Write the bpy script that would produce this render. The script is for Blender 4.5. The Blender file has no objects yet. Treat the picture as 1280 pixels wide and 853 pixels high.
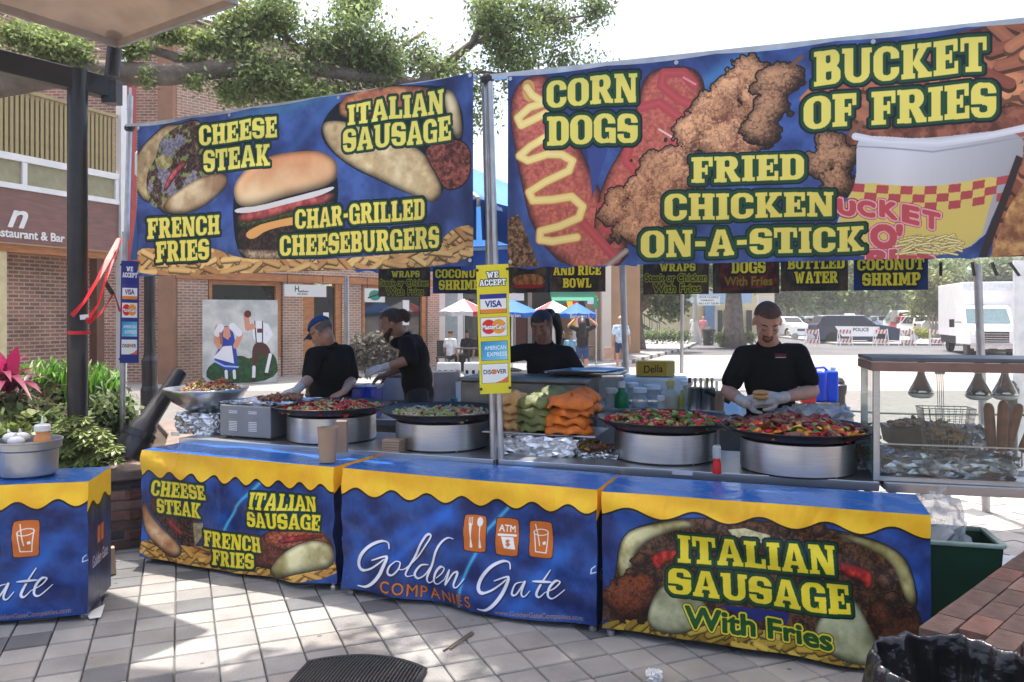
import bpy, bmesh, math, random
import numpy as np
from mathutils import Vector, Matrix

random.seed(7); np.random.seed(7)
S = bpy.context.scene
COL = S.collection
R = math.radians
# ------------------------------------------------------------------ camera, sky, sun, exposure
HZ, FPX, CH = 393.0, 1000.0, 1.65         # horizon row, focal length (px of the 1280 frame), eye height
cam = bpy.data.cameras.new('camera'); cam.sensor_width = 36; cam.lens = 36 * FPX / 1280
cam.shift_y = (HZ - 426.5) / 1280; cam.clip_end = 1500; cam.clip_start = .05
co = bpy.data.objects.new('camera', cam); COL.objects.link(co)
co.location = (0, 0, CH); co.rotation_euler = (R(90), 0, 0); S.camera = co
SUN_DIR = Vector((-.17, .97, 3.85)).normalized()      # towards the sun
W = bpy.data.worlds.new('World'); S.world = W; W.use_nodes = True
nt = W.node_tree; nt.nodes.clear()
sk = nt.nodes.new('ShaderNodeTexSky'); sk.sky_type = 'NISHITA'; sk.sun_disc = False
sk.sun_elevation = math.asin(SUN_DIR.z); sk.sun_rotation = math.atan2(SUN_DIR.x, SUN_DIR.y)
sk.air_density = 1.0; sk.dust_density = 7.0; sk.ozone_density = 1.0
bg = nt.nodes.new('ShaderNodeBackground'); bg.inputs[1].default_value = .15
ow = nt.nodes.new('ShaderNodeOutputWorld')
nt.links.new(sk.outputs[0], bg.inputs[0]); nt.links.new(bg.outputs[0], ow.inputs[0])
sl = bpy.data.lights.new('sun', 'SUN'); sl.energy = 3.4; sl.angle = R(.55); sl.color = (1, .95, .87)
so = bpy.data.objects.new('sun', sl); COL.objects.link(so)
so.rotation_euler = SUN_DIR.to_track_quat('Z', 'Y').to_euler(); so.location = (0, 0, 30)
S.view_settings.view_transform = 'Standard'; S.view_settings.look = 'None'
S.view_settings.exposure = 1.45; S.view_settings.gamma = 1
S.cycles.max_bounces = 8; S.cycles.transparent_max_bounces = 12

def P(px, py, Y): return Vector(((px - 640) * Y / FPX, Y, CH - (py - HZ) * Y / FPX))
def PZ(px, Z, Y): return Vector(((px - 640) * Y / FPX, Y, Z))

# ------------------------------------------------------------------ materials
MATS = {}
def mat(name, col, rough=.6, metal=0., var=.12, scale=8., bump=0., bscale=None, trans=0., coat=0., spec=.5, emis=None, alpha=1., transm=0., ior=1.45, island=0., streak=None):
    if name in MATS: return MATS[name]
    m = bpy.data.materials.new(name); m.use_nodes = True; MATS[name] = m
    n = m.node_tree.nodes; L = m.node_tree.links; b = n['Principled BSDF']; out = n['Material Output']
    b.inputs['Roughness'].default_value = rough; b.inputs['Metallic'].default_value = metal
    b.inputs['Coat Weight'].default_value = coat; b.inputs['Specular IOR Level'].default_value = spec
    b.inputs['Alpha'].default_value = alpha; b.inputs['Transmission Weight'].default_value = transm; b.inputs['IOR'].default_value = ior
    if emis: b.inputs['Emission Color'].default_value = (*emis[:3], 1); b.inputs['Emission Strength'].default_value = emis[3]
    tc = n.new('ShaderNodeTexCoord'); no = n.new('ShaderNodeTexNoise'); no.inputs['Scale'].default_value = scale; no.inputs['Detail'].default_value = 5
    src = tc.outputs['Object']
    if streak:
        mp = n.new('ShaderNodeMapping'); mp.inputs['Scale'].default_value = streak; L.new(src, mp.inputs[0]); src = mp.outputs[0]
    L.new(src, no.inputs['Vector'])
    mx = n.new('ShaderNodeMix'); mx.data_type = 'RGBA'
    c = np.array(col[:3]); lo = np.clip(c * (1 - var), 0, 1); hi = np.clip(c * (1 + var), 0, 1)
    mx.inputs[6].default_value = (*lo, 1); mx.inputs[7].default_value = (*hi, 1)
    rp = n.new('ShaderNodeMapRange'); rp.inputs[1].default_value = .3; rp.inputs[2].default_value = .7
    L.new(no.outputs[0], rp.inputs[0]); L.new(rp.outputs[0], mx.inputs[0])
    last = mx.outputs[2]
    if island:
        g = n.new('ShaderNodeNewGeometry'); hs = n.new('ShaderNodeHueSaturation')
        r2 = n.new('ShaderNodeMapRange'); r2.inputs[3].default_value = 1 - island; r2.inputs[4].default_value = 1 + island
        L.new(g.outputs['Random Per Island'], r2.inputs[0]); L.new(r2.outputs[0], hs.inputs['Value']); L.new(last, hs.inputs['Color']); last = hs.outputs[0]
        r3 = n.new('ShaderNodeMapRange'); r3.inputs[3].default_value = .5 - island * .05; r3.inputs[4].default_value = .5 + island * .04
        L.new(g.outputs['Random Per Island'], r3.inputs[0]); L.new(r3.outputs[0], hs.inputs['Hue'])
    L.new(last, b.inputs['Base Color'])
    if bump:
        nb = n.new('ShaderNodeTexNoise'); nb.inputs['Scale'].default_value = bscale or scale * 3; nb.inputs['Detail'].default_value = 4; L.new(src, nb.inputs['Vector'])
        bp = n.new('ShaderNodeBump'); bp.inputs['Strength'].default_value = min(1, bump); bp.inputs['Distance'].default_value = .02 * max(1, bump); L.new(nb.outputs[0], bp.inputs['Height']); L.new(bp.outputs[0], b.inputs['Normal'])
    if trans:
        t = n.new('ShaderNodeBsdfTranslucent'); L.new(last, t.inputs[0]); ms = n.new('ShaderNodeMixShader'); ms.inputs[0].default_value = trans
        L.new(b.outputs[0], ms.inputs[1]); L.new(t.outputs[0], ms.inputs[2]); L.new(ms.outputs[0], out.inputs[0])
    return m

def brick_mat(name, c1, c2, mortar, bw=.2, bh=.067, ms=.008, rough=.85, offset=.5, uv=True, bump=.5, blotch=.25):
    m = bpy.data.materials.new(name); m.use_nodes = True; MATS[name] = m
    n = m.node_tree.nodes; L = m.node_tree.links; b = n['Principled BSDF']; b.inputs['Roughness'].default_value = rough
    tc = n.new('ShaderNodeTexCoord'); br = n.new('ShaderNodeTexBrick'); br.offset = offset
    br.inputs['Scale'].default_value = 1; br.inputs['Brick Width'].default_value = bw; br.inputs['Row Height'].default_value = bh
    br.inputs['Mortar Size'].default_value = ms; br.inputs['Mortar Smooth'].default_value = .1; br.inputs['Bias'].default_value = 0
    br.inputs['Color1'].default_value = (*c1, 1); br.inputs['Color2'].default_value = (*c2, 1); br.inputs['Mortar'].default_value = (*mortar, 1)
    L.new(tc.outputs['UV' if uv else 'Object'], br.inputs['Vector'])
    no = n.new('ShaderNodeTexNoise'); no.inputs['Scale'].default_value = 1.3; no.inputs['Detail'].default_value = 6; L.new(tc.outputs['Object'], no.inputs['Vector'])
    hs = n.new('ShaderNodeHueSaturation'); mr = n.new('ShaderNodeMapRange'); mr.inputs[1].default_value = .3; mr.inputs[2].default_value = .7
    mr.inputs[3].default_value = 1 - blotch; mr.inputs[4].default_value = 1 + blotch; L.new(no.outputs[0], mr.inputs[0]); L.new(mr.outputs[0], hs.inputs['Value'])
    L.new(br.outputs['Color'], hs.inputs['Color']); L.new(hs.outputs[0], b.inputs['Base Color'])
    bp = n.new('ShaderNodeBump'); bp.invert = True; bp.inputs['Strength'].default_value = bump; bp.inputs['Distance'].default_value = .01
    L.new(br.outputs['Fac'], bp.inputs['Height']); L.new(bp.outputs[0], b.inputs['Normal'])
    return m

# ------------------------------------------------------------------ objects
WM = {}
def tag(o, label=None, cat=None, group=None, kind=None):
    if label: o['label'] = label
    if cat: o['category'] = cat
    if group: o['group'] = group
    if kind: o['kind'] = kind
    return o
def thing(name, label, cat, loc=(0, 0, 0), rz=0, group=None, M=None):
    o = bpy.data.objects.new(name, None); COL.objects.link(o); o.empty_display_size = .1
    Mw = M if M is not None else Matrix.Translation(Vector(loc)) @ Matrix.Rotation(rz, 4, 'Z')
    o.matrix_local = Mw; WM[o.name] = Mw.copy()
    return tag(o, label, cat, group)
def copy_tree(o, parent=None, M=None):
    c = o.copy(); COL.objects.link(c)
    if parent is not None:
        c.parent = parent; c.matrix_parent_inverse = Matrix()
    if M is not None: c.matrix_local = M
    WM[c.name] = (WM.get(parent.name, Matrix()) if parent else Matrix()) @ c.matrix_local
    for ch in [x for x in o.children]: copy_tree(ch, c)
    return c

class MB:
    """collects shapes; build() links them as one mesh object"""
    def __init__(s, T=None): s.v = []; s.f = []; s.m = []; s.uv = {}; s.k = 0; s.T = T
    def add(s, vs, fs, uvs=None):
        b = len(s.v)
        if s.T is not None: vs = [s.T @ Vector(v) for v in vs]
        s.v.extend([tuple(v) for v in vs])
        for i, f in enumerate(fs):
            if uvs: s.uv[len(s.f)] = [uvs[j] for j in f]
            s.f.append(tuple(b + j for j in f)); s.m.append(s.k)
        return s
    def box(s, c, sz, rz=0, rot=None, taper=1):
        M = rot if rot is not None else Matrix.Rotation(rz, 3, 'Z')
        x, y, z = [a / 2 for a in sz]; vs = []
        for (a, b_, c_) in ((-1,-1,-1),(1,-1,-1),(1,1,-1),(-1,1,-1),(-1,-1,1),(1,-1,1),(1,1,1),(-1,1,1)):
            t = taper if c_ > 0 else 1
            vs.append(Vector(c) + M @ Vector((a * x * t, b_ * y * t, c_ * z)))
        return s.add(vs, [(3,2,1,0),(4,5,6,7),(0,1,5,4),(1,2,6,5),(2,3,7,6),(3,0,4,7)])
    def bar(s, a, b, w, h=None):
        a = Vector(a); b = Vector(b); d = b - a; h = h or w
        q = d.to_track_quat('X', 'Z').to_matrix()
        return s.box((a + b) / 2, (d.length, w, h), rot=q)
    def tube(s, pts, r, n=8, cap=True, closed=False):
        pts = [Vector(p) for p in pts]; k = len(pts); rs = r if isinstance(r, (list, tuple)) else [r] * k
        rings = []; up = None
        for i, p in enumerate(pts):
            d = (pts[min(i + 1, k - 1)] - pts[max(i - 1, 0)])
            if d.length < 1e-9: d = Vector((0, 0, 1))
            d.normalize()
            if up is None: up = d.orthogonal().normalized()
            up = (up - d * up.dot(d));
            if up.length < 1e-6: up = d.orthogonal()
            up.normalize(); sd = d.cross(up)
            rings.append([p + (up * math.cos(2 * math.pi * j / n) + sd * math.sin(2 * math.pi * j / n)) * rs[i] for j in range(n)])
        vs = [v for rg in rings for v in rg]; fs = []
        for i in range(k - 1):
            for j in range(n): fs.append((i * n + j, i * n + (j + 1) % n, (i + 1) * n + (j + 1) % n, (i + 1) * n + j))
        if cap: fs.append(tuple(reversed(range(n)))); fs.append(tuple((k - 1) * n + j for j in range(n)))
        return s.add(vs, fs)
    def lathe(s, prof, n=24, c=(0, 0, 0), M=None, sx=1, sy=1):
        vs = []; fs = []; k = len(prof); c = Vector(c)
        for (r, z) in prof:
            for j in range(n):
                v = Vector((r * sx * math.cos(2 * math.pi * j / n), r * sy * math.sin(2 * math.pi * j / n), z))
                vs.append(c + (M @ v if M is not None else v))
        for i in range(k - 1):
            for j in range(n): fs.append((i * n + j, i * n + (j + 1) % n, (i + 1) * n + (j + 1) % n, (i + 1) * n + j))
        if prof[0][0] > 1e-4: fs.append(tuple(reversed(range(n))))
        if prof[-1][0] > 1e-4: fs.append(tuple((k - 1) * n + j for j in range(n)))
        return s.add(vs, fs)
    def ball(s, c, r, n=12, m=8, rot=None):
        if not isinstance(r, (list, tuple)): r = (r, r, r)
        c = Vector(c); vs = [c + (rot @ Vector((0, 0, -r[2])) if rot else Vector((0, 0, -r[2])))]; fs = []
        for i in range(1, m):
            t = math.pi * i / m
            for j in range(n):
                a = 2 * math.pi * j / n; v = Vector((r[0] * math.sin(t) * math.cos(a), r[1] * math.sin(t) * math.sin(a), -r[2] * math.cos(t)))
                vs.append(c + (rot @ v if rot else v))
        v = Vector((0, 0, r[2])); vs.append(c + (rot @ v if rot else v)); top = len(vs) - 1
        for j in range(n):
            fs.append((0, 1 + (j + 1) % n, 1 + j)); fs.append((top, 1 + (m - 2) * n + j, 1 + (m - 2) * n + (j + 1) % n))
            for i in range(m - 2):
                a = 1 + i * n; fs.append((a + j, a + (j + 1) % n, a + n + (j + 1) % n, a + n + j))
        return s.add(vs, fs)
    def cap(s, p0, r0, p1, r1, n=10):       # tapered limb with round ends
        p0 = Vector(p0); p1 = Vector(p1); s.ball(p0, r0, n, 7); s.ball(p1, r1, n, 7); s.tube([p0, p1], [r0, r1], n)
        return s
    def prism(s, pts, z0, z1):               # horizontal outline, extruded up
        k = len(pts); vs = [(x, y, z0) for x, y in pts] + [(x, y, z1) for x, y in pts]
        fs = [tuple(range(k))[::-1], tuple(range(k, 2 * k))] + [(i, (i + 1) % k, k + (i + 1) % k, k + i) for i in range(k)]
        return s.add(vs, fs)
    def extr(s, pts, d):                      # any planar outline, extruded by vector d
        k = len(pts); d = Vector(d); vs = [Vector(p) for p in pts] + [Vector(p) + d for p in pts]
        fs = [tuple(range(k)), tuple(range(k, 2 * k))[::-1]] + [((i + 1) % k, i, k + i, k + (i + 1) % k) for i in range(k)]
        return s.add(vs, fs)
    def grid(s, f, nu, nv, uv=True):          # f(u,v) -> point
        vs = [f(i / nu, j / nv) for j in range(nv + 1) for i in range(nu + 1)]
        uvs = [(i / nu, j / nv) for j in range(nv + 1) for i in range(nu + 1)] if uv else None
        fs = [(j * (nu + 1) + i, j * (nu + 1) + i + 1, (j + 1) * (nu + 1) + i + 1, (j + 1) * (nu + 1) + i) for j in range(nv) for i in range(nu)]
        return s.add(vs, fs, uvs)
    def build(s, name, mats, parent=None, smooth=False, bevel=0, wuv=False, local=False, remesh=0, origin=None, subsurf=0, solid=0, sm_angle=None):
        V = np.array(s.v, dtype=np.float64).reshape(-1, 3)
        if origin is None: o3 = Vector(((V[:, 0].min() + V[:, 0].max()) / 2, (V[:, 1].min() + V[:, 1].max()) / 2, V[:, 2].min()))
        else: o3 = Vector(origin)
        me = bpy.data.meshes.new(name)
        me.from_pydata((V - np.array(o3)).tolist(), [], s.f)
        if not isinstance(mats, (list, tuple)): mats = [mats]
        for m in mats: me.materials.append(m)
        me.polygons.foreach_set('material_index', s.m)
        if s.uv or wuv:
            ul = me.uv_layers.new(name='uv'); data = np.zeros(len(me.loops) * 2, dtype=np.float32)
            for p in me.polygons:
                if p.index in s.uv: q = s.uv[p.index]
                elif wuv:
                    nn = p.normal
                    if abs(nn.z) < .6:
                        t = Vector((-nn.y, nn.x, 0)); t.normalize() if t.length > 0 else None
                        q = [(V[vi][0] * t.x + V[vi][1] * t.y, V[vi][2]) for vi in p.vertices]
                    else: q = [(V[vi][0], V[vi][1]) for vi in p.vertices]
                else: continue
                for k2, li in enumerate(p.loop_indices): data[2 * li] = q[k2][0]; data[2 * li + 1] = q[k2][1]
            ul.data.foreach_set('uv', data)
        if smooth: me.polygons.foreach_set('use_smooth', [True] * len(me.polygons))
        if remesh or (s.f and not (s.uv)): 
            bm = bmesh.new(); bm.from_mesh(me); bmesh.ops.recalc_face_normals(bm, faces=bm.faces) if len(s.f) < 60000 else None; bm.to_mesh(me); bm.free()
        me.update()
        o = bpy.data.objects.new(name, me); COL.objects.link(o)
        Pm = WM[parent.name] if parent is not None else Matrix()
        if parent is not None:
            o.parent = parent
            o.matrix_local = Matrix.Translation(o3) if local else Pm.inverted() @ Matrix.Translation(o3)
        else: o.location = o3
        WM[o.name] = Matrix.Translation(o3) if not local else Pm @ Matrix.Translation(o3)
        if remesh:
            md = o.modifiers.new('remesh', 'REMESH'); md.mode = 'VOXEL'; md.voxel_size = remesh; md.use_smooth_shade = True
            ms = o.modifiers.new('smooth', 'SMOOTH'); ms.iterations = 3; ms.factor = .5
        if solid: md = o.modifiers.new('solid', 'SOLIDIFY'); md.thickness = solid; md.offset = 0
        if bevel: md = o.modifiers.new('bevel', 'BEVEL'); md.width = bevel; md.segments = 2; md.limit_method = 'ANGLE'
        if subsurf: md = o.modifiers.new('sub', 'SUBSURF'); md.levels = subsurf; md.render_levels = subsurf
        if sm_angle:
            me.polygons.foreach_set('use_smooth', [True] * len(me.polygons))
            try: me.set_sharp_from_angle(angle=R(sm_angle))
            except Exception: pass
        return o

def leaves_mesh(name, blobs, n, size, m, parent=None, flat=.0, seed=1, elong=2.0, shell=.55, spread=1.8):
    """many small leaf-shaped faces spread through blobs [(centre, (rx,ry,rz), weight)]; leaves gather in sprays"""
    rg = np.random.RandomState(seed)
    w = np.array([b[2] for b in blobs], float); w /= w.sum(); idx = rg.choice(len(blobs), size=max(1, n // 14), p=w)
    C = np.array([b[0] for b in blobs], float)[idx]; Rr = np.array([b[1] for b in blobs], float)[idx]
    d = rg.normal(size=C.shape); d /= np.linalg.norm(d, axis=1)[:, None]; rad = (shell + (1 - shell) * rg.rand(len(C))) * (rg.rand(len(C)) ** .35)
    cl = C + d * Rr * rad[:, None]
    k = 14; c = np.repeat(cl, k, axis=0) + rg.normal(size=(len(cl) * k, 3)) * size * spread
    N = len(c); a = rg.normal(size=(N, 3)); a[:, 2] *= (1 - flat); a /= np.linalg.norm(a, axis=1)[:, None]
    b = rg.normal(size=(N, 3)); b -= a * (a * b).sum(1)[:, None]; b /= np.linalg.norm(b, axis=1)[:, None]
    s = size * (.7 + .6 * rg.rand(N))[:, None]
    v = np.empty((N, 4, 3)); v[:, 0] = c - a * s * elong / 2; v[:, 1] = c + b * s / 2; v[:, 2] = c + a * s * elong / 2; v[:, 3] = c - b * s / 2
    o3 = np.array(blobs[0][0]); V = (v.reshape(-1, 3) - o3).astype(np.float32)
    me = bpy.data.meshes.new(name); me.vertices.add(N * 4); me.vertices.foreach_set('co', V.ravel())
    me.loops.add(N * 4); me.loops.foreach_set('vertex_index', np.arange(N * 4, dtype=np.int32))
    me.polygons.add(N); me.polygons.foreach_set('loop_start', np.arange(0, N * 4, 4, dtype=np.int32)); me.polygons.foreach_set('loop_total', np.full(N, 4, dtype=np.int32))
    me.update(calc_edges=True); me.materials.append(m)
    o = bpy.data.objects.new(name, me); COL.objects.link(o)
    Pm = WM[parent.name] if parent is not None else Matrix()
    if parent is not None: o.parent = parent
    o.matrix_local = Pm.inverted() @ Matrix.Translation(Vector(o3)); WM[o.name] = Matrix.Translation(Vector(o3))
    return o

# common materials
M_steel = mat('brushed_steel', (.55, .56, .57), .32, 1., .08, 6, streak=(1, 1, 14))
M_steel2 = mat('dull_steel', (.42, .43, .44), .42, 1., .15, 9)
M_galv = mat('galvanised', (.5, .5, .5), .4, .9, .15, 12)
M_blackm = mat('black_paint', (.02, .02, .022), .4, 0, .2, 10)
M_foil = mat('foil', (.7, .7, .71), .22, 1., .05, 6, bump=.7, bscale=22)
M_black = mat('dark_iron', (.03, .024, .022), .45, .3, .3, 14, bump=.2)
M_white = mat('white_paint', (.75, .75, .74), .5, 0, .06, 3)
M_whitep = mat('white_plastic', (.72, .72, .7), .35, 0, .05, 5)
M_conc = mat('concrete', (.4, .39, .37), .9, 0, .15, 1.5, bump=.2, bscale=60)
M_bark = mat('bark', (.16, .13, .105), .95, 0, .35, 5, bump=1., bscale=22)
M_leaf = mat('oak_leaves', (.15, .2, .085), .5, 0, .3, 1.2, trans=.55, island=.55)
M_leafl = mat('pale_leaves', (.2, .26, .09), .55, 0, .25, 1.2, trans=.5, island=.4)
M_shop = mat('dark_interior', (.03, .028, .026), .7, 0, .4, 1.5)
M_glass = mat('window_glass', (.02, .025, .025), .06, 0, .2, 1, spec=.9)
M_orange = mat('orange_wood', (.42, .17, .06), .55, 0, .25, 4, streak=(1, 1, 6))
M_cord = mat('cardboard', (.42, .29, .19), .85, 0, .1, 5)
# ------------------------------------------------------------------ flat print drawn as arrays
def homog(src, dst):
    A = []
    for (x, y), (u, v) in zip(src, dst):
        A.append([x, y, 1, 0, 0, 0, -u * x, -u * y]); A.append([0, 0, 0, x, y, 1, -v * x, -v * y])
    h = np.linalg.solve(np.array(A, float), np.array(dst, float).ravel()); return np.append(h, 1).reshape(3, 3)
def fbm(h, w, s, oct=4, seed=0):
    rg = np.random.RandomState(seed); out = np.zeros((h, w), np.float32); amp = 1; tot = 0
    for o in range(oct):
        c = max(2., s / 2 ** o); gh, gw = int(h / c) + 3, int(w / c) + 3; g = rg.rand(gh, gw).astype(np.float32)
        y = np.arange(h) / c; x = np.arange(w) / c; y0 = y.astype(int); x0 = x.astype(int); fy = (y - y0)[:, None]; fx = (x - x0)[None]
        fy = fy * fy * (3 - 2 * fy); fx = fx * fx * (3 - 2 * fx)
        a = g[y0][:, x0]; b = g[y0][:, x0 + 1]; c2 = g[y0 + 1][:, x0]; d = g[y0 + 1][:, x0 + 1]
        out += amp * ((a * (1 - fx) + b * fx) * (1 - fy) + (c2 * (1 - fx) + d * fx) * fy); tot += amp; amp *= .55
    return out / tot
def dil(m, r):
    m = m.copy()
    for i in range(int(r)):
        n = m.copy(); n[1:] |= m[:-1]; n[:-1] |= m[1:]; n[:, 1:] |= m[:, :-1]; n[:, :-1] |= m[:, 1:]
        if i % 2: n[1:, 1:] |= m[:-1, :-1]; n[:-1, :-1] |= m[1:, 1:]; n[1:, :-1] |= m[:-1, 1:]; n[:-1, 1:] |= m[1:, :-1]
        m = n
    return m
def inpoly(X, Y, pts):
    m = np.zeros(X.shape, bool); k = len(pts)
    for i in range(k):
        x1, y1 = pts[i]; x2, y2 = pts[(i + 1) % k]
        if y1 == y2: continue
        c = ((Y < y1) != (Y < y2)); m ^= c & (X < (x2 - x1) * (Y - y1) / (y2 - y1) + x1)
    return m
# slab serif capitals: (width, [+shapes], [-shapes]); r = rect, o = rounded rect, p = polygon
def _stem(x0, x1, a=.07): return [('r', x0, 0, x1, 1), ('r', x0 - a, 0, x1 + a, .15), ('r', x0 - a, .85, x1 + a, 1)]
GL = {
 'I': (.43, _stem(.08, .35, .08), []),
 'H': (.86, _stem(.07, .33) + _stem(.53, .79) + [('r', .2, .41, .6, .59)], []),
 'E': (.72, [('r', .07, 0, .34, 1), ('r', 0, .83, .7, 1), ('r', 0, 0, .72, .17), ('r', .2, .42, .54, .58), ('r', .57, .64, .7, 1), ('r', .59, 0, .72, .36), ('r', .45, .31, .54, .69)], []),
 'F': (.7, [('r', .07, 0, .34, 1), ('r', 0, .83, .7, 1), ('r', 0, 0, .43, .15), ('r', .2, .42, .54, .58), ('r', .57, .62, .7, 1), ('r', .45, .31, .54, .69)], []),
 'L': (.7, _stem(.07, .34) + [('r', 0, 0, .7, .17), ('r', .56, 0, .7, .38)], []),
 'T': (.78, [('r', .25, 0, .53, 1), ('r', 0, .83, .78, 1), ('r', 0, .6, .12, 1), ('r', .66, .6, .78, 1), ('r', .15, 0, .63, .15)], []),
 'A': (.86, [('p', (.28, 1), (.56, 1), (.83, .08), (.03, .08)), ('r', 0, 0, .34, .15), ('r', .5, 0, .86, .15)], [('p', (.42, .8), (.345, .42), (.495, .42)), ('p', (.31, .27), (.53, .27), (.56, .15), (.28, .15)), ('r', .34, -.1, .5, .16)]),
 'M': (1.04, [('r', .07, 0, .29, 1), ('r', .75, 0, .97, 1), ('r', 0, 0, .36, .15), ('r', .68, 0, 1.04, .15), ('r', 0, .85, .3, 1), ('r', .74, .85, 1.04, 1), ('p', (.15, 1), (.38, 1), (.52, .5), (.66, 1), (.89, 1), (.6, .1), (.44, .1))], []),
 'N': (.88, [('r', .07, 0, .26, 1), ('r', .62, 0, .81, 1), ('p', (.07, 1), (.34, 1), (.81, 0), (.54, 0)), ('r', 0, .85, .3, 1), ('r', 0, 0, .33, .15), ('r', .55, .85, .88, 1)], []),
 'C': (.76, [('o', 0, 0, .76, 1, .32)], [('o', .27, .16, .5, .84, .1), ('r', .4, .38, .8, .62)]),
 'G': (.8, [('o', 0, 0, .78, 1, .32), ('r', .54, 0, .78, .5)], [('o', .27, .15, .5, .84, .1), ('r', .45, .5, .85, .66), ('r', .5, .15, .54, .38)], [('r', .42, .37, .84, .52)]),
 'O': (.8, [('o', 0, 0, .8, 1, .34)], [('o', .28, .15, .52, .85, .12)]),
 'Q': (.8, [('o', 0, 0, .8, 1, .34), ('p', (.4, .3), (.6, .3), (.85, -.1), (.6, -.1))], [('o', .28, .15, .52, .85, .12)]),
 'D': (.8, [('r', 0, 0, .4, 1), ('o', .1, 0, .8, 1, .32)], [('o', .34, .16, .52, .84, .09), ('r', -.1, .15, .07, .85)]),
 'B': (.78, [('r', 0, 0, .4, 1), ('o', .1, .47, .74, 1, .22), ('o', .1, 0, .78, .54, .24)], [('o', .34, .63, .48, .85, .06), ('o', .34, .15, .51, .39, .06), ('r', -.1, .15, .07, .85)]),
 'P': (.76, [('r', .07, 0, .34, 1), ('o', .1, .38, .76, 1, .28), ('r', 0, 0, .43, .15), ('r', 0, .85, .3, 1), ('r', .1, .38, .4, 1)], [('o', .34, .55, .5, .84, .07)]),
 'R': (.86, [('r', .07, 0, .34, 1), ('o', .1, .42, .77, 1, .26), ('r', 0, 0, .41, .15), ('r', 0, .85, .3, 1), ('r', .1, .42, .4, 1), ('p', (.34, .5), (.6, .5), (.8, .15), (.86, .15), (.86, 0), (.56, 0))], [('o', .34, .58, .5, .84, .07)]),
 'S': (.74, [('o', 0, 0, .74, 1, .27)], [('o', .27, .64, .5, .84, .07), ('o', .24, .16, .47, .36, .07), ('r', .4, .6, .8, .69), ('r', -.1, .31, .33, .4)]),
 'U': (.86, [('r', .07, .3, .32, 1), ('r', .55, .3, .79, 1), ('o', .07, 0, .79, .7, .3), ('r', 0, .85, .38, 1), ('r', .48, .85, .86, 1)], [('o', .32, .16, .55, 1.3, .1)]),
 'W': (1.16, [('p', (.06, 1), (.34, 1), (.43, .38), (.52, .9), (.66, .9), (.75, .38), (.83, 1), (1.1, 1), (.88, 0), (.66, 0), (.59, .45), (.52, 0), (.3, 0)), ('r', 0, .85, .4, 1), ('r', .77, .85, 1.16, 1)], []),
 'Y': (.86, [('p', (.05, 1), (.33, 1), (.43, .66), (.53, 1), (.81, 1), (.57, .45), (.57, 0), (.29, 0), (.29, .45)), ('r', 0, .85, .38, 1), ('r', .5, .85, .86, 1), ('r', .19, 0, .67, .15)], []),
 'K': (.9, _stem(.07, .34) + [('p', (.3, .36), (.54, .92), (.8, .92), (.54, .5), (.84, .08), (.55, .08), (.3, .46)), ('r', .47, .85, .87, 1), ('r', .49, 0, .9, .15)], []),
 '-': (.42, [('r', .04, .38, .38, .57)], []), ' ': (.34, [], []),
}
_GC = {}
def glyph(ch, h=96):
    if ch in _GC: return _GC[ch]
    w, A, B = GL[ch][:3]; X, Y = np.meshgrid((np.arange(int(w * h)) + .5) / h, 1 - (np.arange(h) + .5) / h)
    def sh(s):
        if s[0] == 'r': return (X >= s[1]) & (X <= s[3]) & (Y >= s[2]) & (Y <= s[4])
        if s[0] == 'o':
            r = min(s[5], (s[3] - s[1]) / 2, (s[4] - s[2]) / 2); cx = np.clip(X, s[1] + r, s[3] - r); cy = np.clip(Y, s[2] + r, s[4] - r); return (X - cx) ** 2 + (Y - cy) ** 2 <= r * r
        return inpoly(X, Y, s[1:])
    m = np.zeros(X.shape, bool)
    for s in A: m |= sh(s)
    for s in B: m &= ~sh(s)
    for s in (GL[ch][3] if len(GL[ch]) > 3 else []): m |= sh(s)
    _GC[ch] = m; return m
def slab(text, gap=.055, h=96):
    parts = []
    for c in text: parts += [glyph(c), np.zeros((h, int(gap * h)), bool)]
    return np.concatenate(parts[:-1], axis=1).astype(np.float32)
_SC = {}
def sans(text, h=64, bold=0):
    k = (text, h, bold)
    if k in _SC: return _SC[k]
    c = bpy.data.curves.new('lettering_source', 'FONT'); c.body = text; c.size = 1; o = bpy.data.objects.new('lettering_source', c)
    me = o.to_mesh(); me.calc_loop_triangles(); V = np.array([v.co[:2] for v in me.vertices]); T = [tuple(t.vertices) for t in me.loop_triangles]
    x0, y0 = V.min(0); x1, y1 = V.max(0); s = h / (y1 - y0); V = (V - [x0, y0]) * s; w = int((x1 - x0) * s) + 2; m = np.zeros((h + 1, w), bool)
    for t in T:
        a, b, d = V[t[0]], V[t[1]], V[t[2]]; lo = np.floor(np.minimum(np.minimum(a, b), d)).astype(int); hi = np.ceil(np.maximum(np.maximum(a, b), d)).astype(int) + 1
        X, Y = np.meshgrid(np.arange(lo[0], min(hi[0], w)) + .5, np.arange(lo[1], min(hi[1], h + 1)) + .5)
        e = lambda p, q: (q[0] - p[0]) * (Y - p[1]) - (q[1] - p[1]) * (X - p[0])
        e1, e2, e3 = e(a, b), e(b, d), e(d, a); q = ((e1 >= -.5) & (e2 >= -.5) & (e3 >= -.5)) | ((e1 <= .5) & (e2 <= .5) & (e3 <= .5))
        m[lo[1]:lo[1] + q.shape[0], lo[0]:lo[0] + q.shape[1]] |= q
    o.to_mesh_clear(); bpy.data.objects.remove(o); bpy.data.curves.remove(c)
    m = m[::-1]
    if bold: m = dil(np.pad(m, bold), bold)
    _SC[k] = m.astype(np.float32); return _SC[k]

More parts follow.
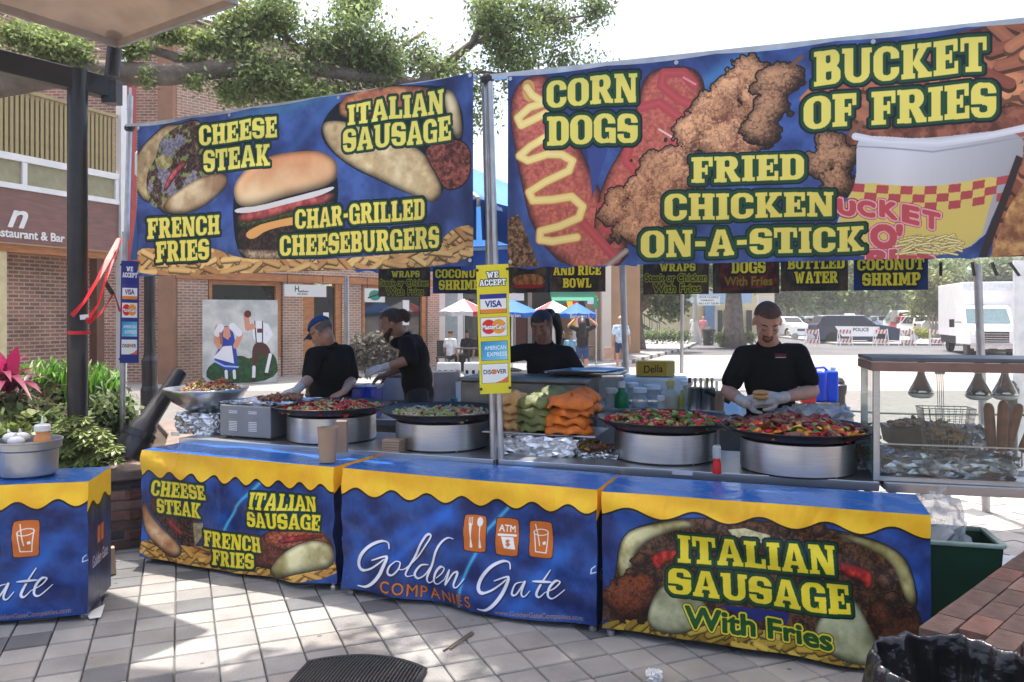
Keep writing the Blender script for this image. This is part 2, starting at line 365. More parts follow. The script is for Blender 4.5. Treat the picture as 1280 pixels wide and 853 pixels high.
class Cv:
    def __init__(s, w, h, quad, ext=(0, 1), base=(.03, .08, .25)):
        """quad: corners TL TR BR BL in plan coordinates; ext: part of the width those corners span"""
        s.w, s.h = w, h; s.H = homog(quad, [(ext[0] * w, 0), (ext[1] * w, 0), (ext[1] * w, h), (ext[0] * w, h)]); Hi = np.linalg.inv(s.H)
        X, Y = np.meshgrid(np.arange(w) + .5, np.arange(h) + .5); d = Hi[2, 0] * X + Hi[2, 1] * Y + Hi[2, 2]
        s.X = ((Hi[0, 0] * X + Hi[0, 1] * Y + Hi[0, 2]) / d).astype(np.float32); s.Y = ((Hi[1, 0] * X + Hi[1, 1] * Y + Hi[1, 2]) / d).astype(np.float32)
        s.im = np.empty((h, w, 3), np.float32); s.im[:] = base
        s.n1 = fbm(h, w, 60, 5, 1); s.n2 = fbm(h, w, 16, 4, 2); s.n3 = fbm(h, w, 6, 3, 3)
    def fwd(s, x, y):
        d = s.H[2, 0] * x + s.H[2, 1] * y + s.H[2, 2]; return (s.H[0, 0] * x + s.H[0, 1] * y + s.H[0, 2]) / d, (s.H[1, 0] * x + s.H[1, 1] * y + s.H[1, 2]) / d
    def scale(s, x, y): a = s.fwd(x, y); b = s.fwd(x, y + 1); return abs(b[1] - a[1])
    def put(s, m, col, al=1.):
        if m.dtype == bool: m = m.astype(np.float32)
        m = (m * al)[..., None]; s.im = s.im * (1 - m) + np.asarray(col, np.float32) * m
    def tex(s, m, c0, c1, n=None, lo=.3, hi=.7):
        n = s.n2 if n is None else n; t = np.clip((n - lo) / (hi - lo), 0, 1)[..., None]; s.put(m, np.array(c0, np.float32) * (1 - t) + np.array(c1, np.float32) * t)
    def poly(s, pts):
        if len(pts) > 5:
            for _ in range(2): pts = [q for a, b in zip(pts, pts[1:] + pts[:1]) for q in ((a[0] * .75 + b[0] * .25, a[1] * .75 + b[1] * .25), (a[0] * .25 + b[0] * .75, a[1] * .25 + b[1] * .75))]
        return inpoly(s.X, s.Y, pts)
    def lump(s, m, r=9, k=.6, dx=-.5, dy=-.8):
        """rounded look of a photographed lump: darker where the printed shape curves away"""
        f = m.astype(np.float32); g = f.copy()
        for _ in range(3):
            for ax in (0, 1):
                c = np.cumsum(np.pad(g, [(r + 1, r) if a == ax else (0, 0) for a in (0, 1)], mode='edge'), axis=ax); n = g.shape[ax]
                g = (np.take(c, range(2 * r + 1, n + 2 * r + 1), ax) - np.take(c, range(0, n), ax)) / (2 * r + 1)
        e = np.clip((1 - g) * 2, 0, 1); gy, gx = np.gradient(g); l = np.clip((gx * -dx + gy * -dy) * r * 1.6, -1, 1)
        s.im = np.where(m[..., None], np.clip(s.im * (1 - k * e ** 1.3 + .0)[..., None] * (1 + .5 * l)[..., None], 0, 1), s.im)
    def soft(s, p, w, c, a):
        q = [s.fwd(*t) for t in p]; X, Y = np.meshgrid(np.arange(s.w), np.arange(s.h)); D = np.full(X.shape, 1e9); k = s.scale(*p[0])
        for (ax, ay), (bx, by) in zip(q[:-1], q[1:]):
            dx, dy = bx - ax, by - ay; t = np.clip(((X - ax) * dx + (Y - ay) * dy) / (dx * dx + dy * dy + 1e-9), 0, 1); D = np.minimum(D, np.hypot(X - ax - t * dx, Y - ay - t * dy))
        s.put(np.exp(-(D / (w * k * .45)) ** 2).astype(np.float32), c, a)
    def ell(s, cx, cy, rx, ry, a=0, rough=0):
        c, q = math.cos(a), math.sin(a); x = s.X - cx; y = s.Y - cy; u = (x * c + y * q) / rx; v = (-x * q + y * c) / ry
        return u * u + v * v < 1 + rough * (s.n2 - .5) * 2
    def rnd(s, pts, c_dark, c_mid, c_hi, rough=0, edge=None):  # a rounded lump: pts polygon
        m = s.poly(pts); 
        if edge is not None: s.put(dil(m, 3), edge)
        s.tex(m, c_mid, c_hi, s.n1 * .5 + s.n2 * .5); s.lump(m); return m
    def seg(s, p, wd, col, hl=None):
        """polyline stroke; wd one width or list (plan units)"""
        q = [s.fwd(*a) for a in p]; k = s.scale(*p[0]); wd = wd if isinstance(wd, (list, tuple)) else [wd] * len(p)
        acc = None; xs = [a[0] for a in q]; ys = [a[1] for a in q]; r = max(wd) * k + 2
        x0, x1 = int(max(0, min(xs) - r)), int(min(s.w, max(xs) + r)); y0, y1 = int(max(0, min(ys) - r)), int(min(s.h, max(ys) + r))
        if x1 <= x0 or y1 <= y0: return
        X, Y = np.meshgrid(np.arange(x0, x1) + .5, np.arange(y0, y1) + .5); D = np.full(X.shape, 1e9)
        for i in range(len(q) - 1):
            ax, ay = q[i]; bx, by = q[i + 1]; dx, dy = bx - ax, by - ay; L2 = dx * dx + dy * dy + 1e-9
            t = np.clip(((X - ax) * dx + (Y - ay) * dy) / L2, 0, 1); rr = (wd[i] * (1 - t) + wd[i + 1] * t) * k / 2
            D = np.minimum(D, np.hypot(X - ax - t * dx, Y - ay - t * dy) - rr)
        m = np.clip(.5 - D, 0, 1)[..., None]; s.im[y0:y1, x0:x1] = s.im[y0:y1, x0:x1] * (1 - m) + np.array(col) * m
        if hl is not None:
            m = np.clip(-D / (max(wd) * k * .5) - .45, 0, 1)[..., None]; s.im[y0:y1, x0:x1] = s.im[y0:y1, x0:x1] * (1 - m) + np.array(hl) * m
    def text(s, bm, xl, ytl, ybl, xr, ytr, ybr, col, rings=()):
        u = (s.X - xl) / (xr - xl); T = ytl + (ytr - ytl) * u; B = ybl + (ybr - ybl) * u; v = (s.Y - T) / (B - T); h, w = bm.shape
        ok = (u > 0) & (u < 1) & (v > 0) & (v < 1); m = np.zeros(u.shape, np.float32)
        m[ok] = bm[np.clip((v[ok] * h).astype(int), 0, h - 1), np.clip((u[ok] * w).astype(int), 0, w - 1)]
        k = s.scale(xl, ytl); mb = m > .5
        for r, c in rings: s.put(dil(mb, max(1, round(r * k))), c)
        s.put(m, col); return mb
    def fries(s, region, n, ln, wd, seed=0, c0=(.68, .44, .13), c1=(.9, .72, .34), bg=(.3, .16, .04)):
        rg = np.random.RandomState(seed); s.tex(region, bg, tuple(np.array(bg) * 1.8)); keep = s.im.copy(); ys, xs = np.nonzero(region)
        if len(ys) == 0: return
        for i in range(n):
            j = rg.randint(len(ys)); cx, cy = s.X[ys[j], xs[j]], s.Y[ys[j], xs[j]]; a = rg.uniform(-.9, .9) + (math.pi if rg.rand() < .5 else 0); l = ln * rg.uniform(.5, 1); t = rg.rand()
            c = np.array(c0) * (1 - t) + np.array(c1) * t; p = [(cx - l * math.cos(a) / 2, cy - l * math.sin(a) / 2), (cx + l * math.cos(a) / 2, cy + l * math.sin(a) / 2)]
            s.seg([(p[0][0], p[0][1] + wd * .3), (p[1][0], p[1][1] + wd * .3)], wd * 1.1, c * .5); s.seg(p, wd, c, np.clip(c * 1.15, 0, 1))
        r = region[..., None]; s.im = s.im * r + keep * (1 - r)
    def image(s, name, flare=0.):
        if flare: s.im = s.im * (1 - flare) + np.array((.62, .66, .72)) * flare  # sun flare and haze put into the print as a pale wash
        a = np.ones((s.h, s.w, 4), np.float32); a[..., :3] = np.clip(s.im, 0, 1); a = a[::-1]
        im = bpy.data.images.new(name, s.w, s.h); im.pixels.foreach_set(np.ascontiguousarray(a).ravel()); im.update(); im.pack(); return im
def print_mat(name, cv, rough=.35, trans=0., bump=.25, dim=1., bscale=3., sat=.98, flare=0.):
    m = bpy.data.materials.new(name); m.use_nodes = True; n = m.node_tree.nodes; L = m.node_tree.links; b = n['Principled BSDF']
    t = n.new('ShaderNodeTexImage'); t.image = cv.image(name, flare); t.extension = 'EXTEND'
    hs = n.new('ShaderNodeHueSaturation'); hs.inputs['Value'].default_value = dim; hs.inputs['Saturation'].default_value = sat; L.new(t.outputs[0], hs.inputs['Color']); L.new(hs.outputs[0], b.inputs['Base Color'])
    b.inputs['Roughness'].default_value = rough; b.inputs['Specular IOR Level'].default_value = .4
    tc = n.new('ShaderNodeTexCoord'); mp = n.new('ShaderNodeMapping'); mp.inputs['Scale'].default_value = (1, 1, .35); no = n.new('ShaderNodeTexNoise'); no.inputs['Scale'].default_value = bscale; no.inputs['Detail'].default_value = 3; no.inputs['Distortion'].default_value = 1.2
    L.new(tc.outputs['Object'], mp.inputs[0]); L.new(mp.outputs[0], no.inputs['Vector']); bp = n.new('ShaderNodeBump'); bp.inputs['Strength'].default_value = bump; bp.inputs['Distance'].default_value = .06; L.new(no.outputs[0], bp.inputs['Height']); L.new(bp.outputs[0], b.inputs['Normal'])
    if trans:
        tr = n.new('ShaderNodeBsdfTranslucent'); L.new(hs.outputs[0], tr.inputs[0]); ms = n.new('ShaderNodeMixShader'); ms.inputs[0].default_value = trans
        L.new(b.outputs[0], ms.inputs[1]); L.new(tr.outputs[0], ms.inputs[2]); L.new(ms.outputs[0], n['Material Output'].inputs[0])
    return m

YEL, DGR, BLK = (.93, .84, .12), (.02, .26, .12), (.02, .06, .1)
def tp(cv, pts, a, b, n=None, r=9, k=.6):
    m = cv.poly(pts); cv.tex(m, a, b, n); cv.lump(m, r, k); return m
def head(cv, t, *q, r=(3.6, 2.2), c=YEL): return cv.text(slab(t), *q, c, ((r[0], BLK), (r[1], DGR)))
def zc(pts, x0, y0, k): return [(x0 + x / k, y0 + y / k) for x, y in pts]
def swoosh(cv, pts, w, c1): cv.seg(pts, w, c1)
def blue_bg(cv, rays=()):
    t = np.clip((cv.n1 - .3) / .4, 0, 1)[..., None]; cv.im = np.array((.06, .15, .38)) * (1 - t) + np.array((.11, .3, .6)) * t
    for p, w, c, a in rays: cv.soft(p, w, c, a)

def lumps(cv, cs, c0, c1, rg=5, edge=(.12, .05, .02)):
    U = np.zeros(cv.X.shape, bool)
    for (x, y, r) in cs: U |= cv.ell(x, y, r, r * .9, 0, 1.1)
    cv.put(dil(U, 3), edge)
    for (x, y, r) in cs:
        m = cv.ell(x, y, r, r * .9, 0, 1.1); d = np.clip(((cv.X - x + r * .35) ** 2 + (cv.Y - y + r * .4) ** 2) / (1.6 * r * r), 0, 1)
        t = np.clip(d * .75 + (cv.n3 - .5) * 1.5 + (abs(cv.n2 - .5) < .035) * .45, 0, 1)[..., None]; cv.put(m, np.array(c1) * (1 - t) + np.array(c0) * t, .9)
    cv.put(U & (cv.n3 > .66) & (cv.n2 > .5), np.clip(np.array(c1) * 1.35, 0, 1), .5); cv.put(U & (cv.n1 < .4), c0, .2); cv.lump(U, 12, .4)

# ---- left banner
def art_left():
    cv = Cv(1180, 450, [(177, 157), (595, 101), (594, 339), (174, 341)])
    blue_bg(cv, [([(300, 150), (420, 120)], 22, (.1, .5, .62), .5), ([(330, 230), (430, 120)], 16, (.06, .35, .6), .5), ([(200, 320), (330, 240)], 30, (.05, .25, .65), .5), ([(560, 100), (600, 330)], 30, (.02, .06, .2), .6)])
    z = lambda p: zc(p, 160, 130, 3.879)
    # cheese steak roll
    b = cv.rnd(z([(60, 440), (50, 260), (100, 180), (200, 88), (260, 100), (330, 80), (380, 90), (420, 330), (510, 340), (480, 420), (330, 520), (190, 525), (150, 480)]), 0, (.55, .42, .22), (.82, .7, .45), edge=BLK)
    m = cv.poly(z([(110, 470), (100, 330), (150, 250), (170, 160), (250, 105), (330, 80), (385, 100), (430, 320), (330, 370), (200, 450), (150, 500)]))
    cv.tex(m, (.16, .09, .07), (.42, .3, .24), cv.n3 * .6 + cv.n2 * .4, .35, .65); cv.tex(m & (cv.n2 > .6), (.3, .3, .12), (.5, .55, .25)); cv.tex(m & (cv.n1 > .6), (.35, .35, .42), (.6, .55, .55), cv.n3)
    tp(cv, z([(180, 410), (200, 350), (245, 300), (290, 265), (305, 285), (260, 330), (225, 370), (200, 405)]), (.5, .03, .06), (.8, .2, .2), cv.n2, 5); cv.tex(cv.ell(*z([(190, 270)])[0], 11, 8), (.5, .45, .15), (.75, .7, .4))
    tp(cv, z([(190, 525), (175, 470), (300, 380), (430, 325), (510, 340), (490, 420), (330, 525)]), (.6, .43, .24), (.86, .74, .52), cv.n1)
    # burger
    cv.put(cv.poly(z([(520, 430), (530, 700), (600, 775), (760, 770), (1000, 720), (1020, 560), (1040, 360), (940, 225), (760, 240), (600, 300)])), BLK)
    tp(cv, z([(535, 600), (545, 700), (610, 750), (760, 755), (900, 720), (900, 560), (700, 570)]), (.12, .08, .06), (.28, .2, .16), cv.n3)
    tp(cv, z([(540, 700), (600, 760), (760, 765), (760, 715), (640, 705)]), (.55, .42, .3), (.8, .68, .52), cv.n3)
    cv.put(cv.poly(z([(570, 620), (700, 565), (1010, 510), (1010, 580), (700, 600), (605, 665)])), (.9, .6, .1))
    tp(cv, z([(540, 560), (700, 520), (1010, 470), (1010, 520), (720, 570), (540, 610)]), (.2, .3, .07), (.45, .55, .2), cv.n3)
    tp(cv, z([(540, 535), (680, 505), (1010, 430), (1015, 480), (840, 520), (700, 560), (545, 580)]), (.65, .08, .07), (.88, .3, .22), cv.n2)
    cv.put(cv.poly(z([(530, 505), (700, 490), (1010, 405), (1010, 435), (700, 515), (535, 535)])), (.85, .82, .78))
    m = cv.poly(z([(525, 420), (540, 370), (600, 300), (700, 255), (800, 235), (930, 235), (1020, 280), (1035, 330), (1015, 400), (850, 440), (700, 480), (600, 505), (540, 490)]))
    d = np.clip((cv.Y - 188) / 65 + (cv.n1 - .5) * .7, 0, 1)[..., None]; cv.put(m, np.array((.8, .45, .15)) * (1 - d) + np.array((.95, .78, .52)) * d); cv.lump(m, 12, .5)
    # fries strip
    cv.fries(cv.poly([(170, 315), (180, 305), (200, 308), (262, 305), (300, 322), (350, 325), (450, 326), (545, 316), (570, 290), (600, 288), (600, 345), (165, 345)]), 420, 34, 6.5, 3)
    # sausage roll
    z2 = lambda p: zc(p, 380, 100, 3.41)
    cv.put(dil(cv.poly(z2([(80, 200), (200, 80), (430, 50), (620, 55), (680, 150), (690, 270), (600, 500), (550, 545), (250, 400), (100, 290)])), 4), BLK)
    tp(cv, z2([(160, 110), (210, 70), (480, 45), (560, 60), (600, 100), (440, 160), (170, 190)]), (.62, .28, .07), (.85, .5, .18), cv.n2)
    tp(cv, z2([(80, 215), (110, 185), (210, 190), (500, 300), (560, 400), (605, 500), (570, 545), (520, 540), (250, 400), (120, 310)]), (.72, .55, .28), (.93, .82, .55), cv.n1 * .6 + cv.n2 * .4)
    tp(cv, z2([(600, 70), (640, 65), (675, 130), (692, 270), (655, 280), (620, 170)]), (.8, .66, .4), (.95, .84, .58), cv.n1)
    m = cv.poly(z2([(520, 320), (560, 290), (650, 275), (715, 310), (722, 400), (700, 470), (640, 495), (600, 480), (545, 370)])); cv.put(dil(m, 3), (.12, .04, .03)); cv.tex(m, (.25, .08, .04), (.62, .24, .13), cv.n2 * .5 + cv.n3 * .5, .35, .65)
    head(cv, 'CHEESE', 253, 157, 181.6, 350, 147, 172.5); head(cv, 'STEAK', 258, 187, 214, 341, 181, 207.5)
    head(cv, 'FRENCH', 187, 270, 295.5, 277.5, 268, 291.5); head(cv, 'FRIES', 197, 299, 324.5, 263.5, 296.5, 322)
    head(cv, 'ITALIAN', 439, 136, 161, 558, 118.5, 148.5); head(cv, 'SAUSAGE', 433, 166, 194, 567, 152, 182)
    head(cv, 'CHAR-GRILLED', 371, 264, 288, 532, 254, 280); head(cv, 'CHEESEBURGERS', 352, 296, 321, 551, 289, 316)
    return cv
# ---- right banner
def art_right():
    cv = Cv(1240, 470, [(637, 98), (1280, 30), (1280, 322), (635, 335)], ext=(0, 2.69 / 3.05))
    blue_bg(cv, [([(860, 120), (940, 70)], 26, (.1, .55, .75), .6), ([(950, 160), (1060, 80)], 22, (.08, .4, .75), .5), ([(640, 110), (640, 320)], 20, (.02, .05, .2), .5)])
    z = lambda p: zc(p, 630, 80, 3.282); y2 = lambda p: zc(p, 940, 20, 2.665)
    dark = cv.poly(z([(15, 640), (60, 620), (145, 835), (15, 835)])); cv.tex(dark, (.2, .1, .04), (.6, .4, .15), cv.n3)
    for pts in ([(30, 270), (40, 130), (80, 70), (150, 45), (200, 60), (400, 560), (560, 840), (150, 840)], [(565, 120), (580, 60), (640, 20), (760, 15), (820, 60), (830, 180), (700, 380), (560, 560), (440, 760), (360, 740), (400, 500), (520, 300)]):
        m = cv.poly(z(pts)); cv.put(dil(m, 2), (.25, .05, .03)); t = np.clip(cv.n3 * 1.2 - .1, 0, 1)[..., None]; cv.put(m, np.array((.6, .15, .06)) * (1 - t) + np.array((.9, .36, .16)) * t); cv.lump(m, 14, .6)
    cv.put(cv.poly(z([(345, 350), (430, 350), (365, 550)])), (.1, .2, .5))
    for p in ([(780, 90), (740, 40), (660, 40), (650, 90), (720, 150), (790, 180)], [(570, 180), (640, 160), (760, 250), (700, 330)], [(520, 330), (500, 400), (560, 470)], [(400, 590), (480, 620), (420, 680)], [(330, 660), (460, 800)]): cv.seg(z(p), 12, (.72, .06, .05), (.85, .15, .1))
    cv.seg(z([(640, 270), (705, 310)]), 2.5, (.95, .75, .65)); cv.seg(z([(740, 60), (790, 90)]), 2.5, (.9, .5, .45))
    mu = z([(100, 100), (120, 130), (170, 160), (110, 180), (62, 225), (75, 255), (170, 205), (230, 190)]); mu2 = z([(175, 300), (110, 340), (68, 380), (100, 398), (180, 370), (240, 372), (285, 400), (270, 445), (170, 490), (105, 530), (120, 565), (200, 562), (280, 550), (325, 590), (310, 635), (230, 670), (150, 690), (148, 725), (200, 732), (300, 715)])
    cv.seg(z([(105, 95), (110, 130)]), 16, (.86, .6, .12), (.98, .85, .35))
    for q in (mu, mu2): cv.seg(q, 12, (.78, .5, .1)); cv.seg(q, 9, (.97, .82, .32), (1, .92, .6))
    # fries/brown right of bucket
    cv.fries(cv.poly([(1000, 95), (1290, 20), (1330, 20), (1330, 345), (1225, 345), (1270, 170), (1150, 160), (1000, 170)]), 170, 60, 14, 8, (.5, .2, .06), (.85, .5, .2), (.25, .08, .03))
    cv.tex(cv.poly([(1050, 170), (1290, 130), (1290, 175), (1060, 190)]), (.35, .14, .06), (.62, .3, .14), cv.n2)
    # chicken
    lumps(cv, [(x, y, r / 3.282) for (x, y), r in zip(z([(1010, 60), (930, 110), (1050, 160), (1000, 300), (930, 230), (850, 200), (800, 280), (960, 360), (880, 330), (700, 400), (760, 300), (640, 430), (720, 480), (640, 520), (560, 520), (560, 620), (640, 620), (460, 560), (520, 680), (600, 700), (450, 620)]), [95, 75, 80, 90, 95, 85, 90, 90, 90, 80, 60, 90, 90, 80, 60, 85, 80, 50, 70, 70, 55])], (.45, .2, .07), (.95, .64, .34))
    lumps(cv, [(x, y, r / 2.665) for (x, y), r in zip(y2([(60, 240), (110, 210), (70, 300), (30, 380), (270, 440), (230, 500), (310, 480), (280, 560)]), [60, 60, 60, 60, 60, 55, 50, 55])], (.32, .17, .07), (.78, .52, .28))
    cv.seg(y2([(130, 170), (165, 140)]), 6, (.45, .28, .15)); cv.seg(y2([(330, 400), (365, 360)]), 6, (.5, .3, .16)); cv.seg(z([(410, 840), (500, 770)]), 7, (.6, .5, .4), (.85, .8, .7))
    # bucket
    body = cv.poly(y2([(345, 410), (400, 400), (600, 415), (900, 372), (906, 500), (830, 600), (745, 808), (240, 810), (300, 640), (350, 560)])); t = np.clip((cv.X - 1070) / 210, 0, 1); sh = (1 - abs(t - .25) * .35)[..., None]
    cv.put(body, np.array((.86, .85, .85)) * sh); cv.seg(y2([(345, 405), (450, 425), (620, 430), (780, 405), (906, 375)]), 9, (.85, .84, .84), (.95, .94, .94)); cv.seg(y2([(350, 440), (600, 460), (906, 410)]), 2, (.62, .6, .62))
    yl = cv.poly(y2([(345, 555), (500, 575), (650, 570), (830, 530), (800, 600), (745, 808), (240, 810), (310, 640)])); cv.put(yl, (.88, .76, .22))
    for r in range(3):
        for k in range(14):
            if (r + k) % 2: continue
            x0, x1 = 335 + k * 40, 335 + (k + 1) * 40; f = lambda x: 562 + 22 * math.sin((x - 335) / 500 * math.pi) - (x - 335) * .045 + r * 27
            cv.put(cv.poly(y2([(x0, f(x0)), (x1, f(x1)), (x1 - 3, f(x1) + 27), (x0 - 3, f(x0) + 27)])) & body, (.72, .08, .1))
    PK, RD = (.95, .6, .62), (.78, .06, .12)
    # BUCKET O' FRIES in round red lettering
    rw = lambda t, *q: cv.text(sans(t, 64, 4), *q, RD, ((3.2, (.45, .05, .08)), (2.4, PK), (.3, RD)))
    xs = [(285, 610, 660), (352, 615, 665), (425, 618, 672), (500, 632, 690), (568, 650, 706), (640, 662, 718)]
    for ch, (x, t0, t1) in zip('UCKETT', xs[:5]): rw(ch, *y2([(x, t0)])[0], 20 + t1 / 2.665, 940 + (x + 58) / 2.665, 20 + (t0 + 12) / 2.665, 20 + (t1 + 14) / 2.665)
    rw("O'", *y2([(395, 695)])[0], 20 + 775 / 2.665, 940 + 500 / 2.665, 20 + 700 / 2.665, 20 + 785 / 2.665)
    rw('RIES', *y2([(380, 785)])[0], 20 + 845 / 2.665, 940 + 610 / 2.665, 20 + 775 / 2.665, 20 + 838 / 2.665)
    for k in range(60):
        rg = np.random.RandomState(k); x, y = 500 + rg.rand() * 180, 740 + rg.rand() * 55; a = -.6 + rg.rand() * .9; l = 26
        cv.seg(y2([(x - l * math.cos(a), y - l * math.sin(a)), (x + l * math.cos(a), y + l * math.sin(a))]), 3.2, (.4, .3, .05)); cv.seg(y2([(x - l * math.cos(a), y - l * math.sin(a)), (x + l * math.cos(a), y + l * math.sin(a))]), 2.3, (.97, .88, .5))
    cv.put(cv.poly(y2([(880, 470), (903, 480), (780, 810), (752, 810)])), (.2, .14, .13)); cv.tex(cv.poly(y2([(906, 560), (906, 800), (790, 808), (850, 650)])), (.5, .25, .07), (.85, .6, .2), cv.n2)
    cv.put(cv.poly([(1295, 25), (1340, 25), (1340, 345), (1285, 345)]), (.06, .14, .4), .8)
    for t, *q in (('CORN', 685, 102, 135.5, 798, 92, 128.5), ('DOGS', 685, 146, 182.5, 798, 142.5, 179), ('FRIED', 865, 199, 231, 1005, 194, 226), ('CHICKEN', 831, 244.5, 278, 1042, 241, 271), ('ON-A-STICK', 801, 290, 324, 1080, 284, 314.5), ('BUCKET', 1018, 67, 110, 1233, 48, 91), ('OF FRIES', 1005, 123, 163, 1245, 104, 148)):
        head(cv, t, *q, r=(5.5, 3.6))
    return cv
def scallop(cv, a, b, n, amp, side=None):
    """yellow band along the top; a, b: (top y, wave y) at left and right plan x"""
    (xa, ya, wa), (xb, yb, wb) = a, b; u = (cv.X - xa) / (xb - xa); y = wa + (wb - wa) * u + amp * np.cos(u * n * 2 * math.pi + .6) * np.where(np.cos(u * n * 2 * math.pi + .6) > 0, .85, 1.)
    band = cv.Y < y; cv.put((cv.Y < y + 2.6), (.1, .05, .02)); t = np.clip((cv.n1 - .3) / .4, 0, 1)[..., None]; cv.put(band, np.array((.97, .72, .05)) * (1 - t) + np.array((1, .8, .1)) * t)
def rays2(x0, y0): return [([(x0 + 60, y0 + 60), (x0 - 5, y0 + 140)], 26, (.1, .42, .8), .7), ([(x0, y0), (x0 - 30, y0 + 30), (x0 - 60, y0 + 90), (x0 - 75, y0 + 160)], 5, (.3, .75, .92), .85), ([(x0 - 80, y0 + 10), (x0 - 150, y0 + 70)], 16, (.1, .42, .85), .7)]
def art_box1():
    cv = Cv(800, 400, [(173.4, 561), (416.8, 584.6), (418, 733.5), (176.4, 694.8)]); blue_bg(cv, rays2(325, 602)); z = lambda p: zc(p, 160, 540, 4.264)
    cv.fries(cv.poly(z([(60, 560), (240, 600), (400, 600), (700, 700), (1100, 640), (1100, 840), (60, 680)])), 200, 22, 5, 5)
    tp(cv, z([(395, 600), (450, 560), (700, 560), (760, 520), (850, 500), (1090, 560), (1090, 720), (700, 740)]), (.22, .07, .06), (.5, .2, .15), cv.n3)
    m = cv.poly(z([(90, 380), (150, 330), (260, 440), (390, 470), (395, 560), (350, 610), (280, 600), (150, 480)])); cv.tex(m, (.1, .05, .04), (.38, .22, .18), cv.n3, .35, .65)
    tp(cv, z([(205, 460), (235, 465), (260, 505), (298, 540), (285, 555), (245, 525), (215, 500)]), (.5, .03, .05), (.8, .18, .16), cv.n2, 5); tp(cv, z([(115, 345), (140, 350), (145, 400), (140, 440), (120, 425), (118, 380)]), (.35, .05, .05), (.6, .2, .16), cv.n2, 5); cv.tex(cv.poly(z([(340, 480), (395, 480), (385, 560), (350, 600)])), (.5, .45, .3), (.7, .65, .5))
    m = cv.poly(z([(65, 375), (85, 375), (110, 440), (180, 520), (280, 600), (288, 640), (250, 668), (210, 655), (120, 580), (70, 500)])); cv.put(dil(m, 2), (.1, .04, .02)); cv.tex(m, (.7, .42, .22), (.95, .8, .6), cv.n1); cv.lump(m, 10, .6)
    tp(cv, z([(725, 590), (750, 520), (830, 525), (1020, 520), (1060, 560), (1080, 640), (900, 640)]), (.45, .14, .08), (.7, .4, .25), cv.n3); tp(cv, z([(815, 570), (870, 555), (960, 560), (1040, 552), (1040, 572), (960, 585), (880, 590), (825, 592)]), (.5, .04, .04), (.82, .2, .16), cv.n2, 5)
    m = cv.poly(z([(755, 730), (840, 640), (930, 590), (1010, 590), (1090, 620), (1092, 740), (900, 750), (830, 775), (770, 770)])); cv.put(dil(m, 2), (.1, .06, .02)); cv.tex(m, (.6, .55, .34), (.9, .87, .66), cv.n1); cv.lump(m, 12, .55)
    scallop(cv, (173.4, 561, 590), (416.8, 584.6, 612), 9, 5)
    for t, *q in (('CHEESE', 187.5, 599, 618.6, 256, 606, 624.4), ('STEAK', 194, 622, 640, 250, 628, 647), ('FRENCH', 253.5, 661, 681, 326.5, 671, 690.5), ('FRIES', 264, 685, 704, 317, 691.5, 710.5), ('ITALIAN', 313, 614.5, 635, 393.5, 622.5, 642), ('SAUSAGE', 308.5, 638, 657, 399.5, 646, 665.5)): head(cv, t, *q, r=(3.0, 1.8))
    return cv
def script_gate(cv, z, W1=(.93, .93, .96)):
    def st(p, w=1.8):
        k = len(p); Q = []
        for i in range(k - 1):       # smooth the hand lettering
            p0, p1, p2, p3 = p[max(i - 1, 0)], p[i], p[i + 1], p[min(i + 2, k - 1)]
            for j in range(5):
                t = j / 5; Q.append(tuple(.5 * (2 * p1[d] + (p2[d] - p0[d]) * t + (2 * p0[d] - 5 * p1[d] + 4 * p2[d] - p3[d]) * t * t + (3 * p1[d] - p0[d] - 3 * p2[d] + p3[d]) * t ** 3) for d in (0, 1)))
        Q.append(p[-1]); n = len(Q); ws = [w * (.45 + .75 * math.sin(math.pi * min(1, (i + .5) / n)) * (1.25 if Q[min(i + 1, n - 1)][1] > Q[max(i - 1, 0)][1] else .7)) for i in range(n)]
        s2 = z([(x + 4, y + 5) for x, y in Q]); cv.seg(s2, ws, (.03, .08, .25)); cv.seg(z(Q), ws, W1)
    G = [(268, 452), (262, 425), (232, 419), (185, 440), (145, 485), (130, 525), (145, 550), (185, 542), (235, 510), (262, 485)]; G2 = [(200, 500), (262, 485), (240, 545), (205, 595), (165, 622), (128, 618)]
    for dx, dy in ((0, 0), (545, 82)): st([(x + dx, y + dy) for x, y in G], 3.2); st([(x + dx, y + dy) for x, y in G2], 3.2)
    for q in ([(300, 505), (275, 528), (266, 558), (285, 566), (312, 540), (318, 512), (300, 505)], [(312, 540), (345, 535), (420, 455), (461, 395), (450, 383), (425, 410), (350, 540), (345, 572), (375, 568)], [(440, 520), (405, 525), (380, 560), (392, 582), (425, 565), (450, 530)], [(562, 402), (535, 398), (500, 430), (460, 520), (434, 580), (445, 600), (480, 575)], [(480, 575), (508, 552), (520, 530), (503, 524), (478, 550), (468, 590), (485, 602), (520, 578)], [(520, 578), (545, 535), (525, 600), (560, 552), (583, 545), (565, 598), (580, 608), (612, 572)],
              [(868, 590), (838, 598), (820, 640), (838, 645), (865, 610), (878, 590), (862, 640), (875, 655), (900, 630)], [(988, 545), (950, 600), (928, 645), (940, 660), (965, 640)], [(912, 590), (990, 598)], [(965, 640), (1005, 625), (1030, 600), (1010, 594), (985, 620), (978, 655), (1000, 668), (1052, 632)]): st(q, 2.3)
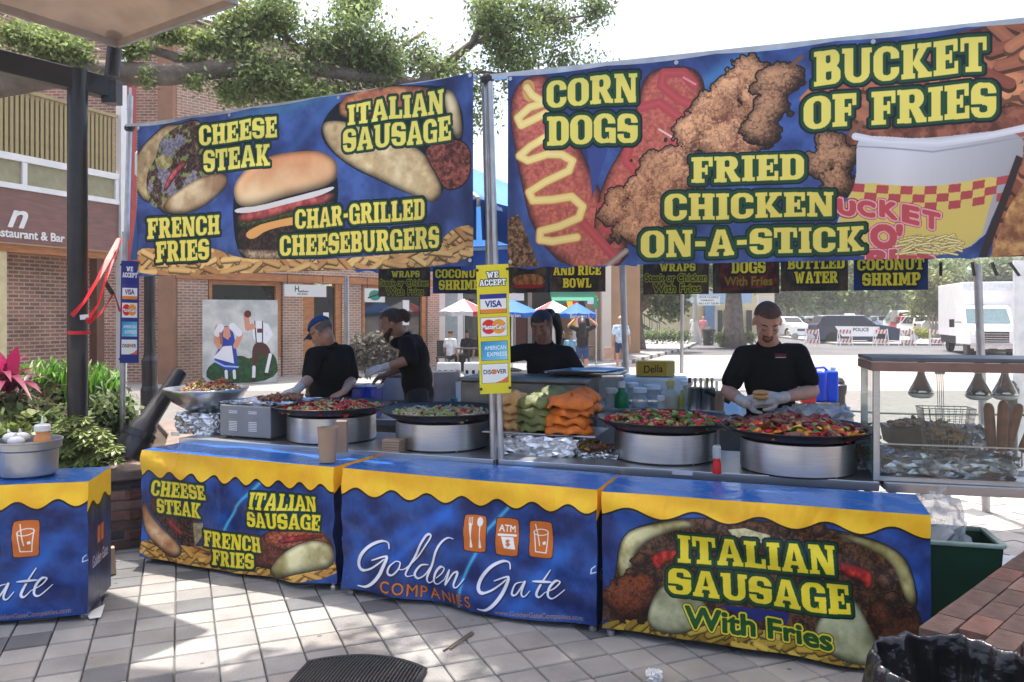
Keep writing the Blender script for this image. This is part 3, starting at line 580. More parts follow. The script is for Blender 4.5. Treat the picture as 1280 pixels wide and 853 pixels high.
def icons(cv):
    OR, WH = (.82, .42, .1), (.96, .95, .92)
    for (x0, y0, x1, y1, s) in ((581, 643.8, 608.5, 688, 2.5), (620.4, 648, 648.5, 693.6, 2.5), (662, 652, 691.5, 697, 2.5)):
        f = lambda e: [(x0 + 3 - e, y0 - e), (x1 - 3 + e, y0 + 2 - e), (x1 + e, y0 + 5 - e), (x1 + e, y1 - 1 + e), (x1 - 3 + e, y1 + 2 + e), (x0 + 2 - e, y1 - 1 + e), (x0 - e, y1 - 4 + e), (x0 - e, y0 + 3 - e)]
        cv.put(cv.poly(f(1)), (.05, .08, .2)); cv.put(cv.poly(f(0)), OR)
    for x in (587, 589, 591): cv.seg([(x, 647.5), (x + .2, 656)], .9, WH)
    cv.seg([(589, 656), (589.6, 672), (589.8, 682)], [3.6, 1.2, 3.6], WH); cv.put(cv.ell(600.5, 653, 3.6, 5.6), WH); cv.seg([(600.5, 656), (600.6, 673), (600.8, 683)], [1.5, 1.2, 3.6], WH)
    cv.text(sans('ATM', 64, 2), 624, 656, 664.5, 644.5, 658.5, 667, WH); cv.seg([(624, 668.5), (645, 670.5)], 2.6, WH); cv.put(cv.poly([(627, 671), (642, 672.5), (645, 687), (631, 685)]), WH); cv.text(sans('$', 64, 3), 633, 674, 683, 638.5, 675, 684, OR)
    cv.seg([(667.5, 666), (670, 690), (683, 692), (685.5, 668)], 1.3, WH); e = [(676.5 + 9.5 * math.cos(a / 12 * 2 * math.pi), 667 + 4 * math.sin(a / 12 * 2 * math.pi)) for a in range(13)]; cv.seg(e, 1.2, WH); cv.seg([(670, 657), (674.5, 683)], 1.3, WH); cv.put(cv.poly([(678, 679), (682, 678), (682.5, 682), (678.5, 682.5)]), WH)
def art_box2():
    cv = Cv(900, 440, [(427, 586.7), (747.5, 614.8), (746, 783.6), (427, 735.8)]); blue_bg(cv, rays2(640, 632) + [([(560, 640), (440, 700)], 18, (.1, .4, .8), .6)]); z = lambda p: zc(p, 410, 560, 3.556)
    scallop(cv, (427, 586.7, 615), (747.5, 614.8, 640), 7.2, 5.5); icons(cv); script_gate(cv, z)
    b = sans('COMPANIES', 64, 1); bm = np.concatenate([np.concatenate([sans(c, 64, 1), np.zeros((sans(c, 64, 1).shape[0], 16), np.float32)], 1) if sans(c, 64, 1).shape[0] == sans('C', 64, 1).shape[0] else np.concatenate([np.resize(sans(c, 64, 1), sans(c, 64, 1).shape), np.zeros((sans(c, 64, 1).shape[0], 16), np.float32)], 1) for c in 'COMPANIES'], 1)
    cv.text(bm, 475, 726, 740.5, 593.5, 742, 757, (.82, .45, .16), ((.7, (.1, .07, .15)),)); cv.text(sans('www.GoldenGateCompanies.com', 64, 1), 620.5, 757.5, 765, 727.5, 770.5, 779, (.6, .48, .42))
    for q in ([(1190, 530), (1175, 540), (1172, 560), (1195, 555)],): cv.seg(z(q), 1.4, (.85, .86, .9))
    return cv
def art_box3():
    cv = Cv(1000, 430, [(749.3, 615.2), (1161.8, 645.7), (1140, 838), (751, 787.4)]); blue_bg(cv, []); z = lambda p: zc(p, 730, 580, 2.844)
    m = cv.poly(z([(105, 420), (120, 265), (200, 225), (350, 195), (700, 215), (980, 260), (1110, 320), (1142, 400), (1145, 525), (1020, 705), (60, 590), (60, 500)])); cv.put(dil(m, 3), BLK); cv.tex(m, (.13, .07, .05), (.42, .27, .16), cv.n3 * .5 + cv.n2 * .5, .35, .65)
    tp(cv, z([(108, 420), (120, 265), (200, 228), (350, 198), (400, 230), (300, 250), (180, 300), (150, 420)]), (.55, .5, .3), (.85, .82, .6), cv.n1)
    tp(cv, z([(850, 250), (1000, 270), (1110, 320), (1142, 400), (1145, 525), (1100, 480), (1080, 360), (980, 300)]), (.52, .48, .24), (.82, .78, .52), cv.n1)
    cv.tex(cv.poly(z([(500, 240), (560, 235), (650, 260), (640, 290), (520, 262)])), (.6, .56, .4), (.8, .78, .6))
    tp(cv, z([(228, 330), (260, 318), (330, 312), (330, 350), (275, 362), (262, 385), (240, 388)]), (.5, .03, .03), (.85, .2, .12), cv.n2, 6); tp(cv, z([(885, 345), (930, 365), (985, 375), (1003, 405), (990, 450), (970, 455), (965, 420), (890, 400)]), (.5, .03, .03), (.85, .2, .12), cv.n2, 6); lumps(cv, [(730 + x / 2.844, 580 + y / 2.844, r) for x, y, r in ((190, 350, 9), (225, 400, 8), (160, 400, 8), (1040, 420, 10), (1060, 480, 9), (700, 240, 8), (440, 225, 8), (820, 240, 9))], (.2, .1, .06), (.6, .4, .28))
    cv.fries(cv.poly(z([(60, 560), (350, 570), (600, 590), (900, 640), (1040, 690), (1020, 720), (60, 600)])), 130, 26, 7, 6, (.5, .38, .07), (.8, .68, .25))
    lumps(cv, [(786, 752, 30), (800, 735, 20)], (.2, .07, .03), (.55, .27, .14)); lumps(cv, [(1110, 795, 34), (1090, 770, 18)], (.12, .06, .03), (.42, .22, .1))
    tp(cv, z([(200, 590), (240, 460), (290, 430), (400, 480), (450, 560), (360, 600), (300, 615)]), (.5, .5, .36), (.74, .74, .58), cv.n1); tp(cv, z([(760, 600), (860, 470), (925, 470), (985, 600), (1020, 690), (980, 705), (850, 680)]), (.48, .5, .36), (.72, .74, .58), cv.n1)
    cv.put(cv.poly(z([(460, 510), (700, 530), (690, 570), (560, 560)])), (.05, .12, .42))
    scallop(cv, (749.3, 615.2, 640), (1161.8, 645.7, 670.5), 5, 6.5)
    head(cv, 'ITALIAN', 843, 672, 706.6, 1037, 685, 720.6, r=(5.5, 3.5)); head(cv, 'SAUSAGE', 831, 713, 745, 1051, 734, 768.5, r=(5.5, 3.5))
    cv.text(sans('With Fries', 64, 3), 850, 759, 786, 1026, 784, 809, (.03, .3, .1), ((3, (.05, .12, .06)), (2.2, (.85, .78, .15))))
    return cv
def art_side():
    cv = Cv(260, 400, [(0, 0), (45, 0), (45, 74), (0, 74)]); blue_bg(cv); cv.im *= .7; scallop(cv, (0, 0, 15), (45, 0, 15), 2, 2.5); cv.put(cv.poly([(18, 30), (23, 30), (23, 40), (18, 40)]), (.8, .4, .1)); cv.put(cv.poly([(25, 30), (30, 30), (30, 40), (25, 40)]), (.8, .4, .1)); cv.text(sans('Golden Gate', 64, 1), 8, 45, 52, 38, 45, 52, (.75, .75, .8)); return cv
def art_accept(bg, yellow):
    cv = Cv(240, 1000, [(0, 0), (24, 0), (24, 100), (0, 100)], base=bg); X = 12
    for t, y0, y1, x0, x1 in (('WE', 5.5, 10.2, 7.5, 16.5), ('ACCEPT', 11.4, 16.2, 2.2, 21.8)): cv.text(slab(t), x0, y0, y1, x1, y0, y1, (.95, .95, .95), ((.55, (.15, .2, .18)),) if yellow else ())
    for i, y in enumerate((23, 41, 59.5, 77)):
        c = [(2.2, y), (21.8, y), (21.8, y + 14.5), (2.2, y + 14.5)]; cv.put(cv.poly([(1.9, y - .3), (22.1, y - .3), (22.1, y + 14.8), (1.9, y + 14.8)]), (.15, .2, .3)); cv.put(cv.poly(c), (.92, .92, .9))
        if i == 0: cv.put(cv.poly([(2.2, y), (21.8, y), (21.8, y + 3.4), (2.2, y + 3.4)]), (.16, .18, .55)); cv.put(cv.poly([(2.2, y + 11.4), (21.8, y + 11.4), (21.8, y + 14.5), (2.2, y + 14.5)]), (.9, .52, .08)); cv.text(sans('VISA', 64, 3), 5.8, y + 4.6, y + 10, 18.5, y + 4.6, y + 10, (.15, .17, .5))
        if i == 1: cv.put(cv.ell(8.2, y + 7, 5.3, 5.6), (.85, .1, .08)); cv.put(cv.ell(15.8, y + 7, 5.3, 5.6), (.93, .6, .15)); cv.text(sans('MasterCard', 64, 3), 3.2, y + 5.2, y + 9, 20.8, y + 5.2, y + 9, (.97, .97, .97), ((.25, (.3, .1, .1)),))
        if i == 2:
            t = np.clip((cv.X + cv.Y - y - 4) / 30, 0, 1)[..., None]; m = cv.poly(c); cv.put(m, np.array((.12, .55, .75)) * (1 - t) + np.array((.55, .82, .9)) * t)
            cv.text(sans('AMERICAN', 64, 1), 4.5, y + 3.2, y + 6.4, 21, y + 3.2, y + 6.4, (.94, .97, .98)); cv.text(sans('EXPRESS', 64, 1), 6.5, y + 8.2, y + 11.6, 21.4, y + 8.2, y + 11.6, (.94, .97, .98))
        if i == 3: cv.put(cv.poly([(21.8, y + 10), (21.8, y + 14.5), (12, y + 14.5), (17, y + 13)]), (.9, .42, .08)); cv.text(sans('DISC VER', 64, 2), 3.2, y + 4.2, y + 7.8, 20.8, y + 4.2, y + 7.8, (.08, .08, .12)); cv.put(cv.ell(11.9, y + 6, 1.5, 1.8), (.9, .45, .1))
    return cv
def art_small(lines, w=320, h=200, base=(.12, .07, .03), bl=False):
    cv = Cv(w, h, [(0, 0), (w / 2, 0), (w / 2, h / 2), (0, h / 2)]); k = w / 2
    if bl: blue_bg(cv); cv.im *= .55
    else: cv.tex(cv.X > -1, (.06, .05, .04), (.3, .24, .17), cv.n1 * .6 + cv.n2 * .4)
    for t, x0, x1, y0, y1, kind in lines:
        if kind: cv.text(slab(t), x0 * k, y0 * h / 2, y1 * h / 2, x1 * k, y0 * h / 2, y1 * h / 2, (.8, .72, .1), ((3, BLK), (1.6, (.05, .15, .08))))
        else: cv.text(sans(t, 64, 2), x0 * k, y0 * h / 2, y1 * h / 2, x1 * k, y0 * h / 2, y1 * h / 2, (.12, .2, .05), ((1.6, (.62, .58, .12)),))
    return cv
# ------------------------------------------------------------------ ground
def gh(Y): return -.2 * min(1, max(0, (Y - 8.5) / 8))
M_grout = mat('grout', (.13, .125, .12), .95, 0, .2, 6)
M_road = brick_mat('street_bricks', (.25, .215, .205), (.29, .25, .235), (.19, .165, .155), .21, .105, .006, .9, uv=False, bump=.2, blotch=.12)
M_asph = mat('asphalt', (.085, .085, .09), .95, 0, .18, .35, bump=.2, bscale=60)
M_side = brick_mat('sidewalk_slabs', (.2, .2, .2), (.23, .225, .22), (.14, .14, .135), 1.4, 1.4, .012, .9, offset=0, uv=False, bump=.2, blotch=.1)
mb = MB(); ys = [-30, 8.5, 12, 16.5, 40, 600]
for a, b in zip(ys[:-1], ys[1:]):
    mb.add([(-400, a, gh(a) - .03), (400, a, gh(a) - .03), (400, b, gh(b) - .03), (-400, b, gh(b) - .03)], [(0, 1, 2, 3)])
tag(mb.build('ground', M_road, origin=(0, 0, 0)), kind='structure')
def sheet(name, pts, m, dz, kind='structure'):
    b = MB(); b.prism([(x, y) for x, y in pts], -.2 - .026 , -.2 - .03 + dz); return tag(b.build(name, m), kind=kind)
sheet('road', [(3.5, 37), (200, 37), (200, 400), (20, 400)], M_asph, .012)
sheet('sidewalk', [(-2.6, 16.8), (-40, 16.8), (-40, 70), (18, 70), (9.7, 44), (1.35, 22.5)], M_side, .14)
sheet('sidewalk', [(19.5, 48), (30, 46.5), (34, 80), (24, 90)], M_side, .14)
# kerb stones along the sidewalk edge: alternating pale and dark
kb = tag(thing('kerb', None, None, (1.35, 22.5, -.23)), kind='structure')
A = Vector((-2.6, 16.8, 0)); B = Vector((1.35, 22.5, 0)); C = Vector((9.7, 44, 0)); M_kd = mat('kerb_dark', (.1, .1, .1), .9); M_kl = mat('kerb_pale', (.5, .48, .45), .9)
i = 0
for p, q in ((A, B), (B, C)):
    L = (q - p).length; d = (q - p) / L; k = int(L / .55)
    for j in range(k):
        a = p + d * (L * j / k); b = p + d * (L * (j + .93) / k); m2 = MB(); m2.bar((a.x + .08, a.y, -.155), (b.x + .08, b.y, -.155), .16, .15); m2.build('kerb_stone', M_kd if i % 3 == 0 else M_kl, kb); i += 1
# paving stones of the plaza: each one a piece
pv = tag(thing('plaza_paving', None, None, (0, 4, 0)), kind='structure')
mb = MB(); mb.box((0, 3, -.032), (60, 29, .02)); mb.build('bedding', M_grout, pv)
PIT, ga = .195, R(22.5); e1 = Vector((math.cos(ga), math.sin(ga), 0)); e2 = Vector((-math.sin(ga), math.cos(ga), 0))
stones = []
for i in range(-60, 60):
    for j in range(-50, 100):
        c = e1 * (i * PIT + .07) + e2 * (j * PIT)
        if not (-9 < c.x < 9 and 1.0 < c.y < 17): continue
        px = 640 + c.x / c.y * 1000; py = HZ + 1650 / c.y
        vis = -15 < px < 1200 and 690 < py < 870 and not (py < 693 + (px - 178) * .155)
        if vis is False and c.y > 12: continue
        stones.append((0 if vis else 1, c.y, c))
stones.sort(key=lambda s: (s[0], s[1]))
PM = [mat('paver_pale', (.275, .262, .245), .88, 0, .2, 3, bump=.3, bscale=90), mat('paver_mid', (.215, .207, .198), .88, 0, .2, 3, bump=.3, bscale=90), mat('paver_dark', (.115, .115, .118), .88, 0, .2, 3, bump=.3, bscale=90), mat('paver_warm', (.24, .222, .205), .88, 0, .2, 3, bump=.3, bscale=90)]
for m in PM:      # blotches and stains run on across the stones
    n = m.node_tree.nodes; L = m.node_tree.links; g = n.new('ShaderNodeNewGeometry')
    for q in [q for q in n if q.type == 'TEX_NOISE']: L.new(g.outputs['Position'], q.inputs['Vector'])
    vn = n.new('ShaderNodeTexVoronoi'); vn.inputs['Scale'].default_value = 5.5; L.new(g.outputs['Position'], vn.inputs['Vector']); mr = n.new('ShaderNodeMapRange'); mr.inputs[1].default_value = .05; mr.inputs[2].default_value = .085; mr.inputs[3].default_value = .45; mr.inputs[4].default_value = 1; L.new(vn.outputs['Distance'], mr.inputs[0])
    b_ = n['Principled BSDF']; src = b_.inputs['Base Color'].links[0].from_socket; mu = n.new('ShaderNodeMix'); mu.data_type = 'RGBA'; mu.blend_type = 'MULTIPLY'; mu.inputs[0].default_value = 1; L.new(src, mu.inputs[6]); L.new(mr.outputs[0], mu.inputs[7]); L.new(mu.outputs[2], b_.inputs['Base Color'])
rg = random.Random(3); meshes = []
for m in PM:
    b = MB(); h = PIT / 2 - .003; k = PIT / 2 - .0062
    b.add([(-h, -k, -.03), (h, -k, -.03), (h, k, -.03), (-h, k, -.03), (-h, -k, -.006), (h, -k, -.006), (h, k, -.006), (-h, k, -.006)] + [(-h + .004, -k + .005, 0), (h - .004, -k + .005, 0), (h - .004, k - .005, 0), (-h + .004, k - .005, 0)],
          [(0,1,5,4),(1,2,6,5),(2,3,7,6),(3,0,4,7),(4,5,9,8),(5,6,10,9),(6,7,11,10),(7,4,8,11),(8,9,10,11)])
    o = b.build('paving_stone', m, pv, origin=(0, 0, 0)); meshes.append(o.data); bpy.data.objects.remove(o)
rest = [MB() for _ in PM]; Pinv = WM[pv.name].inverted()
for n_, (vis, y, c) in enumerate(stones):
    k = rg.choices((0, 1, 2, 3), (50, 22, 12, 16))[0]; dz = rg.uniform(-.0025, .0015); rz = ga + rg.uniform(-.008, .008)
    if n_ < 300:
        o = bpy.data.objects.new('paving_stone', meshes[k]); COL.objects.link(o); o.parent = pv
        o.matrix_local = Pinv @ Matrix.Translation((c.x, c.y, dz)) @ Matrix.Rotation(rz, 4, 'Z')
    else:
        z0 = gh(c.y); h = PIT / 2 - .003; M = Matrix.Rotation(rz, 3, 'Z'); b = rest[k]
        vs = [Vector((c.x, c.y, z0 + dz)) + M @ Vector(q) for q in ((-h, -h, 0), (h, -h, 0), (h, h, 0), (-h, h, 0), (-h, -h, -.02), (h, -h, -.02), (h, h, -.02), (-h, h, -.02))]
        b.add(vs, [(0, 1, 2, 3), (0, 4, 5, 1), (1, 5, 6, 2), (2, 6, 7, 3), (3, 7, 4, 0)])
allr = MB()
for k, b in enumerate(rest): allr.k = k; allr.add(b.v, b.f)
tag(allr.build('paving_stone_field', PM, pv), kind='stuff')

# ------------------------------------------------------------------ brick planters
BM = [mat('brick_red', (.17, .085, .065), .9, 0, .3, 14, bump=.4, bscale=60), mat('brick_brown', (.12, .075, .06), .9, 0, .3, 14, bump=.4, bscale=60), mat('brick_dark', (.06, .05, .052), .9, 0, .3, 14, bump=.4, bscale=60), mat('brick_pink', (.22, .13, .1), .9, 0, .25, 14, bump=.4, bscale=60)]
M_cap = mat('cap_stone', (.15, .115, .1), .85, 0, .25, 7, bump=.35, bscale=40)
M_mort = mat('mortar', (.27, .25, .235), .95, 0, .12, 10)
M_soil = mat('soil', (.05, .035, .025), 1, 0, .4, 6, bump=1, bscale=30)
def brick_run(parent, path, z0, rows, bw=.2, bh=.066, gap=.012, th=.1, inset=.012, weights=(40, 30, 14, 16), seed=1, nmax=290):
    """bricks laid one by one along a path (outer face towards the right-hand side of travel)"""
    r = random.Random(seed); L = [0]; pts = [Vector((*p, 0)) for p in path]
    for a, b in zip(pts[:-1], pts[1:]): L.append(L[-1] + (b - a).length)
    def at(s):
        for i in range(len(pts) - 1):
            if s <= L[i + 1] or i == len(pts) - 2:
                d = (pts[i + 1] - pts[i]).normalized(); return pts[i] + d * (s - L[i]), d
    cache = {}; cnt = 0
    for row in range(rows):
        s = (bw / 2) * (row % 2) - bw / 2
        while s < L[-1] - .02:
            a = max(0, s) + gap / 2; b = min(L[-1], s + bw) - gap / 2; s += bw
            if b - a < .03: continue
            c, d = at((a + b) / 2); n = Vector((d.y, -d.x, 0)); k = r.choices(range(4), weights)[0]; key = (round(b - a, 3), k)
            pos = c - n * (th / 2 - r.uniform(0, .004)) + Vector((0, 0, z0 + row * bh + bh / 2)); rz = math.atan2(d.y, d.x)
            if key not in cache:
                m = MB(); m.box((0, 0, 0), (b - a, th, bh - gap)); o = m.build('brick', BM[k], None, origin=(0, 0, 0)); cache[key] = o.data; bpy.data.objects.remove(o)
            if cnt >= nmax: continue
            o = bpy.data.objects.new('brick', cache[key]); COL.objects.link(o); o.parent = parent; o.matrix_local = WM[parent.name].inverted() @ Matrix.Translation(pos) @ Matrix.Rotation(rz, 4, 'Z'); cnt += 1
out = [(-3.7, 5.28), (-2.86, 5.52), (-2.62, 5.66), (-2.5, 5.86), (-2.5, 6.15), (-2.62, 6.6), (-2.9, 7.3), (-3.4, 8.2)]
pl = thing('raised_planter', 'curved dark brick planter wall with a stone cap behind the left counters', 'planter', (-3.2, 6.6, 0))
brick_run(pl, out, 0, 7, .21, .07, seed=4)
inner = [(-3.7, 5.42), (-2.9, 5.65), (-2.72, 5.75), (-2.63, 5.9), (-2.63, 6.12), (-2.75, 6.55), (-3.02, 7.25), (-3.5, 8.1)]
b = MB(); b.prism([(x - .0, y + .012) for x, y in out] + [(-9, 8.2), (-9, 5.29)], 0, .42); b.build('wall_core', M_mort, pl)
b = MB(); b.prism([(x + .03, y - .03) for x, y in out] + [(x - .12, y + .05) for x, y in reversed(inner)], .49, .56); b.build('cap', M_cap, pl, bevel=.012)
b = MB(); b.prism([(x - .02, y + .02) for x, y in inner] + [(-9, 8.1), (-9, 5.42)], .36, .5); b.build('soil', M_soil, pl)
# seat wall on the right, brick top
rw = thing('brick_seat_wall', 'low wall topped with flat brown bricks at the right behind the black bin bag', 'wall', (2.6, 3.3, 0))
e = [(1.47, 2.93), (1.86, 3.35), (2.17, 3.68), (2.6, 4.08), (3.3, 4.7)]
b = MB(); b.prism([(1.5, 2.9)] + [(x + .03, y - .02) for x, y in e[1:]] + [(5.5, 4.7), (5.5, 1.2), (1.75, 2.7)], 0, .45); b.build('wall_core', M_mort, rw)
d = Vector((.72, .69, 0)); nn = Vector((.69, -.72, 0)); rg = random.Random(9); o0 = Vector((1.47, 2.93, 0)); cache = []
for k in range(4):
    m = MB(); m.box((0, 0, 0), (.196, .096, .05)); q = m.build('brick', BM[(0, 1, 3, 1)[k]], None, origin=(0, 0, 0)); cache.append(q.data); bpy.data.objects.remove(q)
for r_ in range(17):
    for c_ in range(13):
        s = c_ * .203 + (.1 if r_ % 2 else 0) ; p = o0 + d * (s + .12) + nn * (.06 + r_ * .103)
        if p.x < 1.55 or p.y < 2.2 or p.x > 3.4: continue
        q = bpy.data.objects.new('brick', cache[rg.choice((0, 1, 1, 1, 1, 2, 2))]); COL.objects.link(q); q.parent = rw
        q.matrix_local = WM[rw.name].inverted() @ Matrix.Translation((p.x, p.y, .476 + rg.uniform(-.002, .002))) @ Matrix.Rotation(math.atan2(.69, .72) + rg.uniform(-.01, .01), 4, 'Z')
brick_run(rw, [(3.3, 4.7), (1.47, 2.93)][::-1][::-1], 0, 6, seed=6, nmax=60)

# ------------------------------------------------------------------ buildings
M_brk = brick_mat('wall_bricks', (.36, .165, .1), (.2, .095, .065), (.43, .35, .29), .21, .072, .012, blotch=.3)
M_brk2 = brick_mat('wall_bricks_tan', (.43, .245, .16), (.3, .165, .11), (.5, .43, .36), .21, .072, .012, blotch=.2)
def wline(p0, d, px):                       # distance along p0 + s*d where column px crosses it
    k = (px - 640) / FPX; return (k * p0[1] - p0[0]) / (d[0] - k * d[1])
class Fac:
    def __init__(s, p0, d): s.p = Vector((*p0, 0)); s.d = Vector((*d, 0)).normalized(); s.n = Vector((s.d.y, -s.d.x, 0)); s.a = math.atan2(s.d.y, s.d.x)
    def s(s_, px): return wline(s_.p, s_.d, px)
    def z(s_, px, py): q = s_.p + s_.d * s_.s(px); return CH - (py - HZ) * q.y / FPX
    def box(s_, mb, s0, s1, z0, z1, out0, out1):     # out = distance in front of the facade plane
        c = s_.p + s_.d * ((s0 + s1) / 2) + s_.n * ((out0 + out1) / 2); mb.box((c.x, c.y, (z0 + z1) / 2), (s1 - s0, abs(out1 - out0), z1 - z0), rz=s_.a); return mb
    def one(s_, name, m, par, *a, **k): return s_.box(MB(), *a).build(name, m, par, **k)
# restaurant with the slatted balcony
F = Fac((-8.77, 13.7), (.364, .931)); rb = thing('restaurant_building', 'restaurant with tan slatted balcony over a brown name board, at the left', 'building', (-8.8, 13.7, gh(13.7)), F.a)
M_fas = mat('brown_board', (.2, .1, .085), .6, 0, .18, 3, streak=(1, 1, 9)); M_slat = mat('tan_slat', (.36, .29, .14), .7, 0, .1, 6); M_pan = mat('olive_panel', (.3, .28, .17), .7); M_cream = mat('cream_paint', (.62, .52, .3), .7)
F.one('wall', M_brk, rb, -9, 2.5, -.25, 2.86, -1.4, -.5, wuv=True)
F.one('soffit', M_orange, rb, -9, 2.5, 2.74, 2.885, -.55, -.06)
F.one('name_board', M_fas, rb, -9, 2.47, 2.9, 3.83, -.12, 0); F.one('board_edge', mat('tan_trim', (.36, .24, .15), .7), rb, -9, 2.47, 2.87, 2.895, -.1, .02)
for z0, z1 in ((3.835, 3.93), (4.33, 4.45)): F.one('band', M_white, rb, -9, 2.47, z0, z1, -.1, .03)
s = 2.38
while s > -6: F.one('mullion', M_white, rb, s, s + .09, 3.935, 4.325, -.08, .025); F.one('panel', M_pan, rb, s - .99 + .095, s - .005, 3.935, 4.325, -.06, -.02); s -= .99
for k in range(40): s = 2.38 - k * .097; F.one('slat', M_slat, rb, s - .058, s, 4.46, 5.55, -.03, .0)
F.one('balcony_back', mat('dark_slat_back', (.14, .11, .06), .9), rb, -9, 2.4, 4.47, 5.5, -.11, -.06); F.one('handrail', M_slat, rb, -9, 2.44, 5.56, 5.62, -.06, .03)
F.one('corner_post', M_white, rb, 2.48, 2.62, -.2, 6.9, -.08, .06); F.one('column', M_cream, rb, -.9, .2, -.2, 2.86, -.45, -.1)
F.one('downpipe', mat('red_pipe', (.35, .05, .04), .5), rb, 2.78, 2.9, 2.2, 7, -.1, .02)
F.one('post', mat('brown_post', (.13, .06, .04), .7), rb, 2.05, 2.22, -.2, 2.86, -.3, -.1); F.one('upper_wall', M_brk, rb, -9, 2.6, 5.62, 9.5, -3.2, -2.6, wuv=True)
def ftext(name, txt, size, loc, a, m, par, shear=0, off=.0, ext=.006, align='LEFT', sx=1.0):
    c = bpy.data.curves.new(name, 'FONT'); c.body = txt; c.size = size; c.shear = shear; c.offset = off; c.extrude = ext; c.align_x = align; c.materials.append(m)
    o = bpy.data.objects.new(name, c); COL.objects.link(o); Mw = Matrix.Translation(Vector(loc)) @ Matrix.Rotation(a, 4, 'Z') @ Matrix.Rotation(R(90), 4, 'X') @ Matrix.Diagonal((sx, 1, 1, 1))
    bpy.context.view_layer.update(); me = bpy.data.meshes.new_from_object(o); bpy.data.objects.remove(o); o = bpy.data.objects.new(name, me); COL.objects.link(o)
    if par is not None: o.parent = par; o.matrix_local = WM[par.name].inverted() @ Mw
    else: o.matrix_local = Mw
    WM[o.name] = Mw; return o
q = F.p + F.d * 1.24 + F.n * .01; ftext('lettering', 'Restaurant & Bar', .215, (q.x, q.y, 2.985), F.a, M_white, rb, off=.004, align='RIGHT', sx=.98)
q = F.p + F.d * .46 + F.n * .01; ftext('lettering', 'n', .62, (q.x, q.y, 3.17), F.a, M_white, rb, shear=.35, off=.012, align='RIGHT', sx=1.15)
# brick shop row
G = Fac((-8.42, 20.1), (.68, .73)); sh = thing('brick_shop_building', 'two-storey brick shop row with orange wooden fronts behind the left stall', 'building', (-8.42, 20.1, -.2), G.a)
gs = G.s; ZT = 2.55; zt = 9.05
def gbox(name, m, a, b, z0, z1, o0, o1, **k): return G.one(name, m, sh, gs(a), gs(b), z0, z1, o0, o1, **k)
G.one('upper_wall', M_brk2, sh, 0, gs(548), ZT + .22, zt, -.5, 0, wuv=True); G.one('parapet', M_cap, sh, -.1, gs(549), zt, zt + .18, -.6, .08)
b = MB(); b.box((-10.9, 20.5, 4.4), (4.9, .8, 9.3)); b.build('side_wall', M_brk, sh, wuv=True)
b = MB(); b.box((-8.62, 20.04, 4.4), (.38, .3, 9.2)); b.build('pilaster', mat('brown_brick', (.3, .16, .1), .85, 0, .15, 3), sh)
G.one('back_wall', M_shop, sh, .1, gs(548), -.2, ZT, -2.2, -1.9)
G.one('beam', M_orange, sh, -.05, gs(548), ZT, ZT + .2, -.3, .06)
for a, c in ((222, 260), (354, 379), (428, 452), (535, 549)): gbox('brick_pier', M_brk2, a, c, -.2, ZT - .003, -.35, -.01, wuv=True)
for k, (a, c, zs) in enumerate(((262, 352, .45), (454, 533, .5))):
    gbox('sill_wall', M_brk2, a, c, -.2, zs, -.3, -.03, wuv=True)
    fr = MB(); s0, s1 = gs(a), gs(c)
    for x0, x1, z0, z1 in ((s0, s0 + .09, zs, ZT - .01), (s1 - .16, s1, zs, ZT - .01), (s0 + .09, s1 - .16, zs, zs + .09), (s0 + .09, s1 - .16, ZT - .12, ZT - .01)): G.box(fr, x0, x1, z0, z1, -.2, -.04)
    wf = fr.build('window', M_orange, sh); G.one('pane', M_glass, wf, s0 + .09, s1 - .16, zs + .09, ZT - .12, -.14, -.12)
dr = gbox('door', M_orange, 380, 394, -.2, ZT - .003, -.25, -.06); gbox('door_frame', M_orange, 421, 428, -.2, ZT - .003, -.25, -.06); gbox('door_pane', M_glass, 394, 421, -.15, ZT - .1, -.16, -.13)
gbox('notice', mat('green_notice', (.3, .55, .1), .8), 398, 406, 1.15, 1.5, -.125, -.12); gbox('notice', M_white, 407, 414, .9, 1.7, -.125, -.12)
gbox('notice', M_white, 506, 514, 1.75, 2.1, -.11, -.105); gbox('notice', M_white, 506, 514, 1.3, 1.65, -.11, -.105)
q = G.p + G.d * gs(488) + G.n * -.1; ftext('lettering', 'OPEN', .26, (q.x, q.y, 1.55), G.a, M_white, sh, off=.006, ext=.002)
# hanging signs
def hsign(a, c, y0, y1, base, lab, lines, ball=None):
    t = thing('hanging_sign', lab, 'sign', G.p + G.d * gs((a + c) / 2) + G.n * .5 + Vector((0, 0, G.z(a, y1))), G.a)
    cv = Cv(200, int(200 * (y1 - y0) / (c - a)), [(0, 0), (100, 0), (100, 50), (0, 50)], base=(.8, .8, .78))
    for tx, x0, x1, v0, v1 in lines: cv.text(sans(tx, 64, 2), x0, v0, v1, x1, v0, v1, (.1, .1, .12))
    if ball: cv.put(cv.ell(50, 25, 30, 19), ball); cv.seg([(18, 34), (82, 16)], 6, (.15, .15, .2))
    pm = print_mat('sign_print_' + str(a), cv, .6, bump=0); s0, s1 = gs(a), gs(c); z0, z1 = G.z(a, y1), G.z(a, y0)
    m = MB(); q0 = G.p + G.d * s0 + G.n * .52; q1 = G.p + G.d * s1 + G.n * .52; m.add([(q0.x, q0.y, z0), (q1.x, q1.y, z0), (q1.x, q1.y, z1), (q0.x, q0.y, z1)], [(0, 1, 2, 3)], [(0, 0), (1, 0), (1, 1), (0, 1)]); m.build('sign_face', pm, t)
    m = MB(); G.box(m, s0, s1, z0, z1, .48, .515); m.build('board', M_white, t)
    for s in (s0 + .1, s1 - .1): q = G.p + G.d * s + G.n * .5; m = MB(); m.tube([(q.x, q.y, z1), (q.x, q.y, z1 + .3)], .012, 6); m.build('chain', M_blackm, t)
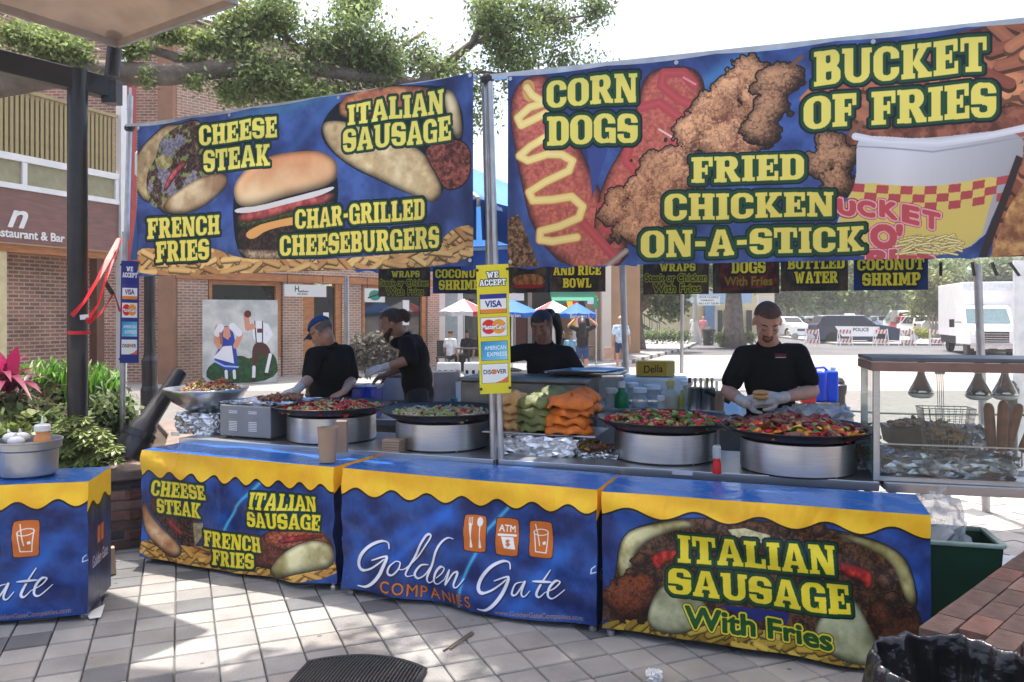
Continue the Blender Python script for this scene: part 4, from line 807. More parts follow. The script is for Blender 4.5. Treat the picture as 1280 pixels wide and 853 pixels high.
hsign(343, 395, 356, 371, None, 'white salon sign with a curly H hanging over the shop window', [('H', 24, 34, 6, 30), ('salon', 34, 56, 22, 32), ('STUDIO', 30, 54, 36, 43)])
hsign(443, 468, 361, 378, None, 'white hanging sign with a green round emblem beside the door', [], (.12, .5, .4))
# painted photo board with two costumed figures without heads
cv = Cv(420, 440, [(253, 375), (347, 375), (347, 478), (253, 478)], base=(.72, .73, .72)); z = lambda p: zc(p, 200, 330, 5.02)
cv.tex(cv.poly([(250, 300), (350, 300), (350, 500), (250, 500)]), (.66, .68, .67), (.8, .8, .78), cv.n1)
cv.tex(cv.poly(z([(290, 615), (500, 560), (560, 600), (620, 540), (735, 565), (740, 740), (290, 740)])), (.03, .2, .08), (.06, .33, .12), cv.n2)
BL = (.06, .2, .6); SK = (.8, .55, .45); WT = (.88, .88, .9)
cv.put(cv.poly(z([(380, 390), (440, 385), (465, 460), (490, 660), (430, 668), (320, 600), (380, 500)])), BL); cv.put(cv.poly(z([(395, 395), (430, 390), (440, 450), (420, 472), (390, 450)])), SK)
cv.put(cv.poly(z([(395, 510), (445, 508), (460, 618), (330, 580)])), WT); cv.seg(z([(330, 595), (400, 632), (485, 640)]), 2, (.6, .75, .9))
for q in ([(360, 395), (350, 480), (370, 510)], [(465, 400), (500, 440), (470, 510)]): cv.seg(z(q), 7, SK)
for q in ([(375, 395), (358, 430)], [(450, 390), (490, 430)]): cv.seg(z(q), 9, WT)
for x in (410, 460): cv.seg(z([(x, 665), (x + 3, 705)]), 4, WT)
cv.put(cv.poly(z([(575, 370), (600, 355), (640, 355), (665, 380), (660, 490), (580, 490)])), WT); cv.seg(z([(590, 360), (600, 490)]), 1.5, (.2, .2, .2)); cv.seg(z([(640, 360), (640, 490)]), 1.5, (.2, .2, .2)); cv.put(cv.poly(z([(605, 405), (640, 405), (640, 430), (605, 430)])), (.3, .12, .08))
cv.put(cv.poly(z([(575, 490), (660, 490), (700, 560), (665, 600), (620, 540), (600, 645), (572, 640)])), (.28, .12, .09)); cv.seg(z([(580, 390), (545, 400), (535, 320)]), 7, SK); cv.seg(z([(665, 390), (690, 440), (660, 480)]), 7, WT); cv.put(cv.ell(*z([(545, 313)])[0], 4.5, 4.5), (.35, .1, .06))
cv.seg(z([(585, 645), (583, 705)]), 4.5, WT); cv.seg(z([(690, 570), (665, 680)]), 4.5, WT); cv.seg(z([(580, 720), (590, 720)]), 4, (.2, .08, .05)); cv.seg(z([(655, 690), (678, 695)]), 4, (.2, .08, .05))
M_pb = print_mat('photo_board_print', cv, .6, bump=.05)
t = thing('photo_board', 'painted face-in-hole board of a dirndl dress and leather shorts figure', 'board', PZ(300, -.09, 19.9)); p0, p1 = PZ(253, 0, 19.5), PZ(347, 0, 20.4)
m = MB(); zb, zz = -.08, 1.65 + (393 - 375) * .0199; m.add([(p0.x, p0.y, zb), (p1.x, p1.y, zb), (p1.x, p1.y, zz), (p0.x, p0.y, zz)], [(0, 1, 2, 3)], [(0, 0), (1, 0), (1, 1), (0, 1)]); m.build('painted_face', M_pb, t)
m = MB(); m.extr([(p0.x, p0.y + .01, zb), (p1.x, p1.y + .01, zb), (p1.x, p1.y + .01, zz), (p0.x, p0.y + .01, zz)], (-.01, .03, 0)); m.build('plywood', M_cord, t)
m = MB(); m.bar((p0.x + .4, p0.y + .1, 1.2), (p0.x + .3, p0.y + .75, -.09), .05); m.bar((p1.x - .4, p1.y + .1, 1.2), (p1.x - .4, p1.y + .6, -.09), .05); m.build('prop', M_orange, t)
# arcade with white columns behind
ar = thing('arcade_building', 'dark arcade with tan wall and white columns behind the woman vendor', 'building', (0, 34, -.2)); M_tan = mat('tan_stucco', (.42, .27, .16), .9, 0, .1, 1); M_tan2 = mat('pale_stucco', (.66, .6, .52), .9, 0, .06, 1)
def fbox(name, m, par, px0, px1, y0, y1, Y, dep=.4, zbot=None, **k):
    a, c = P(px0, y1, Y), P(px1, y0, Y); zb = a.z if zbot is None else zbot
    b = MB(); b.box(((a.x + c.x) / 2, Y + dep / 2, (zb + c.z) / 2), (c.x - a.x, dep, c.z - zb)); return b.build(name, m, par, **k)
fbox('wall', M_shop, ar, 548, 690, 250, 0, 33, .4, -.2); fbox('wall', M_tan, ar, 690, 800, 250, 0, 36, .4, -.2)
fbox('side_wall', M_tan, ar, 745, 783, 250, 0, 31.0, 4.9, -.2); fbox('front_frame', M_white, ar, 549, 556, 340, 0, 27, .3, -.2); fbox('front_frame', M_white, ar, 572, 578, 340, 0, 27.2, .3, -.2); fbox('front_frame', M_white, ar, 556, 572, 340, 365, 27, .25)
fbox('door_pane', mat('pale_glass', (.35, .42, .43), .1), ar, 556, 572, 365, 0, 27.1, .05, -.2)
for a, c in ((692, 700), (716, 724), (752, 764)): fbox('column', M_tan2, ar, a, c, 300, 0, 30, .5, -.2)
for a, c in ((607, 612), (640, 645), (660, 665)): fbox('column', mat('dim_column', (.3, .25, .2), .8), ar, a, c, 300, 0, 31, .4, -.2)
fbox('window', M_glass, ar, 580, 603, 368, 425, 32.8, .1); fbox('window', M_glass, ar, 616, 637, 375, 425, 32.8, .1); fbox('door', mat('red_door', (.16, .04, .03), .7), ar, 646, 658, 385, 0, 32.8, .1, -.2)
fbox('notice', M_white, ar, 552, 575, 355, 363, 26.9, .03); fbox('notice', M_white, ar, 630, 655, 367, 376, 30.9, .03); fbox('roof', M_cap, ar, 540, 800, 235, 250, 30, 6)
m = MB(); a, c = P(690, 376, 28.5), P(748, 376, 28.5); m.extr([(a.x, a.y, a.z), (a.x, a.y + 1.6, a.z + .45), (a.x, a.y + 1.6, a.z + .3), (a.x, a.y, a.z - .12)], (c.x - a.x, 0, 0)); tag(m.build('shop_awning', mat('green_canvas', (.02, .16, .1), .8)), 'green canvas awning over the arcade entrance', 'awning')
# theatre
th = thing('theatre_building', 'pale yellow theatre with a white marquee sign across the street', 'building', (14, 62, -.2)); M_yel = mat('yellow_stucco', (.66, .56, .34), .9, 0, .05, .5)
fbox('wall', M_yel, th, 790, 872, 300, 0, 62, 6, -.2); fbox('wall', M_yel, th, 872, 968, 300, 0, 66, 6, -.2); fbox('marquee', mat('marquee_blue', (.35, .48, .62), .6), th, 873, 940, 364, 379, 58, 4)
fbox('entrance', mat('blue_door', (.12, .24, .45), .5), th, 881, 894, 382, 0, 65.5, .4, -.2)
for a, c in ((898, 903), (906, 910), (922, 926), (934, 940)): fbox('window', M_shop, th, a, c, 388, 415, 65.7, .25)
fbox('column', M_tan2, th, 895, 897, 379, 0, 60, .4, -.2); fbox('column', M_tan2, th, 948, 966, 370, 0, 60, .4, -.2)
cv = art_small([], 300, 110); cv.im[:] = (.85, .86, .85)
for t_, v0, v1, x0, x1 in (('MOVIE CLASSICS', 2, 14, 8, 140), ('CASABLANCA', 20, 31, 20, 110), ('MAY 4 AT 7:30 PM', 38, 50, 8, 142)): cv.text(sans(t_, 40, 1), x0, v0, v1, x1, v0, v1, (.1, .1, .12))
m = MB(); a, c = P(872, 382, 57.9), P(900, 370, 57.9); m.add([(a.x, a.y, a.z), (c.x, a.y, a.z), (c.x, a.y, c.z), (a.x, a.y, c.z)], [(0, 1, 2, 3)], [(0, 0), (1, 0), (1, 1), (0, 1)]); m.build('sign_face', print_mat('marquee_print', cv, .5, bump=0), th)
st = thing('outdoor_stair', 'black metal stair with railing on the yellow theatre side wall', 'stair', P(800, 416, 60)); 
for k in range(12): a = P(786 + k * 3.2, 396 + k * 1.9, 60); m = MB(); m.box(a, (.32, 1, .05)); m.build('step', M_blackm, st)
for dy in (-.5, .5):
    m = MB(); a, c = P(785, 397, 60), P(823, 419, 60); m.bar((a.x, a.y + dy, a.z), (c.x, c.y + dy, c.z), .06, .2); m.bar((a.x, a.y + dy, a.z + .9), (c.x, c.y + dy, c.z + .9), .06); [m.bar((a.x + (c.x - a.x) * f, a.y + dy, a.z + (c.z - a.z) * f), (a.x + (c.x - a.x) * f, a.y + dy, a.z + (c.z - a.z) * f + .9), .04) for f in (0, .25, .5, .75, 1)]; m.build('railing', M_blackm, st)

# ------------------------------------------------------------------ trees and plants
def tree(name, label, x, y, zg, h_trunk, r, blobs, n, size, m=M_leaf, limbs=(), seed=1, group=None, lean=(0, 0), elong=2.0):
    t = thing(name, label, 'tree', (x, y, zg), group=group); b = MB(); top = Vector((x + lean[0], y + lean[1], zg + h_trunk))
    b.tube([(x, y, zg - .1), (x + lean[0] * .2, y, zg + h_trunk * .3), (x + lean[0] * .6, y + lean[1] * .5, zg + h_trunk * .7), top], [r * 1.35, r, r * .85, r * .7], 10)
    for bl in blobs[:7]:
        c = Vector(bl[0]); mid = (top + c) / 2 + Vector((0, 0, .15 * (c - top).length)); b.tube([top - Vector((0, 0, h_trunk * .12)), mid, c], [r * .55, r * .3, r * .1], 6)
    b.build('trunk', M_bark, t, smooth=True); leaves_mesh('crown', blobs, n, size, m, t, seed=seed, elong=elong); return t
# the big oak whose limb crosses the top left
oak = thing('oak_tree', 'large oak whose thick mossy limb crosses above the left banner', 'tree', (-8.2, 8.5, 0))
b = MB(); b.tube([(-8.2, 8.5, -.1), (-8.1, 8.7, 1.5), (-8.0, 9.0, 3.2), (-7.4, 9.3, 4.2)], [.45, .36, .33, .3], 12)
def limb(pts, r0, r1, n=8): b.tube([P(*p) for p in pts], [r0 + (r1 - r0) * i / (len(pts) - 1) for i in range(len(pts))], n)
limb([(-160, 118, 9.2), (-60, 112, 9.4), (20, 100, 9.6), (90, 90, 9.8), (150, 92, 10), (210, 94, 10), (270, 87, 10.2), (330, 83, 10.4), (400, 87, 10.6), (470, 98, 10.9), (560, 112, 11.2)], .2, .07, 10)
limb([(250, 87, 10.2), (215, 70, 10.2), (160, 54, 10.2), (110, 48, 10)], .075, .03); limb([(330, 83, 10.4), (290, 45, 10.5), (230, 20, 10.6)], .05, .02); limb([(400, 87, 10.6), (350, 40, 10.8), (300, 0, 11)], .07, .03)
limb([(470, 98, 10.9), (500, 60, 11.2), (530, 40, 11.4)], .05, .02); limb([(520, 108, 11), (590, 55, 11.5), (612, 5, 11.6), (640, -60, 12)], .07, .03); limb([(590, 55, 11.5), (660, 30, 11.7), (730, 20, 11.8)], .04, .015); limb([(560, 112, 11.2), (600, 90, 11.3), (640, 95, 11.4)], .04, .02)
b.build('trunk', M_bark, oak, smooth=True)
def pb(px, py, Y, rx, rz, w=None): c = P(px, py, Y); s = Y / 1000; return ((c.x, c.y, c.z), (rx * s, rx * s * .9, rz * s), w or rx * rz)
bl = [pb(*q) for q in ((350, 20, 10.6, 55, 35), (410, 55, 10.8, 55, 35), (330, 100, 10.4, 50, 28), (400, 105, 10.6, 50, 22), (300, 60, 10.4, 30, 30), (440, 15, 11, 40, 22), (480, 85, 11, 45, 35), (520, 75, 11.2, 38, 28), (470, 60, 10.9, 30, 16), (570, 95, 11.2, 32, 18), (610, 20, 11.5, 38, 34), (650, 55, 11.6, 50, 28), (690, 20, 11.7, 48, 26), (640, 90, 11.5, 38, 12), (720, 75, 11.8, 40, 11), (745, 10, 11.9, 22, 16), (604, 125, 11.3, 10, 30), (580, 150, 11.3, 8, 20))]
bl = [((c[0] + random.gauss(0, .35) * r[0], c[1] + random.gauss(0, .5) * r[1], c[2] + random.gauss(0, .35) * r[2]), tuple(q * random.uniform(.45, .85) for q in r), w) for c, r, w in bl for _ in range(4)]
leaves_mesh('crown', bl, 20000, .036, M_leaf, oak, seed=5, shell=.1, spread=3.4); leaves_mesh('crown', bl, 12000, .034, M_leafl, oak, seed=15, shell=.1, spread=4)
bl = [pb(*q) for q in ((60, 55, 9.6, 55, 18), (95, 70, 9.7, 25, 14), (165, 60, 10, 22, 14), (210, 40, 10.2, 40, 14), (260, 55, 10.3, 30, 12), (240, 75, 10.1, 14, 8), (290, 115, 10.2, 25, 14), (245, 105, 10, 8, 8), (185, 98, 9.9, 8, 5), (300, 30, 10.5, 40, 20), (380, 125, 10.4, 50, 14), (25, 45, 9.5, 30, 12))]
leaves_mesh('crown', bl, 13000, .034, M_leafl, oak, seed=6, shell=.2)
# unseen leaf clumps added to the oak above the viewer, placed to shade the plaza
oh = [((x - .32, y + 1.81, 7.2), (rx, ry, .4), rx * ry) for x, y, rx, ry in ((.55, 3.5, 1.0, .5), (1.7, 3.3, 1.3, .7), (3.2, 2.9, 1.5, 1.0), (.0, 4.15, .5, .22), (.8, 4.1, .6, .3), (.2, 2.7, 1.5, .5), (-.75, 3.75, .3, .12), (-1.5, 3.2, .7, .22), (-3.3, 3.1, 1.0, .35), (-.5, 4.35, .22, .1), (-1.05, 3.62, .4, .14), (-1.9, 2.6, 1.2, .4))]
leaves_mesh('crown', oh, 34000, .075, M_leaf, oak, seed=8, shell=.05)
b = MB(); b.tube([(-7.6, 9.0, 4.0), (-6, 7.2, 6.6), (-3.4, 5.6, 7.2), (.6, 5.2, 7.2), (2.6, 4.8, 7.2)], [.2, .13, .1, .07, .03], 8); b.build('limb', M_bark, oak, smooth=True)
# street trees
def ptree(px, pyb, Y, hy, r, blobs, n, size, label, name='street_tree', **k):
    g = P(px, pyb, Y); top = P(px, hy, Y); return tree(name, label, g.x, Y, g.z, top.z - g.z, r, [pb(*q) for q in blobs], n, size, **k)
ptree(795, 437, 40, 385, .42, [(770, 355, 40, 30, 22), (800, 345, 40, 40, 20), (835, 360, 40, 25, 22), (835, 382, 40, 18, 12), (775, 380, 40, 14, 14), (815, 320, 40, 50, 20)], 15000, .16, 'forked street tree on the far sidewalk left of the thin white pole', limbs=1, seed=21)
ptree(917, 432, 44, 360, .55, [(915, 335, 44, 45, 20), (880, 330, 44, 30, 16), (950, 340, 44, 30, 16)], 8000, .17, 'thick straight street tree beside the black litter bin', seed=22)
bt = [(985, 75, 34, 22, 'broad dark tree behind the white parked suv'), (1030, 80, 36, 26, 'round tree rising behind the police car roof'), (1078, 78, 34, 22, 'bright green tree above the black sedan'), (1120, 90, 32, 26, 'tall tree behind the white van'), (1165, 84, 36, 28, 'grey green tree left of the box truck'), (1200, 96, 34, 26, 'tree rising behind the box truck top'), (1248, 80, 34, 26, 'tree above the box truck roof'), (958, 90, 24, 20, 'small tree at the theatre corner')]
for i, (px, Y, rx, rz, lb) in enumerate(bt):
    ptree(px, 393 + 1850 / Y, Y, 375, .22, [(px, 358, Y, rx, rz), (px - 14, 368, Y, rx * .5, rz * .6), (px + 15, 350, Y, rx * .6, rz * .7), (px, 338, Y, rx * .9, rz * .6)], 5200, .3, lb, name='parking_tree', seed=30 + i, group='trees round the parking lot', m=(M_leafl if i in (2, 4) else M_leaf))
tr = thing('crape_myrtle', 'slender pale multi-stemmed tree left of the box truck', 'tree', P(1170, 425, 60)); b = MB()
for k in range(6): b.tube([P(1168 + k, 424, 60), P(1160 + k * 5, 395, 60), P(1150 + k * 8, 362, 60)], [.09, .07, .03], 6)
b.build('trunk', mat('pale_bark', (.4, .33, .26), .9), tr); leaves_mesh('crown', [pb(1165, 360, 60, 24, 18), pb(1180, 385, 60, 14, 12), pb(1150, 385, 60, 10, 10)], 5000, .17, mat('yellowish_leaves', (.2, .22, .08), .6, trans=.35, island=.3), tr, seed=44)
# distant woods behind everything
rg = random.Random(5); wb = []
for i in range(46): X = rg.uniform(-75, 105); wb.append(((X, rg.uniform(125, 150), rg.uniform(2.5, 6)), (rg.uniform(5, 9), 4, rg.uniform(3, 4.5)), 1))
tag(leaves_mesh('far_woods', wb, 60000, .6, M_leaf, seed=50), 'mass of distant trees closing the parking lot', kind='stuff')
# hedges
def hedge(label, px0, px1, y0, y1, Y, m, n=3500, size=.07, name='hedge'):
    k = max(2, int((px1 - px0) / 12)); bl = [pb(px0 + (px1 - px0) * (i + .5) / k, (y0 + y1) / 2, Y, (px1 - px0) / k * .75, (y1 - y0) / 2) for i in range(k)]
    o = leaves_mesh(name, bl, n, size, m, seed=int(px0), shell=.3); tag(o, label, 'hedge'); return o
hedge('clipped green hedge in front of the yellow theatre wall', 786, 862, 413, 428, 47, M_leaf); hedge('low yellow-green hedge on the kerb before the parked cars', 1138, 1164, 411, 424, 56, mat('yellow_hedge', (.28, .3, .05), .6, trans=.3, island=.3), 1800)
hedge('small green shrub beside the thick street tree', 895, 912, 416, 431, 44, M_leafl, 900); hedge('small green shrub right of the thick street tree', 925, 942, 414, 430, 44, M_leafl, 900)
M_dry = mat('dusty_leaves', (.13, .12, .1), .8, trans=.2, island=.5); o = leaves_mesh('dusty_shrub', [pb(458, 440, 19, 20, 22), pb(482, 437, 19, 18, 20)], 5200, .06, M_dry, seed=61); tag(o, 'dusty grey shrub behind the blue bins, between the two left vendors', 'shrub')
# planter plants
def plant(name, label, cat='plant'): return lambda loc: thing(name, label, cat, loc)
def blade(mb, base, tip, w, sag=.2, n=6, fold=.25):
    base = Vector(base); tip = Vector(tip); d = tip - base; sd = d.cross(Vector((0, 0, 1)));
    if sd.length < 1e-4: sd = Vector((1, 0, 0))
    sd.normalize(); up = sd.cross(d).normalized(); vs = []
    for i in range(n + 1):
        t = i / n; c = base + d * t + Vector((0, 0, 1)) * (sag * d.length * (math.sin(math.pi * t) * .8 - t * t * .6)); ww = w * (math.sin(math.pi * min(1, .06 + .94 * t) ** .8) ) * .5 + .001
        vs += [c - sd * ww + up * ww * fold, c, c + sd * ww + up * ww * fold]
    fs = []
    for i in range(n): a = i * 3; fs += [(a, a + 1, a + 4, a + 3), (a + 1, a + 2, a + 5, a + 4)]
    mb.add(vs, fs)
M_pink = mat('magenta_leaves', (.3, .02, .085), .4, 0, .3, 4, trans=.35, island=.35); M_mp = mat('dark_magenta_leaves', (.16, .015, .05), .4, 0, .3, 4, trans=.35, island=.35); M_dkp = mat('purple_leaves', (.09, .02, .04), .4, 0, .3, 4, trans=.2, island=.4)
c0 = P(8, 545, 6.0); cd = thing('cordyline_plant', 'plant with magenta blades at the left edge behind the planter wall', 'plant', c0); rg = random.Random(2); k1 = 0
big = [(90, 395, 5.85, .12), (72, 440, 5.75, .11), (28, 425, 5.7, .1), (-6, 432, 5.9, .09)]
for (px, py, Y, w) in [(22, 428, 5.9, .115), (2, 446, 5.8, .08), (-8, 430, 6.0, .1), (30, 462, 5.9, .06), (12, 462, 6.0, .06), (34, 440, 6.1, .06), (44, 462, 5.7, .07), (50, 478, 5.6, .06), (52, 486, 5.7, .06), (30, 478, 5.5, .07), (14, 470, 5.5, .06), (56, 456, 5.9, .06), (0, 480, 5.4, .08), (-20, 450, 5.8, .1), (40, 492, 5.5, .05), (62, 470, 5.9, .04)]:
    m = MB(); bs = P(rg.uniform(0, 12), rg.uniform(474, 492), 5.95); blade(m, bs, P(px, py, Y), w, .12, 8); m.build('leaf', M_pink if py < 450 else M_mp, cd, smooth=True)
m = MB()
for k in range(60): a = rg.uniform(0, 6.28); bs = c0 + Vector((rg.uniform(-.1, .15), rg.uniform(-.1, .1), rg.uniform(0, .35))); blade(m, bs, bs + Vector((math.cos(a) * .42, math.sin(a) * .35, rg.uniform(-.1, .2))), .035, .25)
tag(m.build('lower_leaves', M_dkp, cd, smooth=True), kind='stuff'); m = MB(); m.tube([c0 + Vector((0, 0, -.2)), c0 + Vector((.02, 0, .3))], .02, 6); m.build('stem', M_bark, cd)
M_fern = mat('bright_fern', (.085, .2, .025), .45, 0, .3, 4, trans=.4, island=.35); c0 = P(75, 515, 6.9); fp = thing('fern_shrub', 'bright green feathery shrub behind the black post', 'shrub', c0); m = MB()
for k in range(420):
    px = rg.uniform(20, 148); bs = P(px + rg.uniform(-8, 8), rg.uniform(470, 505), rg.uniform(6.5, 7.3)); a = rg.uniform(0, 6.28); top = 438 + abs(px - 75) * .22; tip = P(px + rg.uniform(-16, 16), top + rg.uniform(0, 32), bs.y + rg.uniform(-.2, .2)); blade(m, bs, tip, .022, .1, 4)
tag(m.build('fronds', M_fern, fp), kind='stuff'); leaves_mesh('foliage', [pb(75, 495, 6.9, 60, 24), pb(130, 500, 7.0, 24, 26), pb(30, 500, 6.6, 40, 26)], 5000, .035, M_leaf, fp, seed=71, elong=2.6)
M_var = mat('variegated_leaves', (.22, .27, .08), .4, 0, .35, 30, trans=.3, island=.3); c0 = P(100, 585, 5.75); vp = thing('schefflera_plant', 'variegated yellow-green bush behind the steel bucket', 'shrub', c0); m = MB()
for k in range(150):
    px = rg.gauss(100, 24); py = rg.uniform(508, 582); px = max(54, min(148, px)); 
    if py < 520 + abs(px - 98) * .75 - 8: continue
    h = P(px, py, rg.uniform(5.55, 5.95))
    for j in range(8): a = j * .785 + k; blade(m, h, h + Vector((math.cos(a) * .075, -.03 + math.sin(a) * .05, math.sin(a) * .03 - .03)), .034, -.1, 3)
tag(m.build('leaf_whorls', M_var, vp), kind='stuff'); m = MB()
for k in range(12): m.tube([c0 + Vector((rg.uniform(-.1, .1), .1, -.12)), P(rg.uniform(70, 135), rg.uniform(520, 570), 5.85)], .006, 5)
m.build('stems', mat('green_stem', (.1, .13, .04), .7), vp); vp['label'] = 'variegated yellow-green bush behind the steel bucket'
o = leaves_mesh('dark_shrub', [pb(60, 545, 6.1, 50, 30), pb(20, 535, 5.9, 40, 34), pb(140, 530, 6.4, 22, 36), pb(5, 575, 5.7, 20, 14)], 9000, .035, M_leaf, seed=72); tag(o, 'dark green leafy shrub low in the planter among the brighter plants', 'shrub')
o = leaves_mesh('small_variegated_shrub', [pb(2, 560, 5.5, 14, 24)], 500, .05, M_var, seed=73); tag(o, 'small yellow-green plant at the frame edge left of the bucket', 'shrub')
# ------------------------------------------------------------------ the stall: canopies, banners, poles
M_tarp = mat('blue_tarp', (.07, .24, .6), .55, 0, .12, 2, bump=.5, bscale=5, trans=.25)
LF, LR, LD, LP = Vector((-2.9, 6.25, 0)), Vector((-.22, 4.85, 0)), Vector((.886, -.463, 0)), Vector((.463, .886, 0))
RF, RD_, RP = Vector((-.015, 4.85, 0)), Vector((.941, -.338, 0)), Vector((.338, .941, 0))
def canopy(label, c, d, p, poles, off=.22, off2=.22, W_=3.0, D_=2.8):
    t = thing('canopy_tent', label, 'canopy', c, 0, group='blue food stall canopies')
    a = c + p * off; q = [a, a + d * W_ + p * (off2 - off), a + d * W_ + p * D_, a + p * D_]; ze, zp = 2.36, 3.13
    pk = (q[0] + q[2]) / 2 + Vector((0, 0, zp)); m = MB(); e = [v + Vector((0, 0, ze)) for v in q]
    for i in range(4):
        A_, B_ = e[i], e[(i + 1) % 4]
        m.grid(lambda u, v, A_=A_, B_=B_: (A_.lerp(B_, u)).lerp(pk, v * .999) - Vector((0, 0, .05 * math.sin(math.pi * u) * math.sin(math.pi * v))), 10, 6, uv=False)
    m.build('roof', M_tarp, t, smooth=True)
    for i in range(4):
        m = MB(); A_, B_ = e[i], e[(i + 1) % 4]; nn = (B_ - A_).normalized().cross(Vector((0, 0, 1))) * .02
        m.grid(lambda u, v: A_.lerp(B_, u) + nn * (.8 + .8 * math.sin(u * 47 + i) * v) - Vector((0, 0, .003 + .24 * v + .012 * v * math.cos(u * 16 * math.pi))), 64, 3, uv=False)
        m.build('valance', mat('shaded_tarp', (.03, .09, .3), .6, 0, .15, 3, trans=.2), t, smooth=True)  # the tarp's blue, darkened: shade painted into the valance colour
    m = MB()
    for i in range(4): m.bar(e[i] - Vector((0, 0, .03)), e[(i + 1) % 4] - Vector((0, 0, .03)), .03); m.bar(e[i], pk - Vector((0, 0, .05)), .025)
    m.build('frame', M_galv, t)
    for k, (x0, y0, x1, y1, Y0, Y1, r, nm) in enumerate(poles):
        A_, B_ = P(x0, y0, Y0), P(x1, y1, Y1); f = (0 - B_.z) / (B_.z - A_.z); G_ = B_ + (B_ - A_) * f; G_.z = gh(G_.y) ; m = MB(); m.tube([A_, B_, G_], r, 10); m.build('pole', M_galv, t, smooth=False, sm_angle=50)
    return t
cl_ = canopy('blue canopy frame on the left behind the cheese steak banner', LF, LD, LP, [(156, 290, 153, 520, 6.32, 6.3, .022, 0), (606, 97, 617, 560, 4.95, 4.93, .022, 0), (433, 345, 434, 470, 8.9, 8.9, .027, 0), (853, 352, 852, 470, 9, 9, .02, 0)], off=.26, off2=.07)
cr_ = canopy('blue canopy frame on the right behind the corn dogs banner', RF, RD_, RP, [(612, 97, 626, 560, 4.9, 4.86, .02, 0), (778, 330, 783, 480, 7.5, 7.5, .031, 0), (1222, 330, 1230, 560, 6.7, 6.7, .032, 0), (1365, 60, 1368, 600, 3.84, 3.82, .022, 0)], off=.11, off2=.11)
m = MB(); q = P(166, 330, 6.3); 
for k in range(3): a = P(157 + k * 3, 150, 6.32); m.tube([P(163, 110 + k * 12, 6.33), P(162, 150 + k * 5, 6.33)], .012, 6)
m.tube([P(163, 120, 6.34), P(158, 300, 6.33)], .022, 8); m.bar(P(158, 157, 6.3), P(178, 156, 6.28), .02); m.build('upright', M_galv, cl_)
for q_ in ((609, 99, 4.9), (162, 160, 6.33)): m = MB(); m.ball(P(*q_), (.045, .03, .035), 8, 5); m.build('corner_joint', M_blackm, cl_)
m = MB(); m.bar(RF + Vector((-.15, .06, 3.1)), RF + RD_ * 3.05 + Vector((0, .03, 3.1)), .03); m.build('top_bar', M_galv, cr_)
m = MB(); m.bar(LF + Vector((0, .03, 3.13)), LR + Vector((0, .03, 3.1)), .03); m.build('top_bar', M_galv, cl_)
for k, (px, d1) in enumerate(((1176, 0), (1215, 3), (1240, 6), (1262, 12))):
    m = MB(); m.bar(P(px, 328, 6.5), P(px + d1, 345, 6.5), .03, .01); m.build('hanging_strap', M_blackm, cr_)
def banner(name, label, A_, L_, d, zb, zt, cv, foldn, amp, seed):
    n = Vector((d.y, -d.x, 0)); rg = np.random.RandomState(seed); ph = rg.rand(8) * 6.28
    t = thing(name, label, 'banner', A_ + Vector((0, 0, zb)))
    def f(u, v):
        w = amp * sum(math.sin(u * (foldn * (.6 + .23 * k)) + ph[k] + v * .7) / (1 + k * .35) for k in range(5)) * (.35 + .65 * math.sin(math.pi * min(1, max(0, v)))) 
        sag = -.012 * abs(math.sin(u * math.pi * 5)) * (1 if v > .5 else -.3)
        return A_ + d * (u * L_) + n * (.03 + w) + Vector((0, 0, zb(u) if callable(zb) else zb + (zt - zb) * v + sag * (v if v > .5 else 1)))
    m = MB(); m.grid(f, 150, 24); m.build('printed_vinyl', print_mat(name + '_print_' + label[:4], cv, .5, trans=.3, bump=.35, bscale=2.5, sat=.86, flare=.05 if seed == 1 else .07), t, smooth=True)
    for u, v in ((.006, .985), (.994, .985), (.006, .03), (.994, .03), (.33, .985), (.66, .985)):
        m = MB(); q = f(u, v) + n * .004; m.lathe([(.006, 0), (.012, 0), (.012, .004), (.006, .004)], 10, q, Matrix.Rotation(math.atan2(d.y, d.x), 3, 'Z') @ Matrix.Rotation(R(90), 3, 'X')); m.build('eyelet', M_galv, t)
    return t
banner('banner', 'blue banner with burger, CHEESE STEAK and CHEESEBURGERS lettering', LF, (LR - LF).length, (LR - LF).normalized(), 1.94, 3.11, art_left(), 26, .006, 1)
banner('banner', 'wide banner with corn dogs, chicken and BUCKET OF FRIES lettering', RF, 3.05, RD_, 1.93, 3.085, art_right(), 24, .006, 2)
# curled corner of the left banner
m = MB(); m.grid(lambda u, v: P(176 - (1 - v) ** 1.6 * 16 * (1 - u), 160 + (1 - v) * 165, 6.24 + .03 * math.sin(v * 5)) + Vector((0, .03 * (1 - u), 0)), 3, 14, uv=False)
tag(m.build('banner_flap', mat('blue_vinyl', (.03, .08, .24), .4, 0, .3, 4, trans=.3), smooth=True), 'folded blue side flap hanging at the left edge of the cheese steak banner', 'flap')
def small_banner(px0, px1, yb, Y0, Y1, lines, label, bl=False, ztop=2.42, over=None):
    A_, B_ = P(px0, yb, Y0), P(px1, yb, Y1); A_.z = B_.z = (A_.z + B_.z) / 2; cv = art_small(lines, bl=bl)
    if over: over(cv)
    h = Vector((0, 0, ztop - A_.z)); d = (B_ - A_).normalized(); n = Vector((d.y, -d.x, 0)) * .012
    m = MB(); m.grid(lambda u, v: A_.lerp(B_, u) + h * v + n * math.sin(u * 9) * (1 - v), 16, 6); o = m.build('menu_banner', print_mat('menu_' + label[:12], cv, .5, trans=.12, bump=.2), smooth=True); tag(o, label, 'banner', 'small menu banners hung along the back of the canopies')
wr = [('WRAPS', .25, .8, .52, .64, 1), ('Steak or Chicken', .03, .97, .68, .8, 0), ('With Fries', .15, .88, .84, .97, 0)]; cs_ = [('COCONUT', .05, .95, .53, .7, 1), ('SHRIMP', .12, .9, .74, .93, 1)]
